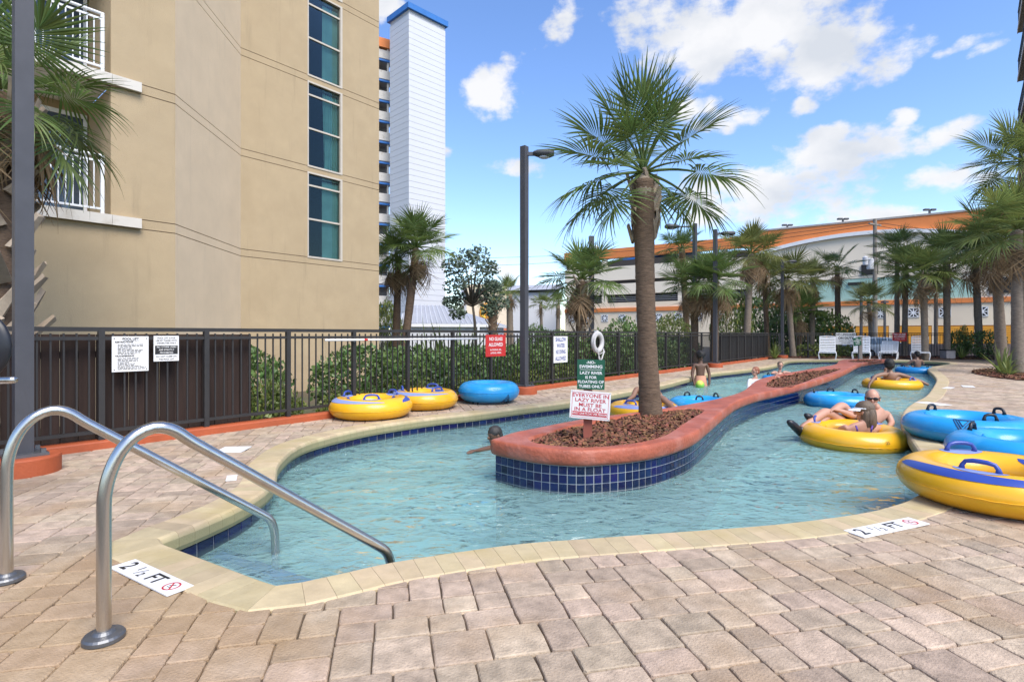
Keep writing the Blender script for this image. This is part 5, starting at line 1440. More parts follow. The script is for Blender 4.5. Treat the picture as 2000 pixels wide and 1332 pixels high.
def make_tube(label, kind, loc, Ro=.6, rz=0.0, hands=(60, 180, 300), flip=False, tilt=(0, 0), logo=None, stripes=True, seed=0, group=None, a=.165, b=.145, hw=None, sat=None):
    t = thing('river_tube', label, 'inflatable tube', loc, group, R(rz))
    t.rotation_euler = (R(tilt[0]) + (math.pi if flip else 0), R(tilt[1]), R(rz))
    if flip: t.location.z += 2 * b + .028
    m = YT if kind == 'yellow' else BT
    ring = tube_ring(Ro, a, b, seed).build('ring', m, t, smooth=True, world=False)
    sm = MB(); n = 150
    sm.tube([tpt(Ro, a, b, 2 * math.pi * i / n, R(-4) + .012 * math.sin(i * 1.7 + seed) + .01 * math.sin(i * .61), .002) for i in range(n + 1)], .0042, 5, cap=False)
    sm.build('seam', m, t, smooth=True, world=False)
    vb = MB(); q = tpt(Ro, a, b, R(hands[0] + 52), R(112)); vb.lathe([(.018, -.004), (.018, .006), (.010, .012), (.009, .020)], q, 10); vb.build('valve', m, t, world=False)
    hm = NAVY if kind == 'yellow' else BLACKV
    for h in hands:
        hp = MB(); w = hw or (.11 if kind == 'yellow' else .062)
        pts = []
        for dt, up_ in ((-w, .0), (-w * .97, .03), (-w * .8, .056), (-w * .4, .066), (0, .068), (w * .4, .066), (w * .8, .056), (w * .97, .03), (w, 0.0)):
            p = tpt(Ro, a, b, R(h) + dt / (Ro - a * .9), R(97), up_ - .004); pts.append(p)
        hp.tube(pts, [.022, .015, .0145, .016, .0165, .016, .0145, .015, .022], 8)
        hp.build('handle', hm, t, smooth=True, world=False)
        if kind == 'yellow':
            tpatch(Ro, a, b, h - 21, h + 21, lambda u: (97 - 24 * math.sqrt(max(.0, 1 - (2 * u - 1) ** 2)), 97 + 22 * math.sqrt(max(.0, 1 - (2 * u - 1) ** 2))), 20, .0022).build('handle_pad', LILAC, t, world=False)
    if kind == 'yellow' and stripes:
        for k in range(2):
            s0 = (sat if sat is not None else hands[0] - 75) + 180 * k
            tpatch(Ro, a, b, s0, s0 + 150, lambda u: (36 + 10 * u, 36 + 10 * u + 44 * math.sin(math.pi * u) ** .45 * (1 - .72 * u)), 60).build('stripe', NAVY if k == 0 else LILAC, t, smooth=True, world=False)
            tpatch(Ro, a, b, s0 + 20, s0 + 62, lambda u: (118, 118 + 26 * math.sin(math.pi * u) ** .5), 24).build('stripe', NAVY, t, smooth=True, world=False)
    if logo:
        th0, ph0, sz, mode = logo
        lg = MB()
        def pt(x, y): return tpt(Ro, a, b, R(th0) + x / Ro, R(ph0) + y / b, .002)
        if mode == 'tri':
            for s in (1.0, .74, .48):
                q = [(-.5 * s, .36), (.5 * s, .36), (0, .36 - .82 * s), (-.5 * s, .36)]; P3 = []
                for (x0, y0), (x1, y1) in zip(q, q[1:]):
                    for k in range(6): P3.append(pt((x0 + (x1 - x0) * k / 6) * sz, (y0 + (y1 - y0) * k / 6) * sz - (1 - s) * .1 * sz))
                P3.append(P3[0]); lg.tube(P3, .0058, 4)
            lg.build('logo', mat('logo_ink', (.01, .06, .14), rough=.5), t, world=False)
        else:
            for cx_, cy_, rx_, ry_ in ((0, .05, .62, .22), (-.25, .1, .2, .12), (.25, .08, .22, .13), (.05, .02, .12, .1)):
                lg.tube([pt((cx_ + rx_ * math.cos(k * .35) * (1 + .25 * math.sin(k * 1.4))) * sz, (cy_ + ry_ * math.sin(k * .35) * (1 + .3 * math.cos(k * 1.9))) * sz) for k in range(19)], .0032, 4)
            for k in range(9): lg.tube([pt((-.6 + .14 * k) * sz, -.3 * sz), pt((-.52 + .14 * k) * sz, (-.3 + .12 * ((k % 2) - .5)) * sz)], .0045, 4)
            lg.build('logo', mat('logo_ink', (.01, .06, .14), rough=.5), t, world=False)
    return t
TG, FG = 'tubes lying on the deck', 'tubes afloat in the lazy river'
make_tube('large yellow tube with navy stripes lying nearest on the deck beside the depth marker', 'yellow', (3.51, 3.94, .004), .61, -64, (278, 147, 34), seed=1, group=TG, sat=215, b=.137)
make_tube('blue tube with black handles and a triangle logo, farther one on the deck edge', 'blue', (5.23, 6.28, .004), .625, 0, (103, 11, 255), logo=(226, 40, .22, 'tri'), seed=2, group=TG, b=.137)
make_tube('blue tube with line-drawn print between the yellow tube and the other blue one', 'blue', (4.68, 4.98, .004), .59, 0, (122, 20, 290), logo=(262, 44, .22, 'wave'), seed=3, group=TG, b=.137)
make_tube('yellow tube nearest the board screen on the deck by the fence', 'yellow', (-2.06, 8.02, .004), .59, 35, (15, 130, 250), seed=4, group=TG, stripes=True)
make_tube('yellow tube with one dark handle up, between another yellow tube and the blue one', 'yellow', (-1.44, 8.98, .004), .55, 55, (20, 140, 260), seed=5, group=TG)
make_tube('blue tube turned upside down on its handles beside the lamp post pier', 'blue', (-.41, 9.72, .004), .535, 20, (35, 150, 265), flip=True, logo=(70, 38, .2, 'tri'), seed=6, group=TG, b=.165)
make_tube('yellow tube with lilac pads drifting behind the island palm trunk', 'yellow', (2.26, 9.4, WZ - .055), .6, 20, (70, 205, 320), seed=7, group=FG)
make_tube('empty pale blue tube drifting between the island and the standing boy', 'blue', (3.48, 10.15, WZ - .06), .56, 0, (20, 110, 250), seed=8, group=FG)
make_tube('empty blue tube drifting beside the island behind the couple', 'blue', (6.42, 10.75, WZ - .05), .62, 0, (80, 150, 20), seed=9, group=FG)
wt_ = make_tube('yellow tube carrying the woman in the purple swimsuit', 'yellow', (4.35, 7.02, WZ - .05), .612, 10, (130, 18), seed=10, group=FG, tilt=(2, 0), stripes=False, hw=.075)
tpatch(.625, .165, .145, 78, 112, lambda u: (95, 95 + 34 * math.sin(math.pi * u) ** .5), 24).build('stripe', NAVY, wt_, world=False)
letters('25', .05, INKB, wt_, (0, 0, 0), (1, 0, 0), (0, 0, 1))
l_ = [o for o in wt_.children if o.name.startswith('lettering')][0]
q = tpt(.625, .165, .145, R(-86 - 10), R(22), .003)
tn = Vector((math.cos(R(-96)) * math.cos(R(22)), math.sin(R(-96)) * math.cos(R(22)), math.sin(R(22)))); rt = Vector((-math.sin(R(-96)), math.cos(R(-96)), 0)); uu = tn.cross(rt)
l_.matrix_local = Matrix(((rt.x, uu.x, tn.x, q.x), (rt.y, uu.y, tn.y, q.y), (rt.z, uu.z, tn.z, q.z), (0, 0, 0, 1)))
make_tube('yellow tube farther up the river with a dark-haired person lying in it', 'yellow', (9.98, 14.4, WZ - .06), .67, 0, (60, 180, 300), seed=11, group=FG, stripes=False)
make_tube('blue tube at the far end of the river holding a dark-haired child', 'blue', (14.7, 20.0, WZ - .07), .60, 0, (60, 180, 300), seed=12, group=FG)
make_tube('small blue tube with a fair child in it beyond the second mulch bed', 'blue', (7.98, 16.4, WZ - .06), .46, 0, (60, 180, 300), seed=13, group=FG, a=.13, b=.12)
bl_ = thing('ball', 'small green and yellow ball floating in front of the boy', 'ball', at(1367, 752, 14.4))
b = MB(); b.ball((0, 0, 0), .115, 16, 10); b.build('ball_shell', BALLG, bl_, smooth=True, world=False)
b = MB(); b.ball((-.01, -.02, .03), (.098, .098, .098), 14, 8); b.build('ball_patch', mat('lime_patch', (.62, .72, .10), rough=.4), bl_, smooth=True, world=False)

# ================================================================ STEEL HANDRAILS
ru = Vector((.751, .66, 0))
def handrail(label, base):
    t = thing('handrail', label, 'handrail', base, 'steel handrails at the pool entry')
    prof = [(0, 0), (0, .25), (0, .5), (.004, .58), (.022, .66), (.055, .735), (.105, .79), (.165, .815), (.22, .805), (.265, .775), (.31, .735), (.55, .552), (.8, .36), (1.05, .17), (1.18, .07), (1.225, .03), (1.25, -.02), (1.262, -.1), (1.265, -.3), (1.265, -.42)]
    pts = [Vector((ru.x * s, ru.y * s, z)) for s, z in prof]
    pts = catmull(pts, False, .035)
    MB().tube(pts, .0255, 16).build('rail', STEEL, t, smooth=True, world=False)
    f = MB(); f.lathe([(.072, .004), (.072, .018), (.066, .026), (.040, .030), (.032, .040), (.026, .042)], (0, 0, 0), 26); f.build('flange', FLANGE, t, smooth=False, world=False)
handrail('brushed steel handrail closer to the camera, its flange right beside the depth marker', G(203, 1249))
handrail('brushed steel handrail farther from the camera, partly cut by the edge of the picture', G(13, 1134))
# the pool lift at the very edge: round black seat back and its steel arm
pl = thing('pool_lift', 'black round pad and steel arm of the pool lift at the picture edge', 'pool lift', G(-60, 900))
b = MB(); c = at(-62, 676, 3.55); b.ball(c, (.262, .06, .255), 26, 12, Matrix.Rotation(.1, 3, 'Z')); b.build('seat_pad', BLACKV, pl, smooth=True)
b = MB(); p0, p1 = at(-150, 745, 3.45), at(30, 742, 3.35); b.tube([p0, p0.lerp(p1, .95), p1], [.023, .023, .018], 10); b.build('arm', STEEL, pl, smooth=True)
b = MB(); g_ = G(-160, 980); b.box((g_.x, g_.y, .45), (.12, .12, .9)); b.box((g_.x, g_.y, .02), (.4, .4, .04)); b.tube([Vector((g_.x, g_.y, .85)), c + Vector((0, .05, 0))], .03, 8); b.build('mast', WHITE, pl)

# ================================================================ DEPTH MARKERS
def marker(label, q, txt=True, faint=False):
    "white tile plate set on the deck; q = its four corners on the ground"
    q = [Vector((p.x, p.y, 0)) for p in q]; c = sum(q, Vector((0, 0, 0))) / 4
    right = ((q[1] - q[0]) + (q[2] - q[3])) / 2; upv = ((q[0] - q[3]) + (q[1] - q[2])) / 2; w, h = right.length, upv.length
    right.normalize(); upv = (upv - right * upv.dot(right)).normalized()
    t = thing('depth_marker', label, 'depth marker', (c.x, c.y, 0), 'depth marker plates set round the pool')
    MB().ob((0, 0, .0062), right * w / 2, upv * h / 2, (0, 0, .0028)).build('plate', SIGNW, t, world=False)
    if txt:
        z = .0095; o = Vector((c.x, c.y, z))
        letters('2', h * .95, INKB, t, o - right * w * .38, right, upv, bold=.002, ext=.0004)
        letters('1', h * .46, INKB, t, o - right * w * .215 + upv * h * .15, right, upv, bold=.001, ext=.0004)
        letters('2', h * .46, INKB, t, o - right * w * .10 - upv * h * .15, right, upv, bold=.001, ext=.0004)
        b = MB(); d = (right * .45 + upv).normalized(); e = Vector((d.y, -d.x, 0)); b.ob(o - Vector((c.x, c.y, 0)) - right * w * .155, d * h * .28, e * .0022, (0, 0, .0004)); b.build('fraction_bar', INKB, t, world=False)
        letters('FT', h * .86, INKB, t, o + right * w * .10, right, upv, bold=.002, ext=.0004)
        b = MB(); cc = Vector((0, 0, z)) + right * w * .36
        N_ = 28; r0, r1 = h * .27, h * .335
        for k in range(N_):
            a = 2 * math.pi * k / N_
            for rr in (r0, r1): b.v.append(cc + right * (rr * math.cos(a)) + upv * (rr * math.sin(a)))
        for k in range(N_): q0, q1 = 2 * k, 2 * ((k + 1) % N_); b.f.append((q0, q0 + 1, q1 + 1, q1))
        d = (right - upv).normalized(); e = (right + upv).normalized(); b.ob(cc, d * r0, e * h * .03, (0, 0, .0004)); b.build('no_diving_ring', INKR, t, world=False)
        b = MB(); b.ob(cc + upv * h * .06 - right * h * .02, (right * .8 + upv * .6) * h * .13, (upv * .8 - right * .6) * h * .022, (0, 0, .0003)); b.ob(cc - upv * h * .1 - right * h * .02, right * h * .12, upv * h * .012, (0, 0, .0003)); b.build('diver_mark', INKB, t, world=False)
    return t
marker('2½ FT depth plate with a red no-diving ring beside the nearer handrail flange', [G(262, 1095), G(382, 1146), G(322, 1167), G(216, 1110)])
marker('2½ FT depth plate between the pool edge and the big yellow tube', [G(1648, 1038), G(1768, 1014), G(1822, 1023), G(1688, 1052)])
for lab, q in (('worn blank white plate between the handrails and the orange curb', [(436, 874), (486, 873), (478, 884), (420, 885)]),
               ('small white plate with dark marks touching the coping behind the nearer rail', [(462, 911), (480, 909), (487, 917), (468, 920)]),
               ('small speckled white plate low beside the coping behind the nearer rail', [(440, 931), (460, 929), (466, 938), (444, 940)]),
               ('white plate on the sunlit coping just beyond the triangle logo tube', [(1812, 787), (1834, 786), (1834, 791), (1808, 792)]),
               ('white plate on the far sunlit deck closest to the river edge', [(1846, 756), (1862, 757), (1860, 760), (1842, 759)]),
               ('white plate on the far sunlit deck away from the river edge', [(1880, 753), (1903, 754), (1902, 757), (1877, 756)])):
    marker(lab, [G(x, y) for x, y in q], txt=False)

# ================================================================ SIGNS
def board(t, o, right, upv, w, h, m, th=.008, name='panel'):
    n_ = Vector(right).cross(Vector(upv)); return MB().ob(Vector(o) - n_ * th / 2, Vector(right) * w / 2, Vector(upv) * h / 2, n_ * th / 2).build(name, m, t)
def fence_sign(label, cat, x0, x1, y0, y1, m, off=.035):
    s0, s1 = fence_s(x0), fence_s(x1); p0, p1 = FP(s0, off), FP(s1, off)
    z1 = HC - (y0 - HY) * p0.y / F; z0 = HC - (y1 - HY) * p0.y / F
    c = (p0 + p1) / 2; c.z = (z0 + z1) / 2; w, h = s1 - s0, z1 - z0
    t = thing('sign', label, cat, c); board(t, c, FD, Vector((0, 0, 1)), w, h, m)
    return t, c + FN * .0012, w, h
UP = Vector((0, 0, 1))
def line(t, o, w, h, u, v, txt, size, m, bold=.0, sx=1.0, align='CENTER', right=FD):
    return letters(txt, size, m, t, o + right * (u * w) + UP * (v * h), right, UP, bold=bold, sx=sx, align=align, ext=.0004)
def bars(t, o, w, h, rows, m, seed, th=.006):
    "rows of print too small to read"
    r = random.Random(seed); b = MB()
    for v, u0, u1 in rows:
        u = u0
        while u < u1 - .02:
            l = min(r.uniform(.03, .12), u1 - u); b.ob(o + FD * ((u + l / 2) * w) + UP * (v * h), FD * (l * w / 2), UP * th / 2, FN * .0005); u += l + .022
    b.build('small_print', m, t)
t, o, w, h = fence_sign('white square POOL LIFT notice with dense black print, larger of two on the boards', 'sign', 216.5, 288, 657, 727, SIGNW)
line(t, o, w, h, 0, .425, 'POOL LIFT', h * .085, INKB, .001, 1.0); bars(t, o, w, h, [(.375, -.20, .22)], INKB, 1, .004)
line(t, o, w, h, -.42, .335, 'RESTRICTIONS', h * .06, INKB, .0008, 1.1, 'LEFT'); line(t, o, w, h, -.42, -.06, 'TRANSFERRING', h * .06, INKB, .0008, 1.1, 'LEFT')
r = random.Random(2); bars(t, o, w, h, [(.265 - .038 * i, -.35, r.uniform(.0, .4)) for i in range(8)] + [(-.125 - .038 * i, -.35, r.uniform(-.1, .42)) for i in range(9)], INKB, 3)
b = MB()
for u in (-.44, .44):
    for v in (-.44, .44): b.ball(o + FD * u * w + UP * v * h, .006, 8, 5)
b.build('bolt', FLANGE, t)
t, o, w, h = fence_sign('smaller white notice with a black middle panel, beside the POOL LIFT notice', 'sign', 298, 347, 656, 706, SIGNW)
for v, s_ in ((.41, 'POOL LIFT IS FOR'), (.31, 'USE BY THOSE WITH'), (.21, 'DISABILITIES ONLY'), (-.32, 'DO NOT CLIMB ON'), (-.43, 'THE POOL LIFT')): line(t, o, w, h, 0, v, s_, h * .088, INKB, .0003, .92)
board(t, o + UP * (-.055 * h) + FN * .0015, FD, UP, w * .9, h * .34, INKB, .002, 'black_panel')
for v, s_ in ((.055, 'ALL OTHER USERS'), (-.055, 'ARE STRICTLY'), (-.165, 'PROHIBITED')): line(t, o + FN * .003, w, h, 0, v, s_, h * .085, SIGNW, .0003, 1.0)
t, o, w, h = fence_sign('red NO GLASS ALLOWED sign on the fence near the lamp post', 'sign', 946, 985, 654, 697, SIGNR)
line(t, o, w, h, 0, .30, 'NO GLASS', h * .22, SIGNW, .002, .92); line(t, o, w, h, 0, .04, 'ALLOWED', h * .22, SIGNW, .002, .95); line(t, o, w, h, 0, -.2, 'IN THE POOL, SPA,', h * .1, SIGNW, .001, .95); line(t, o, w, h, 0, -.34, '& POOL AREA', h * .1, SIGNW, .001, 1.2)
t, o, w, h = fence_sign('tall white SHALLOW WATER NO DIVING ALLOWED sign with blue letters on the fence', 'sign', 1079, 1106, 657, 709, SIGNW)
for v, s_, sx_ in ((.37, 'SHALLOW', .68), (.14, 'WATER', .72), (-.1, 'NO DIVING', .58), (-.35, 'ALLOWED', .70)): line(t, o, w, h, 0, v, s_, h * .22, INKBLUE, .003, sx_)
# signs on the back fence
def back_sign(label, x0, x1, y0, y1, m):
    y = BY - .05; p0, p1 = at(x0, y0, y), at(x1, y1, y); c = (p0 + p1) / 2; w, h = p1.x - p0.x, p0.z - p1.z
    t = thing('sign', label, 'sign', c); MB().ob(c + Vector((0, .005, 0)), (w / 2, 0, 0), (0, .004, 0), (0, 0, h / 2)).build('panel', m, t)
    return t, c - Vector((0, .0005, 0)), w, h
X1 = Vector((1, 0, 0))
t, o, w, h = back_sign('white NO LIFEGUARD ON DUTY sign on the back fence', 1632.5, 1671.5, 650, 673, SIGNW)
line(t, o, w, h, 0, .33, 'NO LIFEGUARD', h * .24, INKB, .004, .95, right=X1); line(t, o, w, h, 0, .04, 'ON DUTY', h * .26, INKB, .006, 1.1, right=X1); line(t, o, w, h, 0, -.2, 'SWIM AT YOUR', h * .15, INKB, 0, 1.1, right=X1); line(t, o, w, h, 0, -.37, 'OWN RISK', h * .15, INKB, 0, 1.1, right=X1)
t, o, w, h = back_sign('red and white NO GLASS ALLOWED sign on the back fence', 1743, 1771, 650, 666.5, SIGNR)
line(t, o, w, h, 0, .30, 'NO GLASS', h * .26, SIGNW, .004, 1.15, right=X1); line(t, o, w, h, 0, .02, 'ALLOWED', h * .26, SIGNW, .004, 1.1, right=X1); line(t, o, w, h, 0, -.25, 'IN POOL AREA', h * .15, SIGNW, .001, 1.2, right=X1)
# the two-board sign post in the planter
base = G(1149, 864, .15); sp = thing('sign_post', 'red timber stake with a green and a white rule board in the near mulch bed', 'sign post', (base.x, base.y, .13))
yaw = R(12); rt = Vector((math.cos(yaw), -math.sin(yaw), 0)); nn = rt.cross(UP); roll = R(-3.5)
MB().ob((base.x, base.y + .03, .50), rt * .041, nn * .02, (0, 0, .40)).build('stake', POSTRED, sp)
def tilt_axes(a): return (rt * math.cos(a) + UP * math.sin(a), UP * math.cos(a) - rt * math.sin(a))
d0 = base.y - .01
c1 = at(1154, 731.5, d0 + .005); a1, u1 = tilt_axes(R(-.5)); board(sp, c1, a1, u1, .265, .29, SIGNG, .006, 'green_board')
def put(c, ar, uu, w, h, u, v, txt, size, m, bold, sx): letters(txt, size, m, sp, c + ar * u * w + uu * v * h + ar.cross(uu) * .001, ar, uu, bold=bold, sx=sx, ext=.0004)
for v, s_, sz in ((.40, '-NO-', .13), (.26, 'SWIMMING', .145), (.05, 'LAZY RIVER', .135), (-.10, 'IS FOR', .125), (-.25, 'FLOATING OF', .13), (-.40, 'TUBES ONLY', .13)): put(c1, a1, u1, .265, .29, 0, v, s_, .29 * sz, SIGNW, .0009, 1.05)
MB().ob(c1 + u1 * .29 * .165 + a1.cross(u1) * .001, a1 * .105, u1 * .0018, a1.cross(u1) * .0006).build('rule_line', SIGNW, sp)
c2 = at(1152.5, 791.5, d0 - .03); a2, u2 = tilt_axes(R(-3.6)); board(sp, c2, a2, u2, .385, .27, SIGNW, .008, 'white_board')
n2 = a2.cross(u2)
fr = MB()
for s_ in (-1, 1):
    fr.ob(c2 + a2 * s_ * .174 + n2 * .0005, a2 * .0016, u2 * .118, n2 * .0008); fr.ob(c2 + u2 * s_ * .119 + n2 * .0005, a2 * .175, u2 * .0016, n2 * .0008)
fr.build('border_line', INKR, sp)
for v, s_ in ((.335, 'EVERYONE IN'), (.165, 'LAZY RIVER'), (-.005, 'MUST BE'), (-.165, 'IN A FLOAT')): put(c2, a2, u2, .385, .27, 0, v, s_, .049, INKR, .0007, 1.16)
MB().ob(c2 - u2 * .085 + n2 * .001, a2 * .166, u2 * .0185, n2 * .001).build('red_bar', INKR, sp)
put(c2 + n2 * .0016, a2, u2, .385, .27, 0, -.315, 'ONLY ONE FLOAT PER PERSON', .0262, SIGNW, .0004, .90)
b = MB()
for s_ in (-1, 1):
    for v in (-1, 1): b.ball(c2 + a2 * s_ * .182 + u2 * v * .126, .004, 8, 5)
b.build('screw', FLANGE, sp)
# small dark green sign on its stake at the tip of the island
q = G(1680, 703, .15); gs = thing('sign_post', 'small dark green leaning board on a grey stake at the far tip of the island', 'sign post', (q.x, q.y, .13))
MB().box((q.x, q.y, .62), (.13, .09, .98)).build('stake', WOODGREY, gs)
c3 = at(1674.5, 667, q.y - .06); ar, uu = Vector((math.cos(.16), 0, math.sin(.16))), Vector((-math.sin(.16), 0, math.cos(.16)))
board(gs, c3, ar, uu, .31, .33, SIGNG, .02)
for v, s_ in ((.28, 'NO'), (.1, 'SWIMMING'), (-.1, 'TUBES'), (-.3, 'ONLY')): letters(s_, .062, SIGNW, gs, c3 + uu * v * .33 + ar.cross(uu) * .002, ar, uu, ext=.0004, bold=.001)
# white reaching pole hung along the fence
po = thing('reaching_pole', 'long white reaching pole hung level along the fence', 'pole', FP(3.0, .07, 1.117))
b = MB(); b.tube([FP(3.0, .07, 1.117), FP(6.22, .07, 1.118)], .0165, 10); b.build('shaft', WHITE, po, smooth=True)
b = MB()
for s in (3.48, 5.12): b.ob(FP(s, .04, 1.095), FD * .012, FN * .045, UP * .008)
b.build('bracket', FLANGE, po)
b = MB(); b.tube([FP(3.66, .07, 1.117), FP(3.72, .07, 1.117)], .0185, 10); b.build('red_band', SIGNR, po)
# life ring with rope
s = fence_s(1161); c = FP(s, .09, 1.0); lr = thing('life_ring', 'white life ring with a hanging rope on the fence above the green rule board', 'life ring', c)
b = MB(); N_ = 36; ra = .215
for i in range(N_):
    th = 2 * math.pi * i / N_
    for j in range(10):
        ph = 2 * math.pi * j / 10; q = c + (FD * math.cos(th) + UP * math.sin(th)) * (ra + .068 * math.cos(ph)) + FN * (.058 * math.sin(ph)); b.v.append(q)
for i in range(N_):
    for j in range(10): b.f.append((i * 10 + j, ((i + 1) % N_) * 10 + j, ((i + 1) % N_) * 10 + (j + 1) % 10, i * 10 + (j + 1) % 10))
b.build('ring', RINGW, lr, smooth=True)
b = MB(); r = random.Random(1)
for k in range(5):
    pts = [c + FD * (-.15 + .3 * u + r.gauss(0, .02)) + UP * (-.25 - .22 * math.sin(math.pi * u) * (1 + .3 * k / 4) + .12 * k / 5) + FN * .09 for u in [i / 8 for i in range(9)]]; b.tube(pts, .011, 5)
b.tube([c + FD * .28 * math.cos(a) + UP * .29 * math.sin(a) + FN * .06 for a in [2 + i * .25 for i in range(14)]], .010, 5)
b.build('rope', RINGW, lr)
MB().ob(FP(s, .045, 1.26), FD * .03, FN * .045, UP * .03).build('hook', WHITE, lr)

# ================================================================ FAR END FURNITURE
def chaise(label, x, d, rz, back=62, flat=False):
    t = thing('lounge_chair', label, 'lounge chair', (*at(x, HY, d)[:2], .0), 'white strap lounge chairs at the far end', rz)
    w = .33; L = 1.25; zs = .36; ba = R(back); bl_ = .82
    f = MB()
    for sx_ in (-w, w):
        f.tube([(sx_, -L, zs - .03), (sx_, -L + .06, zs), (sx_, 0, zs)], .019, 6); f.tube([(sx_, 0, zs), (sx_, bl_ * math.cos(ba), zs + bl_ * math.sin(ba))], .019, 6)
    f.tube([(-w, bl_ * math.cos(ba), zs + bl_ * math.sin(ba)), (0, bl_ * math.cos(ba) + .03, zs + bl_ * math.sin(ba) + .035), (w, bl_ * math.cos(ba), zs + bl_ * math.sin(ba))], .019, 6)
    f.tube([(-w, -L, zs - .03), (w, -L, zs - .03)], .019, 6); f.build('frame', WHITE, t, world=False)
    for y in (-L * .78, -.05):
        for sx_ in (-1, 1):
            l = MB(); l.tube([(sx_ * w, y - .16, .0), (sx_ * (w + .04), y - .14, .2), (sx_ * (w + .03), y - .02, zs - .02), (sx_ * (w + .04), y + .12, .2), (sx_ * w, y + .16, .0)], .018, 6); l.build('leg', WHITE, t, world=False)
    st = MB(); st.box((0, 0, 0), (2 * w, .055, .012)); sm_ = st.mesh('strap', WHITE)
    for i in range(14): inst('strap', sm_, t, Matrix.Translation((0, -L + .06 + i * .088, zs + .012)))
    for i in range(9):
        u = .05 + i * .089; inst('strap', sm_, t, Matrix.Translation((0, u * math.cos(ba) - .012, zs + u * math.sin(ba))) @ Matrix.Rotation(ba, 4, 'X'))
chaise('white strap lounge chair beside the lifeguard sign, raised back, closest to the fence corner', 1616, 26.9, R(-30))
chaise('white strap lounge chair behind the small green board', 1683, 26.9, R(-34))
chaise('white strap lounge chair with its back lowered, in front of the parked car', 1737, 26.9, R(-38), back=36)
chaise('white strap lounge chair with raised back under the red sign side, behind the child', 1797, 26.6, R(-36))
p = at(1851, HY, 26.9); bn_ = thing('grey_bin', 'squat grey bin with a dark handle bar beside the round shrub', 'bin', (p.x, p.y, 0))
b = MB(); b.prism([(p.x - .22, p.y - .2), (p.x + .22, p.y - .2), (p.x + .22, p.y + .2), (p.x - .22, p.y + .2)], .02, .40); b.build('box', mat('bin_grey', (.38, .34, .33), rough=.7), bn_)
b = MB(); b.box((p.x + .02, p.y, .43), (.52, .44, .05)); b.tube([(p.x + .24, p.y - .22, .41), (p.x + .3, p.y - .24, .44), (p.x + .3, p.y - .24, .2)], .02, 5); b.build('lid', BLACKMETAL, bn_)
p = at(1578, HY, 27.4); gt = thing('small_table', 'small black round pedestal table by the fence corner', 'table', (p.x, p.y, 0))
b = MB(); b.lathe([(.28, .40), (.28, .43)], p * 1 - Vector((0, 0, p.z)), 16); b.build('top', BLACKMETAL, gt); b = MB(); b.lathe([(.16, .0), (.05, .03), (.04, .40)], Vector((p.x, p.y, 0)), 12); b.build('pedestal', BLACKMETAL, gt)
# low pinkish boundary wall beyond the back fence, of upright panels
pw = thing('low_wall', 'low pinkish panel wall beyond the back fence behind the raised chair', 'wall', (*at(1755, HY, 34)[:2], GZ))
x0_, x1_ = at(1752, HY, 34).x, at(1985, HY, 34).x; n_ = 16; pm_ = MB(); pm_.box((0, 0, .53), ((x1_ - x0_) / n_ - .03, .12, 1.06)); pme_ = pm_.mesh('panel', PINKWALL)
for i in range(n_): inst('panel', pme_, pw, Matrix.Translation(((x1_ - x0_) * (i + .5) / n_, 0, 0)))
# parked white car
p = at(1716, HY, 37.5); car = thing('parked_car', 'white parked car seen through the back fence behind the lowered chair', 'car', (p.x, p.y, GZ), None, R(8))
side = [(-2.1, .35), (-2.15, .75), (-2.0, .98), (-1.55, 1.38), (-1.1, 1.47), (.15, 1.45), (.55, 1.33), (1.15, .98), (1.95, .86), (2.15, .70), (2.18, .35)]
bm_ = MB(); n_ = len(side)
for yy, ins in ((-.86, 0), (-.80, .0), (.80, 0), (.86, 0)):
    for x, z in side:
        k = .12 * max(0, (z - .9)) / .6; bm_.v.append(Vector((x * (1 if abs(yy) < .83 else .985), yy * (1 - k), z)))
for r_ in range(3):
    for i in range(n_): a = r_ * n_ + i; bq = r_ * n_ + (i + 1) % n_; bm_.f.append((a, bq, bq + n_, a + n_))
bm_.f.append(tuple(range(n_))[::-1]); bm_.f.append(tuple(3 * n_ + i for i in range(n_)))
bm_.build('body', CARW, car, world=False)
for yy in (-1, 1):
    for q in ([(-1.72, 1.0), (-1.38, 1.33), (-.98, 1.39), (-.9, 1.0)], [(-.82, 1.0), (-.82, 1.39), (-.1, 1.38), (-.1, 1.0)], [(-.02, 1.0), (-.02, 1.37), (.35, 1.30), (.85, 1.0)]):
        g_ = MB(); g_.v = [Vector((x, yy * (.868 - .12 * max(0, z - .9) / .6 * .86), z)) for x, z in q] + [Vector((x, yy * (.84 - .1 * max(0, z - .9) / .6), z)) for x, z in q]; g_.f = [(0, 1, 2, 3), (4, 7, 6, 5), (0, 4, 5, 1), (1, 5, 6, 2), (2, 6, 7, 3), (3, 7, 4, 0)]; g_.build('side_window', CARG, car, world=False)
    mr_ = MB(); mr_.box((.72, yy * .95, 1.0), (.12, .16, .12)); mr_.build('wing_mirror', BLACKV, car, world=False)
for q0, q1 in (((.58, 1.32), (1.12, 1.0)), ((-1.58, 1.36), (-1.97, 1.0))):
    g_ = MB(); sg = 1 if q0[0] > 0 else -1
    g_.v = [Vector((q0[0] + .02 * sg, -.62, q0[1] + .01)), Vector((q1[0] + .02 * sg, -.72, q1[1] + .01)), Vector((q1[0] + .02 * sg, .72, q1[1] + .01)), Vector((q0[0] + .02 * sg, .62, q0[1] + .01))]; g_.f = [(0, 1, 2, 3)]; g_.build('windscreen', CARG, car, world=False)
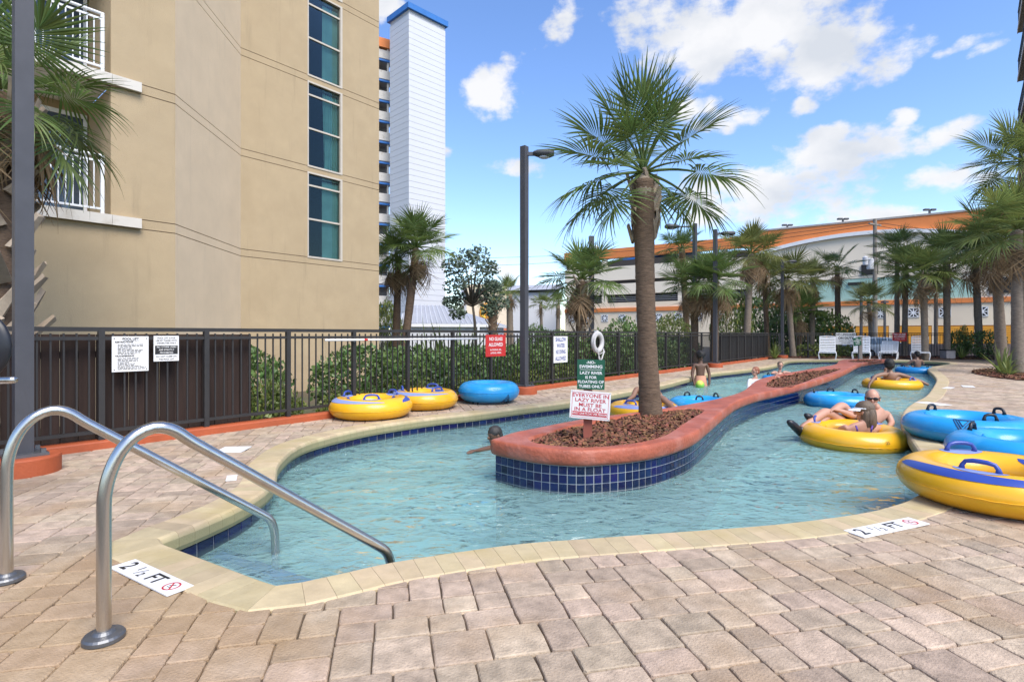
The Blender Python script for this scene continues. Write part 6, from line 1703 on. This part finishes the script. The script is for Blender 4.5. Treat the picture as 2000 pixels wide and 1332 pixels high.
for x in (-1.32, 1.38):
    for yy in (-.80, .80):
        wh = MB(); pts = [(x, yy - .1 * (1 if yy > 0 else -1), .32), (x, yy + .075 * (1 if yy > 0 else -1), .32)]; wh.tube(pts, .32, 18); w_ = wh.build('wheel', RUBBER, car, world=False)
        rm = MB(); rm.tube([(x, yy + .076 * (1 if yy > 0 else -1), .32), (x, yy + .09 * (1 if yy > 0 else -1), .32)], .2, 12); rm.build('rim', FLANGE, w_, world=False)
for yy in (-.6, .6):
    hl_ = MB(); hl_.ball((2.06, yy, .72), (.1, .18, .08), 10, 6); hl_.build('headlight', mat('lamp_lens', (.45, .46, .48)), car, world=False)
# ================================================================ PEOPLE
def grow(J, B, rad, sub=2):
    "one continuous skin grown over joints J along bones B; returns verts, faces in world space"
    names = list(J); ix = {k: i for i, k in enumerate(names)}
    me = bpy.data.meshes.new('tmp'); me.from_pydata([tuple(J[k]) for k in names], [(ix[a], ix[b]) for a, b in B], [])
    o = bpy.data.objects.new('tmp', me); col.objects.link(o)
    sk = o.modifiers.new('skin', 'SKIN'); sk.use_smooth_shade = True; sk.branch_smoothing = .35
    ss = o.modifiers.new('sub', 'SUBSURF'); ss.levels = sub; ss.render_levels = sub
    sv = me.skin_vertices[0].data
    for k in names:
        r_ = rad[k]; r_ = r_ if isinstance(r_, tuple) else (r_, r_); sv[ix[k]].radius = r_; sv[ix[k]].use_root = (k == names[0])
    dg = bpy.context.evaluated_depsgraph_get(); ev = o.evaluated_get(dg); m2 = ev.to_mesh()
    v = [Vector(p.co) for p in m2.vertices]; f = [tuple(p.vertices) for p in m2.polygons]; ev.to_mesh_clear()
    bpy.data.objects.remove(o); bpy.data.meshes.remove(me)
    return v, f
def V3(*a): return Vector(a)
def hand_joints(J, B, rad, wrist, d, side, nrm, s=1.0, curl=.5, pre='h'):
    "palm with four unequal bent fingers and a thumb leaving its side"
    d, side, nrm = d.normalized(), side.normalized(), nrm.normalized()
    J[pre + 'p'] = J[wrist] + d * .055 * s; rad[pre + 'p'] = (.034 * s, .016 * s); B.append((wrist, pre + 'p'))
    for i, (o, L) in enumerate(((-.030, .068), (-.010, .078), (.010, .073), (.029, .058))):
        a = J[pre + 'p'] + d * .042 * s + side * o * s; b = a + (d * math.cos(curl) - nrm * math.sin(curl)) * L * .5 * s; c = b + (d * math.cos(curl * 2) - nrm * math.sin(curl * 2)) * L * .55 * s
        for k, q, r_ in (('a', a, .0105), ('b', b, .0095), ('c', c, .0075)): J[f'{pre}{i}{k}'] = q; rad[f'{pre}{i}{k}'] = r_ * s
        B += [(pre + 'p', f'{pre}{i}a'), (f'{pre}{i}a', f'{pre}{i}b'), (f'{pre}{i}b', f'{pre}{i}c')]
    a = J[wrist] + d * .035 * s - side * .035 * s - nrm * .006 * s; b = a + (d * .7 - side * .55 - nrm * .3).normalized() * .04 * s; c = b + (d * .9 - nrm * .4).normalized() * .03 * s
    for k, q, r_ in (('a', a, .013), ('b', b, .0105), ('c', c, .008)): J[f'{pre}t{k}'] = q; rad[f'{pre}t{k}'] = r_ * s
    B += [(wrist, pre + 'ta'), (pre + 'ta', pre + 'tb'), (pre + 'tb', pre + 'tc')]
def head(mb, c, fwd, s=1.0, up_=V3(0, 0, 1)):
    "skull, jaw, nose, ears, brow and lips joined to the body mesh; returns frame"
    f = fwd.normalized(); sd_ = f.cross(up_).normalized(); u = sd_.cross(f).normalized()
    M = Matrix(((sd_.x, f.x, u.x), (sd_.y, f.y, u.y), (sd_.z, f.z, u.z)))
    mb.ball(c + u * .02 * s, (.074 * s, .094 * s, .098 * s), 18, 12, M)
    mb.ball(c + f * .026 * s - u * .055 * s, (.052 * s, .060 * s, .062 * s), 14, 9, M)
    mb.ball(c + f * .097 * s - u * .012 * s, (.013 * s, .022 * s, .024 * s), 10, 7, M)
    mb.ball(c + f * .078 * s + u * .030 * s, (.050 * s, .018 * s, .012 * s), 12, 7, M)
    mb.ball(c + f * .078 * s - u * .058 * s, (.024 * s, .011 * s, .008 * s), 10, 6, M)
    for k in (-1, 1): mb.ball(c + sd_ * .076 * s * k - u * .005 * s, (.012 * s, .022 * s, .032 * s), 9, 6, M)
    return M, sd_, f, u
def hair(c, M, s, m, parent, back=0.0, long_=0.0, fro=0.0, thin=1.0):
    mb = MB()
    mb.ball(c + M @ V3(0, -.006 * s - back, .046 * s), ((.083 + fro) * s, (.096 + fro) * s, (.084 + fro) * s), 20, 12, M)
    mb.ball(c + M @ V3(0, -.050 * s, -.005 * s), ((.074 + fro * .8) * s, (.060 + fro) * s, (.075 + fro * .5) * s), 16, 10, M)
    if long_:
        mb.ball(c + M @ V3(0, -.052 * s, -.06 * s), (.082 * s, .060 * s, (.09 + long_) * s), 18, 12, M)
        for k in (-1, 1): mb.ball(c + M @ V3(.058 * s * k, -.018 * s, -.06 * s), (.030 * s, .048 * s, (.07 + long_) * s), 12, 9, M)
    r = random.Random(3)
    for v in mb.v: v += Vector((r.gauss(0, .0022), r.gauss(0, .0022), r.gauss(0, .0022))) * (1 + fro * 60)
    return mb.build('hair', m, parent, smooth=True)
def eyes(c, M, s, parent):
    mb = MB()
    for k in (-1, 1): mb.ball(c + M @ V3(.030 * s * k, .084 * s, .010 * s), (.012 * s, .008 * s, .008 * s), 8, 6, M)
    mb.build('eyes', INKB, parent, smooth=True)
def person(label, root, J, B, rad, m, headc, fwd, s=1.0, sub=2, upv=V3(0, 0, 1)):
    t = thing('person', label, 'person', root)
    v, f = grow(J, B, rad, sub)
    mb = MB(); mb.add(v, f)
    M, sd_, ff, u = head(mb, headc, fwd, s, upv)
    mb.build('body', m, t, smooth=True)
    return t, M
# standing boy in the water
c = at(1368, HY, 15.0); X, Y = c.x, c.y
J = dict(pel=V3(X, Y, -.13), wai=V3(X, Y, .06), che=V3(X, Y, .27), nek=V3(X, Y - .01, .45), hed=V3(X, Y - .02, .53),
         sl=V3(X - .165, Y, .385), sr=V3(X + .165, Y, .385), el=V3(X - .235, Y - .02, .12), er=V3(X + .235, Y - .02, .12), wl=V3(X - .215, Y - .10, -.10), wr=V3(X + .215, Y - .10, -.10),
         hl=V3(X - .085, Y, -.22), hr=V3(X + .085, Y, -.22), kl=V3(X - .105, Y - .02, -.56), kr=V3(X + .105, Y - .02, -.56), al=V3(X - .11, Y, -.90), ar=V3(X + .11, Y, -.90), fl=V3(X - .12, Y - .13, -.935), fr=V3(X + .12, Y - .13, -.935))
B = [('pel', 'wai'), ('wai', 'che'), ('che', 'nek'), ('nek', 'hed'), ('che', 'sl'), ('che', 'sr'), ('sl', 'el'), ('sr', 'er'), ('el', 'wl'), ('er', 'wr'), ('pel', 'hl'), ('pel', 'hr'), ('hl', 'kl'), ('hr', 'kr'), ('kl', 'al'), ('kr', 'ar'), ('al', 'fl'), ('ar', 'fr')]
rad = dict(pel=(.125, .095), wai=(.115, .085), che=(.145, .10), nek=.055, hed=.05, sl=.058, sr=.058, el=.045, er=.045, wl=.033, wr=.033, hl=.085, hr=.085, kl=.058, kr=.058, al=.04, ar=.04, fl=.035, fr=.035)
hand_joints(J, B, rad, 'wl', V3(.25, -.25, -1), V3(0, -1, 0), V3(-1, 0, 0), .95, .35, 'L'); hand_joints(J, B, rad, 'wr', V3(-.25, -.25, -1), V3(0, -1, 0), V3(1, 0, 0), .95, .35, 'R')
hc = V3(X, Y - .02, .60)
t, M = person('boy in peach swim shorts standing waist deep by the far bank', (X, Y, -.95), J, B, rad, SKIN1, hc, V3(0, -1, -.12), 1.0)
hair(hc, M, 1.0, HAIRB, t, fro=.034); eyes(hc, M, 1.0, t)
sh_ = MB(); n_ = 20
for z, rx, ry in ((.075, .142, .108), (.04, .146, .112), (-.18, .178, .142)):
    for j in range(n_): a = 2 * math.pi * j / n_; sh_.v.append(V3(X + rx * math.cos(a), Y + ry * math.sin(a), z))
for k in range(2):
    for j in range(n_): sh_.f.append((k * n_ + j, k * n_ + (j + 1) % n_, (k + 1) * n_ + (j + 1) % n_, (k + 1) * n_ + j))
for sx_ in (-1, 1):
    o = len(sh_.v)
    for z, r_ in ((-.17, .098), (-.40, .112)):
        for j in range(n_): a = 2 * math.pi * j / n_; sh_.v.append(V3(X + sx_ * .092 + r_ * math.cos(a), Y + r_ * 1.15 * math.sin(a), z))
    for j in range(n_): sh_.f.append((o + j, o + (j + 1) % n_, o + n_ + (j + 1) % n_, o + n_ + j))
sh_.build('swim_shorts', PEACH, t, smooth=True)
# child in a white shirt at the island wall, seen from the side
c = at(1476, HY, 13.2); X, Y = c.x, c.y
J = dict(pel=V3(X - .08, Y + .16, -.42), che=V3(X - .02, Y + .04, .02), nek=V3(X + .01, Y + .02, .16), hed=V3(X + .005, Y + .02, .23), sl=V3(X - .14, Y + .02, .09), sr=V3(X + .12, Y, .09), el=V3(X - .22, Y - .12, -.1), wl=V3(X - .27, Y - .22, -.2),
         er=V3(X + .20, Y - .12, .06), wr=V3(X + .32, Y - .28, .215), k1=V3(X - .1, Y + .14, -.68), k2=V3(X + .04, Y + .16, -.68), a1=V3(X - .1, Y + .26, -.92), a2=V3(X + .04, Y + .28, -.92))
B = [('pel', 'che'), ('che', 'nek'), ('nek', 'hed'), ('che', 'sl'), ('che', 'sr'), ('sl', 'el'), ('el', 'wl'), ('sr', 'er'), ('er', 'wr'), ('pel', 'k1'), ('pel', 'k2'), ('k1', 'a1'), ('k2', 'a2')]
rad = dict(pel=(.11, .08), che=(.12, .085), nek=.045, hed=.042, sl=.05, sr=.05, el=.036, er=.036, wl=.026, wr=.026, k1=.05, k2=.05, a1=.034, a2=.034)
hand_joints(J, B, rad, 'wr', V3(.6, -.8, -.1), V3(.8, .6, 0), V3(0, 0, 1), .8, .3, 'R')
hc = V3(X, Y + .02, .30)
t, M = person('auburn-haired child in a white shirt leaning on the island wall', (X, Y, -.95), J, B, rad, SKIN2, hc, V3(-1, -.25, -.05), .92)
hair(hc, M, .92, HAIRR, t, back=.012); eyes(hc, M, .92, t)
sj = {k: J[k] for k in ('pel', 'che', 'sl', 'sr', 'el', 'er')}; sj['n2'] = J['che'].lerp(J['nek'], .6); sj['wl'] = J['el'].lerp(J['wl'], .8)
v, f = grow(sj, [('pel', 'che'), ('che', 'n2'), ('che', 'sl'), ('che', 'sr'), ('sl', 'el'), ('sr', 'er'), ('el', 'wl')], dict(pel=(.125, .095), che=(.135, .10), n2=.06, sl=.06, sr=.06, el=.047, er=.048, wl=.045))
mb = MB(); mb.add(v, f); mb.build('shirt', SHIRT, t, smooth=True)
# fair child in the small blue tube
X, Y = 7.98, 16.4
J = dict(pel=V3(X, Y, -.5), che=V3(X + .02, Y - .02, -.02), nek=V3(X + .03, Y - .03, .13), hed=V3(X + .03, Y - .04, .2), sl=V3(X - .12, Y - .02, .07), sr=V3(X + .17, Y - .02, .07), el=V3(X - .27, Y - .12, .03), er=V3(X + .31, Y - .08, .05), wl=V3(X - .2, Y - .33, .02), wr=V3(X + .44, Y - .2, -.02),
         k1=V3(X - .1, Y - .1, -.75), k2=V3(X + .1, Y - .1, -.75))
B = [('pel', 'che'), ('che', 'nek'), ('nek', 'hed'), ('che', 'sl'), ('che', 'sr'), ('sl', 'el'), ('el', 'wl'), ('sr', 'er'), ('er', 'wr'), ('pel', 'k1'), ('pel', 'k2')]
rad = dict(pel=(.11, .08), che=(.12, .085), nek=.045, hed=.042, sl=.05, sr=.05, el=.036, er=.036, wl=.026, wr=.026, k1=.05, k2=.05)
hand_joints(J, B, rad, 'wr', V3(.6, -.6, -.3), V3(.6, .6, 0), V3(0, 0, 1), .8, .4, 'R'); hand_joints(J, B, rad, 'wl', V3(-.3, -.8, -.3), V3(.9, 0, 0), V3(0, 0, 1), .8, .4, 'L')
hc = V3(X + .03, Y - .04, .27)
t, M = person('fair-haired child resting both arms over the small blue tube', (X, Y, -.9), J, B, rad, SKIN2, hc, V3(-.25, -1, -.05), .95)
hair(hc, M, .95, HAIRBR, t, back=.01); eyes(hc, M, .95, t)
# swimmer behind the island tip
X, Y = -.22, 7.1
J = dict(che=V3(X + .35, Y + .25, -.42), nek=V3(X + .12, Y + .06, -.22), hed=V3(X + .03, Y, -.14), sl=V3(X + .18, Y + .22, -.25), sr=V3(X + .22, Y - .14, -.20), er=V3(X + .03, Y - .34, -.19), wr=V3(X - .18, Y - .55, -.185), pel=V3(X + .8, Y + .6, -.6), k1=V3(X + 1.05, Y + .95, -.68), k2=V3(X + 1.15, Y + .8, -.68), el=V3(X + .0, Y + .4, -.34), wl=V3(X - .2, Y + .42, -.32))
B = [('che', 'nek'), ('nek', 'hed'), ('che', 'sl'), ('che', 'sr'), ('sr', 'er'), ('er', 'wr'), ('sl', 'el'), ('el', 'wl'), ('che', 'pel'), ('pel', 'k1'), ('pel', 'k2')]
rad = dict(che=(.14, .1), nek=.055, hed=.05, sl=.055, sr=.055, er=.042, wr=.03, pel=(.12, .09), k1=.07, k2=.07, el=.04, wl=.03)
hand_joints(J, B, rad, 'wr', V3(-.7, -.7, .06), V3(.7, -.7, 0), V3(0, 0, 1), 1.0, .25, 'R')
hc = V3(X, Y - .03, -.105)
t, M = person('dark-haired swimmer with head and one arm out of the water at the island tip', (X, Y, -.6), J, B, rad, SKIN1, hc, V3(-.8, -.6, -.1), 1.0)
hair(hc, M, 1.0, mat('wet_hair', (.03, .028, .027), rough=.6, var=.4, scale=40, bump=.8, bscale=50), t)
# person in the yellow tube behind the palm trunk
X, Y = 2.36, 9.45
J = dict(pel=V3(X, Y + .1, -.18), che=V3(X + .02, Y + .28, .12), nek=V3(X + .03, Y + .33, .30), hed=V3(X + .03, Y + .33, .37), sl=V3(X - .15, Y + .28, .24), sr=V3(X + .19, Y + .28, .24), el=V3(X - .24, Y + .12, .12), wl=V3(X - .36, Y - .06, .08), er=V3(X + .28, Y + .12, .05), wr=V3(X + .36, Y - .1, .04),
         kl=V3(X - .12, Y - .30, .20), al=V3(X - .24, Y - .42, -.05), kr=V3(X + .13, Y - .34, .15), ar=V3(X + .26, Y - .72, -.02), fl=V3(X - .27, Y - .5, -.12), fr=V3(X + .3, Y - .82, .02))
B = [('pel', 'che'), ('che', 'nek'), ('nek', 'hed'), ('che', 'sl'), ('che', 'sr'), ('sl', 'el'), ('el', 'wl'), ('sr', 'er'), ('er', 'wr'), ('pel', 'kl'), ('kl', 'al'), ('pel', 'kr'), ('kr', 'ar'), ('al', 'fl'), ('ar', 'fr')]
rad = dict(pel=(.13, .1), che=(.14, .1), nek=.055, hed=.05, sl=.055, sr=.055, el=.042, er=.042, wl=.03, wr=.03, kl=.062, kr=.062, al=.04, ar=.04, fl=.034, fr=.034)
hand_joints(J, B, rad, 'wl', V3(-.5, -.7, -.5), V3(.7, -.5, 0), V3(0, 0, 1), 1, .5, 'L'); hand_joints(J, B, rad, 'wr', V3(.5, -.7, -.4), V3(.7, .5, 0), V3(0, 0, 1), 1, .5, 'R')
hc = V3(X + .03, Y + .32, .44)
t, M = person('tanned person sitting in the yellow tube, mostly hidden by the island palm trunk', (X, Y, -.25), J, B, rad, SKIN3, hc, V3(.1, -1, -.1), 1.0)
hair(hc, M, 1.0, HAIRB, t); eyes(hc, M, 1.0, t)
# man in sunglasses lying back behind the woman's tube
J = dict(pel=at(1672, 836, 7.75), wai=at(1694, 828, 7.85), che=at(1712, 815, 7.95), nek=at(1712, 797, 7.9), hed=at(1707, 789, 7.86), sl=at(1681, 806, 7.72), sr=at(1731, 808, 8.1),
         el=at(1664, 812, 7.5), wl=at(1640, 801, 7.42), er=at(1742, 826, 8.0), wr=at(1734, 838, 7.8), kl=at(1645, 790, 7.62), kr=at(1612, 803, 7.42), al=at(1600, 826, 7.36), ar=at(1565, 838, 7.15), hl=at(1668, 828, 7.7), hr=at(1664, 836, 7.62))
B = [('pel', 'wai'), ('wai', 'che'), ('che', 'nek'), ('nek', 'hed'), ('che', 'sl'), ('che', 'sr'), ('sl', 'el'), ('el', 'wl'), ('sr', 'er'), ('er', 'wr'), ('pel', 'hl'), ('pel', 'hr'), ('hl', 'kl'), ('hr', 'kr'), ('kl', 'al'), ('kr', 'ar')]
rad = dict(pel=(.15, .12), wai=(.155, .12), che=(.165, .12), nek=.068, hed=.06, sl=.068, sr=.068, el=.048, er=.048, wl=.034, wr=.034, hl=.095, hr=.095, kl=.066, kr=.066, al=.042, ar=.042)
hand_joints(J, B, rad, 'wl', V3(-1, -.1, .05), V3(0, -1, .3), V3(.1, .3, 1), 1.08, .45, 'L'); hand_joints(J, B, rad, 'wr', V3(-.4, -.8, -.5), V3(1, -.3, 0), V3(0, 0, 1), 1.05, .4, 'R')
hc = at(1704, 778, 7.84)
t, M = person('man in dark sunglasses lying back with knees up and black water shoes', tuple(J['pel']), J, B, rad, SKIN2, hc, V3(-.55, -.85, -.12), 1.12)
hb_ = MB(); hb_.ball(hc + M @ V3(0, -.022, .045) * 1.12, (.080 * 1.12, .082 * 1.12, .075 * 1.12), 18, 11, M); hb_.build('hair', HAIRG, t, smooth=True)
gl_ = MB()
for k in (-1, 1): gl_.ball(hc + M @ V3(.033 * k, .092, .016) * 1.12, (.034, .014, .024), 12, 8, M)
gl_.tube([hc + M @ V3(.082 * k2, y_, .02) * 1.12 for k2, y_ in ((1, -.01), (1.0, .05), (.8, .09), (0, .105), (-.8, .09), (-1.0, .05), (-1, -.01))], .006, 6); gl_.build('sunglasses', BLACKV, t, smooth=True)
for a_, b_, nm in (('al', at(1580, 818, 7.30), 0), ('ar', at(1540, 829, 7.05), 1)):
    p0, p1 = J[a_], b_ ; d = (p1 - p0).normalized(); b = MB()
    b.tube([p0 + V3(0, 0, .02), p0 + d * .03 - V3(0, 0, .045), p0 + d * .12 - V3(0, 0, .02) + V3(0, 0, .02), p0 + d * .21 + V3(0, 0, .03), p0 + d * .26 + V3(0, 0, .04)], [.05, .055, .052, .046, .022], 10); b.build('water_shoe', BLACKV, t, smooth=True)
sh_ = MB(); v, f = grow({'a': J['pel'], 'b': J['hl'].lerp(J['kl'], .55), 'c': J['hr'].lerp(J['kr'], .55)}, [('a', 'b'), ('a', 'c')], dict(a=(.165, .135), b=.1, c=.1)); sh_.add(v, f); sh_.build('swim_shorts', INKB, t, smooth=True)
# woman in the yellow tube, back to the camera
J = dict(pel=at(1686, 872, 7.1), wai=at(1686, 855, 7.0), che=at(1684, 838, 6.93), nek=at(1687, 825, 6.95), hed=at(1688, 817, 6.98), sl=at(1655, 835, 6.98), sr=at(1713, 836, 7.02), el=at(1636, 843, 7.18), wl=at(1618, 838, 7.40), er=at(1722, 846, 7.2), wr=at(1708, 842, 7.45),
         kl=at(1648, 836, 7.62), kr=at(1690, 838, 7.66), al=at(1630, 852, 7.8), ar=at(1690, 852, 7.95))
B = [('pel', 'wai'), ('wai', 'che'), ('che', 'nek'), ('nek', 'hed'), ('che', 'sl'), ('che', 'sr'), ('sl', 'el'), ('el', 'wl'), ('sr', 'er'), ('er', 'wr'), ('pel', 'kl'), ('pel', 'kr'), ('kl', 'al'), ('kr', 'ar')]
rad = dict(pel=(.15, .12), wai=(.13, .1), che=(.145, .105), nek=.052, hed=.05, sl=.062, sr=.062, el=.044, er=.044, wl=.03, wr=.03, kl=.07, kr=.07, al=.042, ar=.042)
hand_joints(J, B, rad, 'wl', V3(-.6, .6, -.2), V3(.6, .6, 0), V3(0, 0, 1), .95, .4, 'L'); hand_joints(J, B, rad, 'wr', V3(-.5, .7, -.2), V3(.7, .5, 0), V3(0, 0, 1), .95, .4, 'R')
hc = at(1689, 805, 7.0)
t, M = person('brown-haired woman in a purple swimsuit and white visor sitting in the yellow tube', tuple(J['pel']), J, B, rad, SKIN2, hc, V3(-.72, .68, -.05), 1.08)
hair(hc, M, 1.16, HAIRBR, t, long_=.055)
vz = MB(); n_ = 14
for k in range(n_ + 1):
    a = math.pi * k / n_
    for rr, z in ((.098, .052), (.165, .028)): vz.v.append(hc + M @ V3(rr * .92 * math.cos(a), .02 + rr * math.sin(a), z))
for k in range(n_): vz.f.append((2 * k, 2 * k + 1, 2 * k + 3, 2 * k + 2))
vb = [hc + M @ V3(.086 * math.cos(a), .0 + .104 * math.sin(a), .052) for a in [math.pi * (k - 2) / 20 for k in range(25)]]
vz.tube(vb, .013, 6); vz.build('visor', SHIRT, t, smooth=True)
for x0, x1 in ((1672, 1676), (1704, 1700)):
    b = MB(); b.tube([at(x0, 832, 6.86), at((x0 + x1) / 2, 838, 6.80), at(x1, 852, 6.83)], .011, 6); b.build('strap', PURPLE, t)
# dark-haired person in the far yellow tube, seen from behind
X, Y = 9.92, 14.35
J = dict(pel=V3(X, Y + .05, -.16), che=V3(X - .1, Y - .12, .10), nek=V3(X - .1, Y - .12, .25), hed=V3(X - .1, Y - .1, .32), sl=V3(X - .28, Y - .14, .17), sr=V3(X + .09, Y - .14, .17), el=V3(X - .52, Y - .16, .11), wl=V3(X - .70, Y - .22, -.08), er=V3(X + .26, Y - .18, .12), wr=V3(X + .42, Y - .1, .08),
         kl=V3(X + .15, Y + .42, .12), kr=V3(X + .45, Y + .3, .12), al=V3(X + .28, Y + .62, .16), ar=V3(X + .88, Y + .1, -.05), fl=V3(X + .28, Y + .60, .30), fr=V3(X + 1.02, Y + .02, -.14))
B = [('pel', 'che'), ('che', 'nek'), ('nek', 'hed'), ('che', 'sl'), ('che', 'sr'), ('sl', 'el'), ('el', 'wl'), ('sr', 'er'), ('er', 'wr'), ('pel', 'kl'), ('kl', 'al'), ('pel', 'kr'), ('kr', 'ar'), ('al', 'fl'), ('ar', 'fr')]
rad = dict(pel=(.15, .12), che=(.15, .11), nek=.055, hed=.05, sl=.062, sr=.062, el=.05, er=.05, wl=.034, wr=.034, kl=.07, kr=.07, al=.045, ar=.05, fl=.036, fr=.036)
hand_joints(J, B, rad, 'wl', V3(-.4, -.2, -.9), V3(.2, -.9, 0), V3(-1, 0, 0), 1, .3, 'L'); hand_joints(J, B, rad, 'wr', V3(.8, .3, -.2), V3(-.3, .8, 0), V3(0, 0, 1), 1, .3, 'R')
hc = V3(X - .1, Y - .1, .40)
t, M = person('dark-haired person lying in the far yellow tube with arms and legs over its sides', (X, Y, -.25), J, B, rad, SKIN3, hc, V3(.5, .85, .1), 1.08)
hair(hc, M, 1.08, HAIRB, t, fro=.03)
# child in the farthest blue tube, back turned
X, Y = 14.78, 20.0
J = dict(pel=V3(X, Y, -.22), che=V3(X, Y - .02, .16), nek=V3(X, Y, .32), hed=V3(X, Y, .39), sl=V3(X - .16, Y - .01, .25), sr=V3(X + .16, Y - .01, .25), el=V3(X - .3, Y + .05, .1), wl=V3(X - .36, Y + .2, .1), er=V3(X + .28, Y + .06, .1), wr=V3(X + .3, Y + .22, .1), kl=V3(X - .12, Y + .4, .0), kr=V3(X + .12, Y + .4, .0), al=V3(X - .12, Y + .7, -.1), ar=V3(X + .12, Y + .7, -.1))
B = [('pel', 'che'), ('che', 'nek'), ('nek', 'hed'), ('che', 'sl'), ('che', 'sr'), ('sl', 'el'), ('el', 'wl'), ('sr', 'er'), ('er', 'wr'), ('pel', 'kl'), ('pel', 'kr'), ('kl', 'al'), ('kr', 'ar')]
rad = dict(pel=(.13, .1), che=(.14, .1), nek=.055, hed=.05, sl=.06, sr=.06, el=.042, er=.042, wl=.03, wr=.03, kl=.06, kr=.06, al=.04, ar=.04)
hand_joints(J, B, rad, 'wl', V3(0, .8, -.4), V3(1, 0, 0), V3(0, 0, 1), .9, .4, 'L'); hand_joints(J, B, rad, 'wr', V3(0, .8, -.4), V3(1, 0, 0), V3(0, 0, 1), .9, .4, 'R')
hc = V3(X + .01, Y + .01, .47)
t, M = person('dark-haired child sitting bare-backed in the farthest blue tube', (X, Y, -.25), J, B, rad, SKIN3, hc, V3(0, 1, -.05), 1.0)
hair(hc, M, 1.0, HAIRB, t)
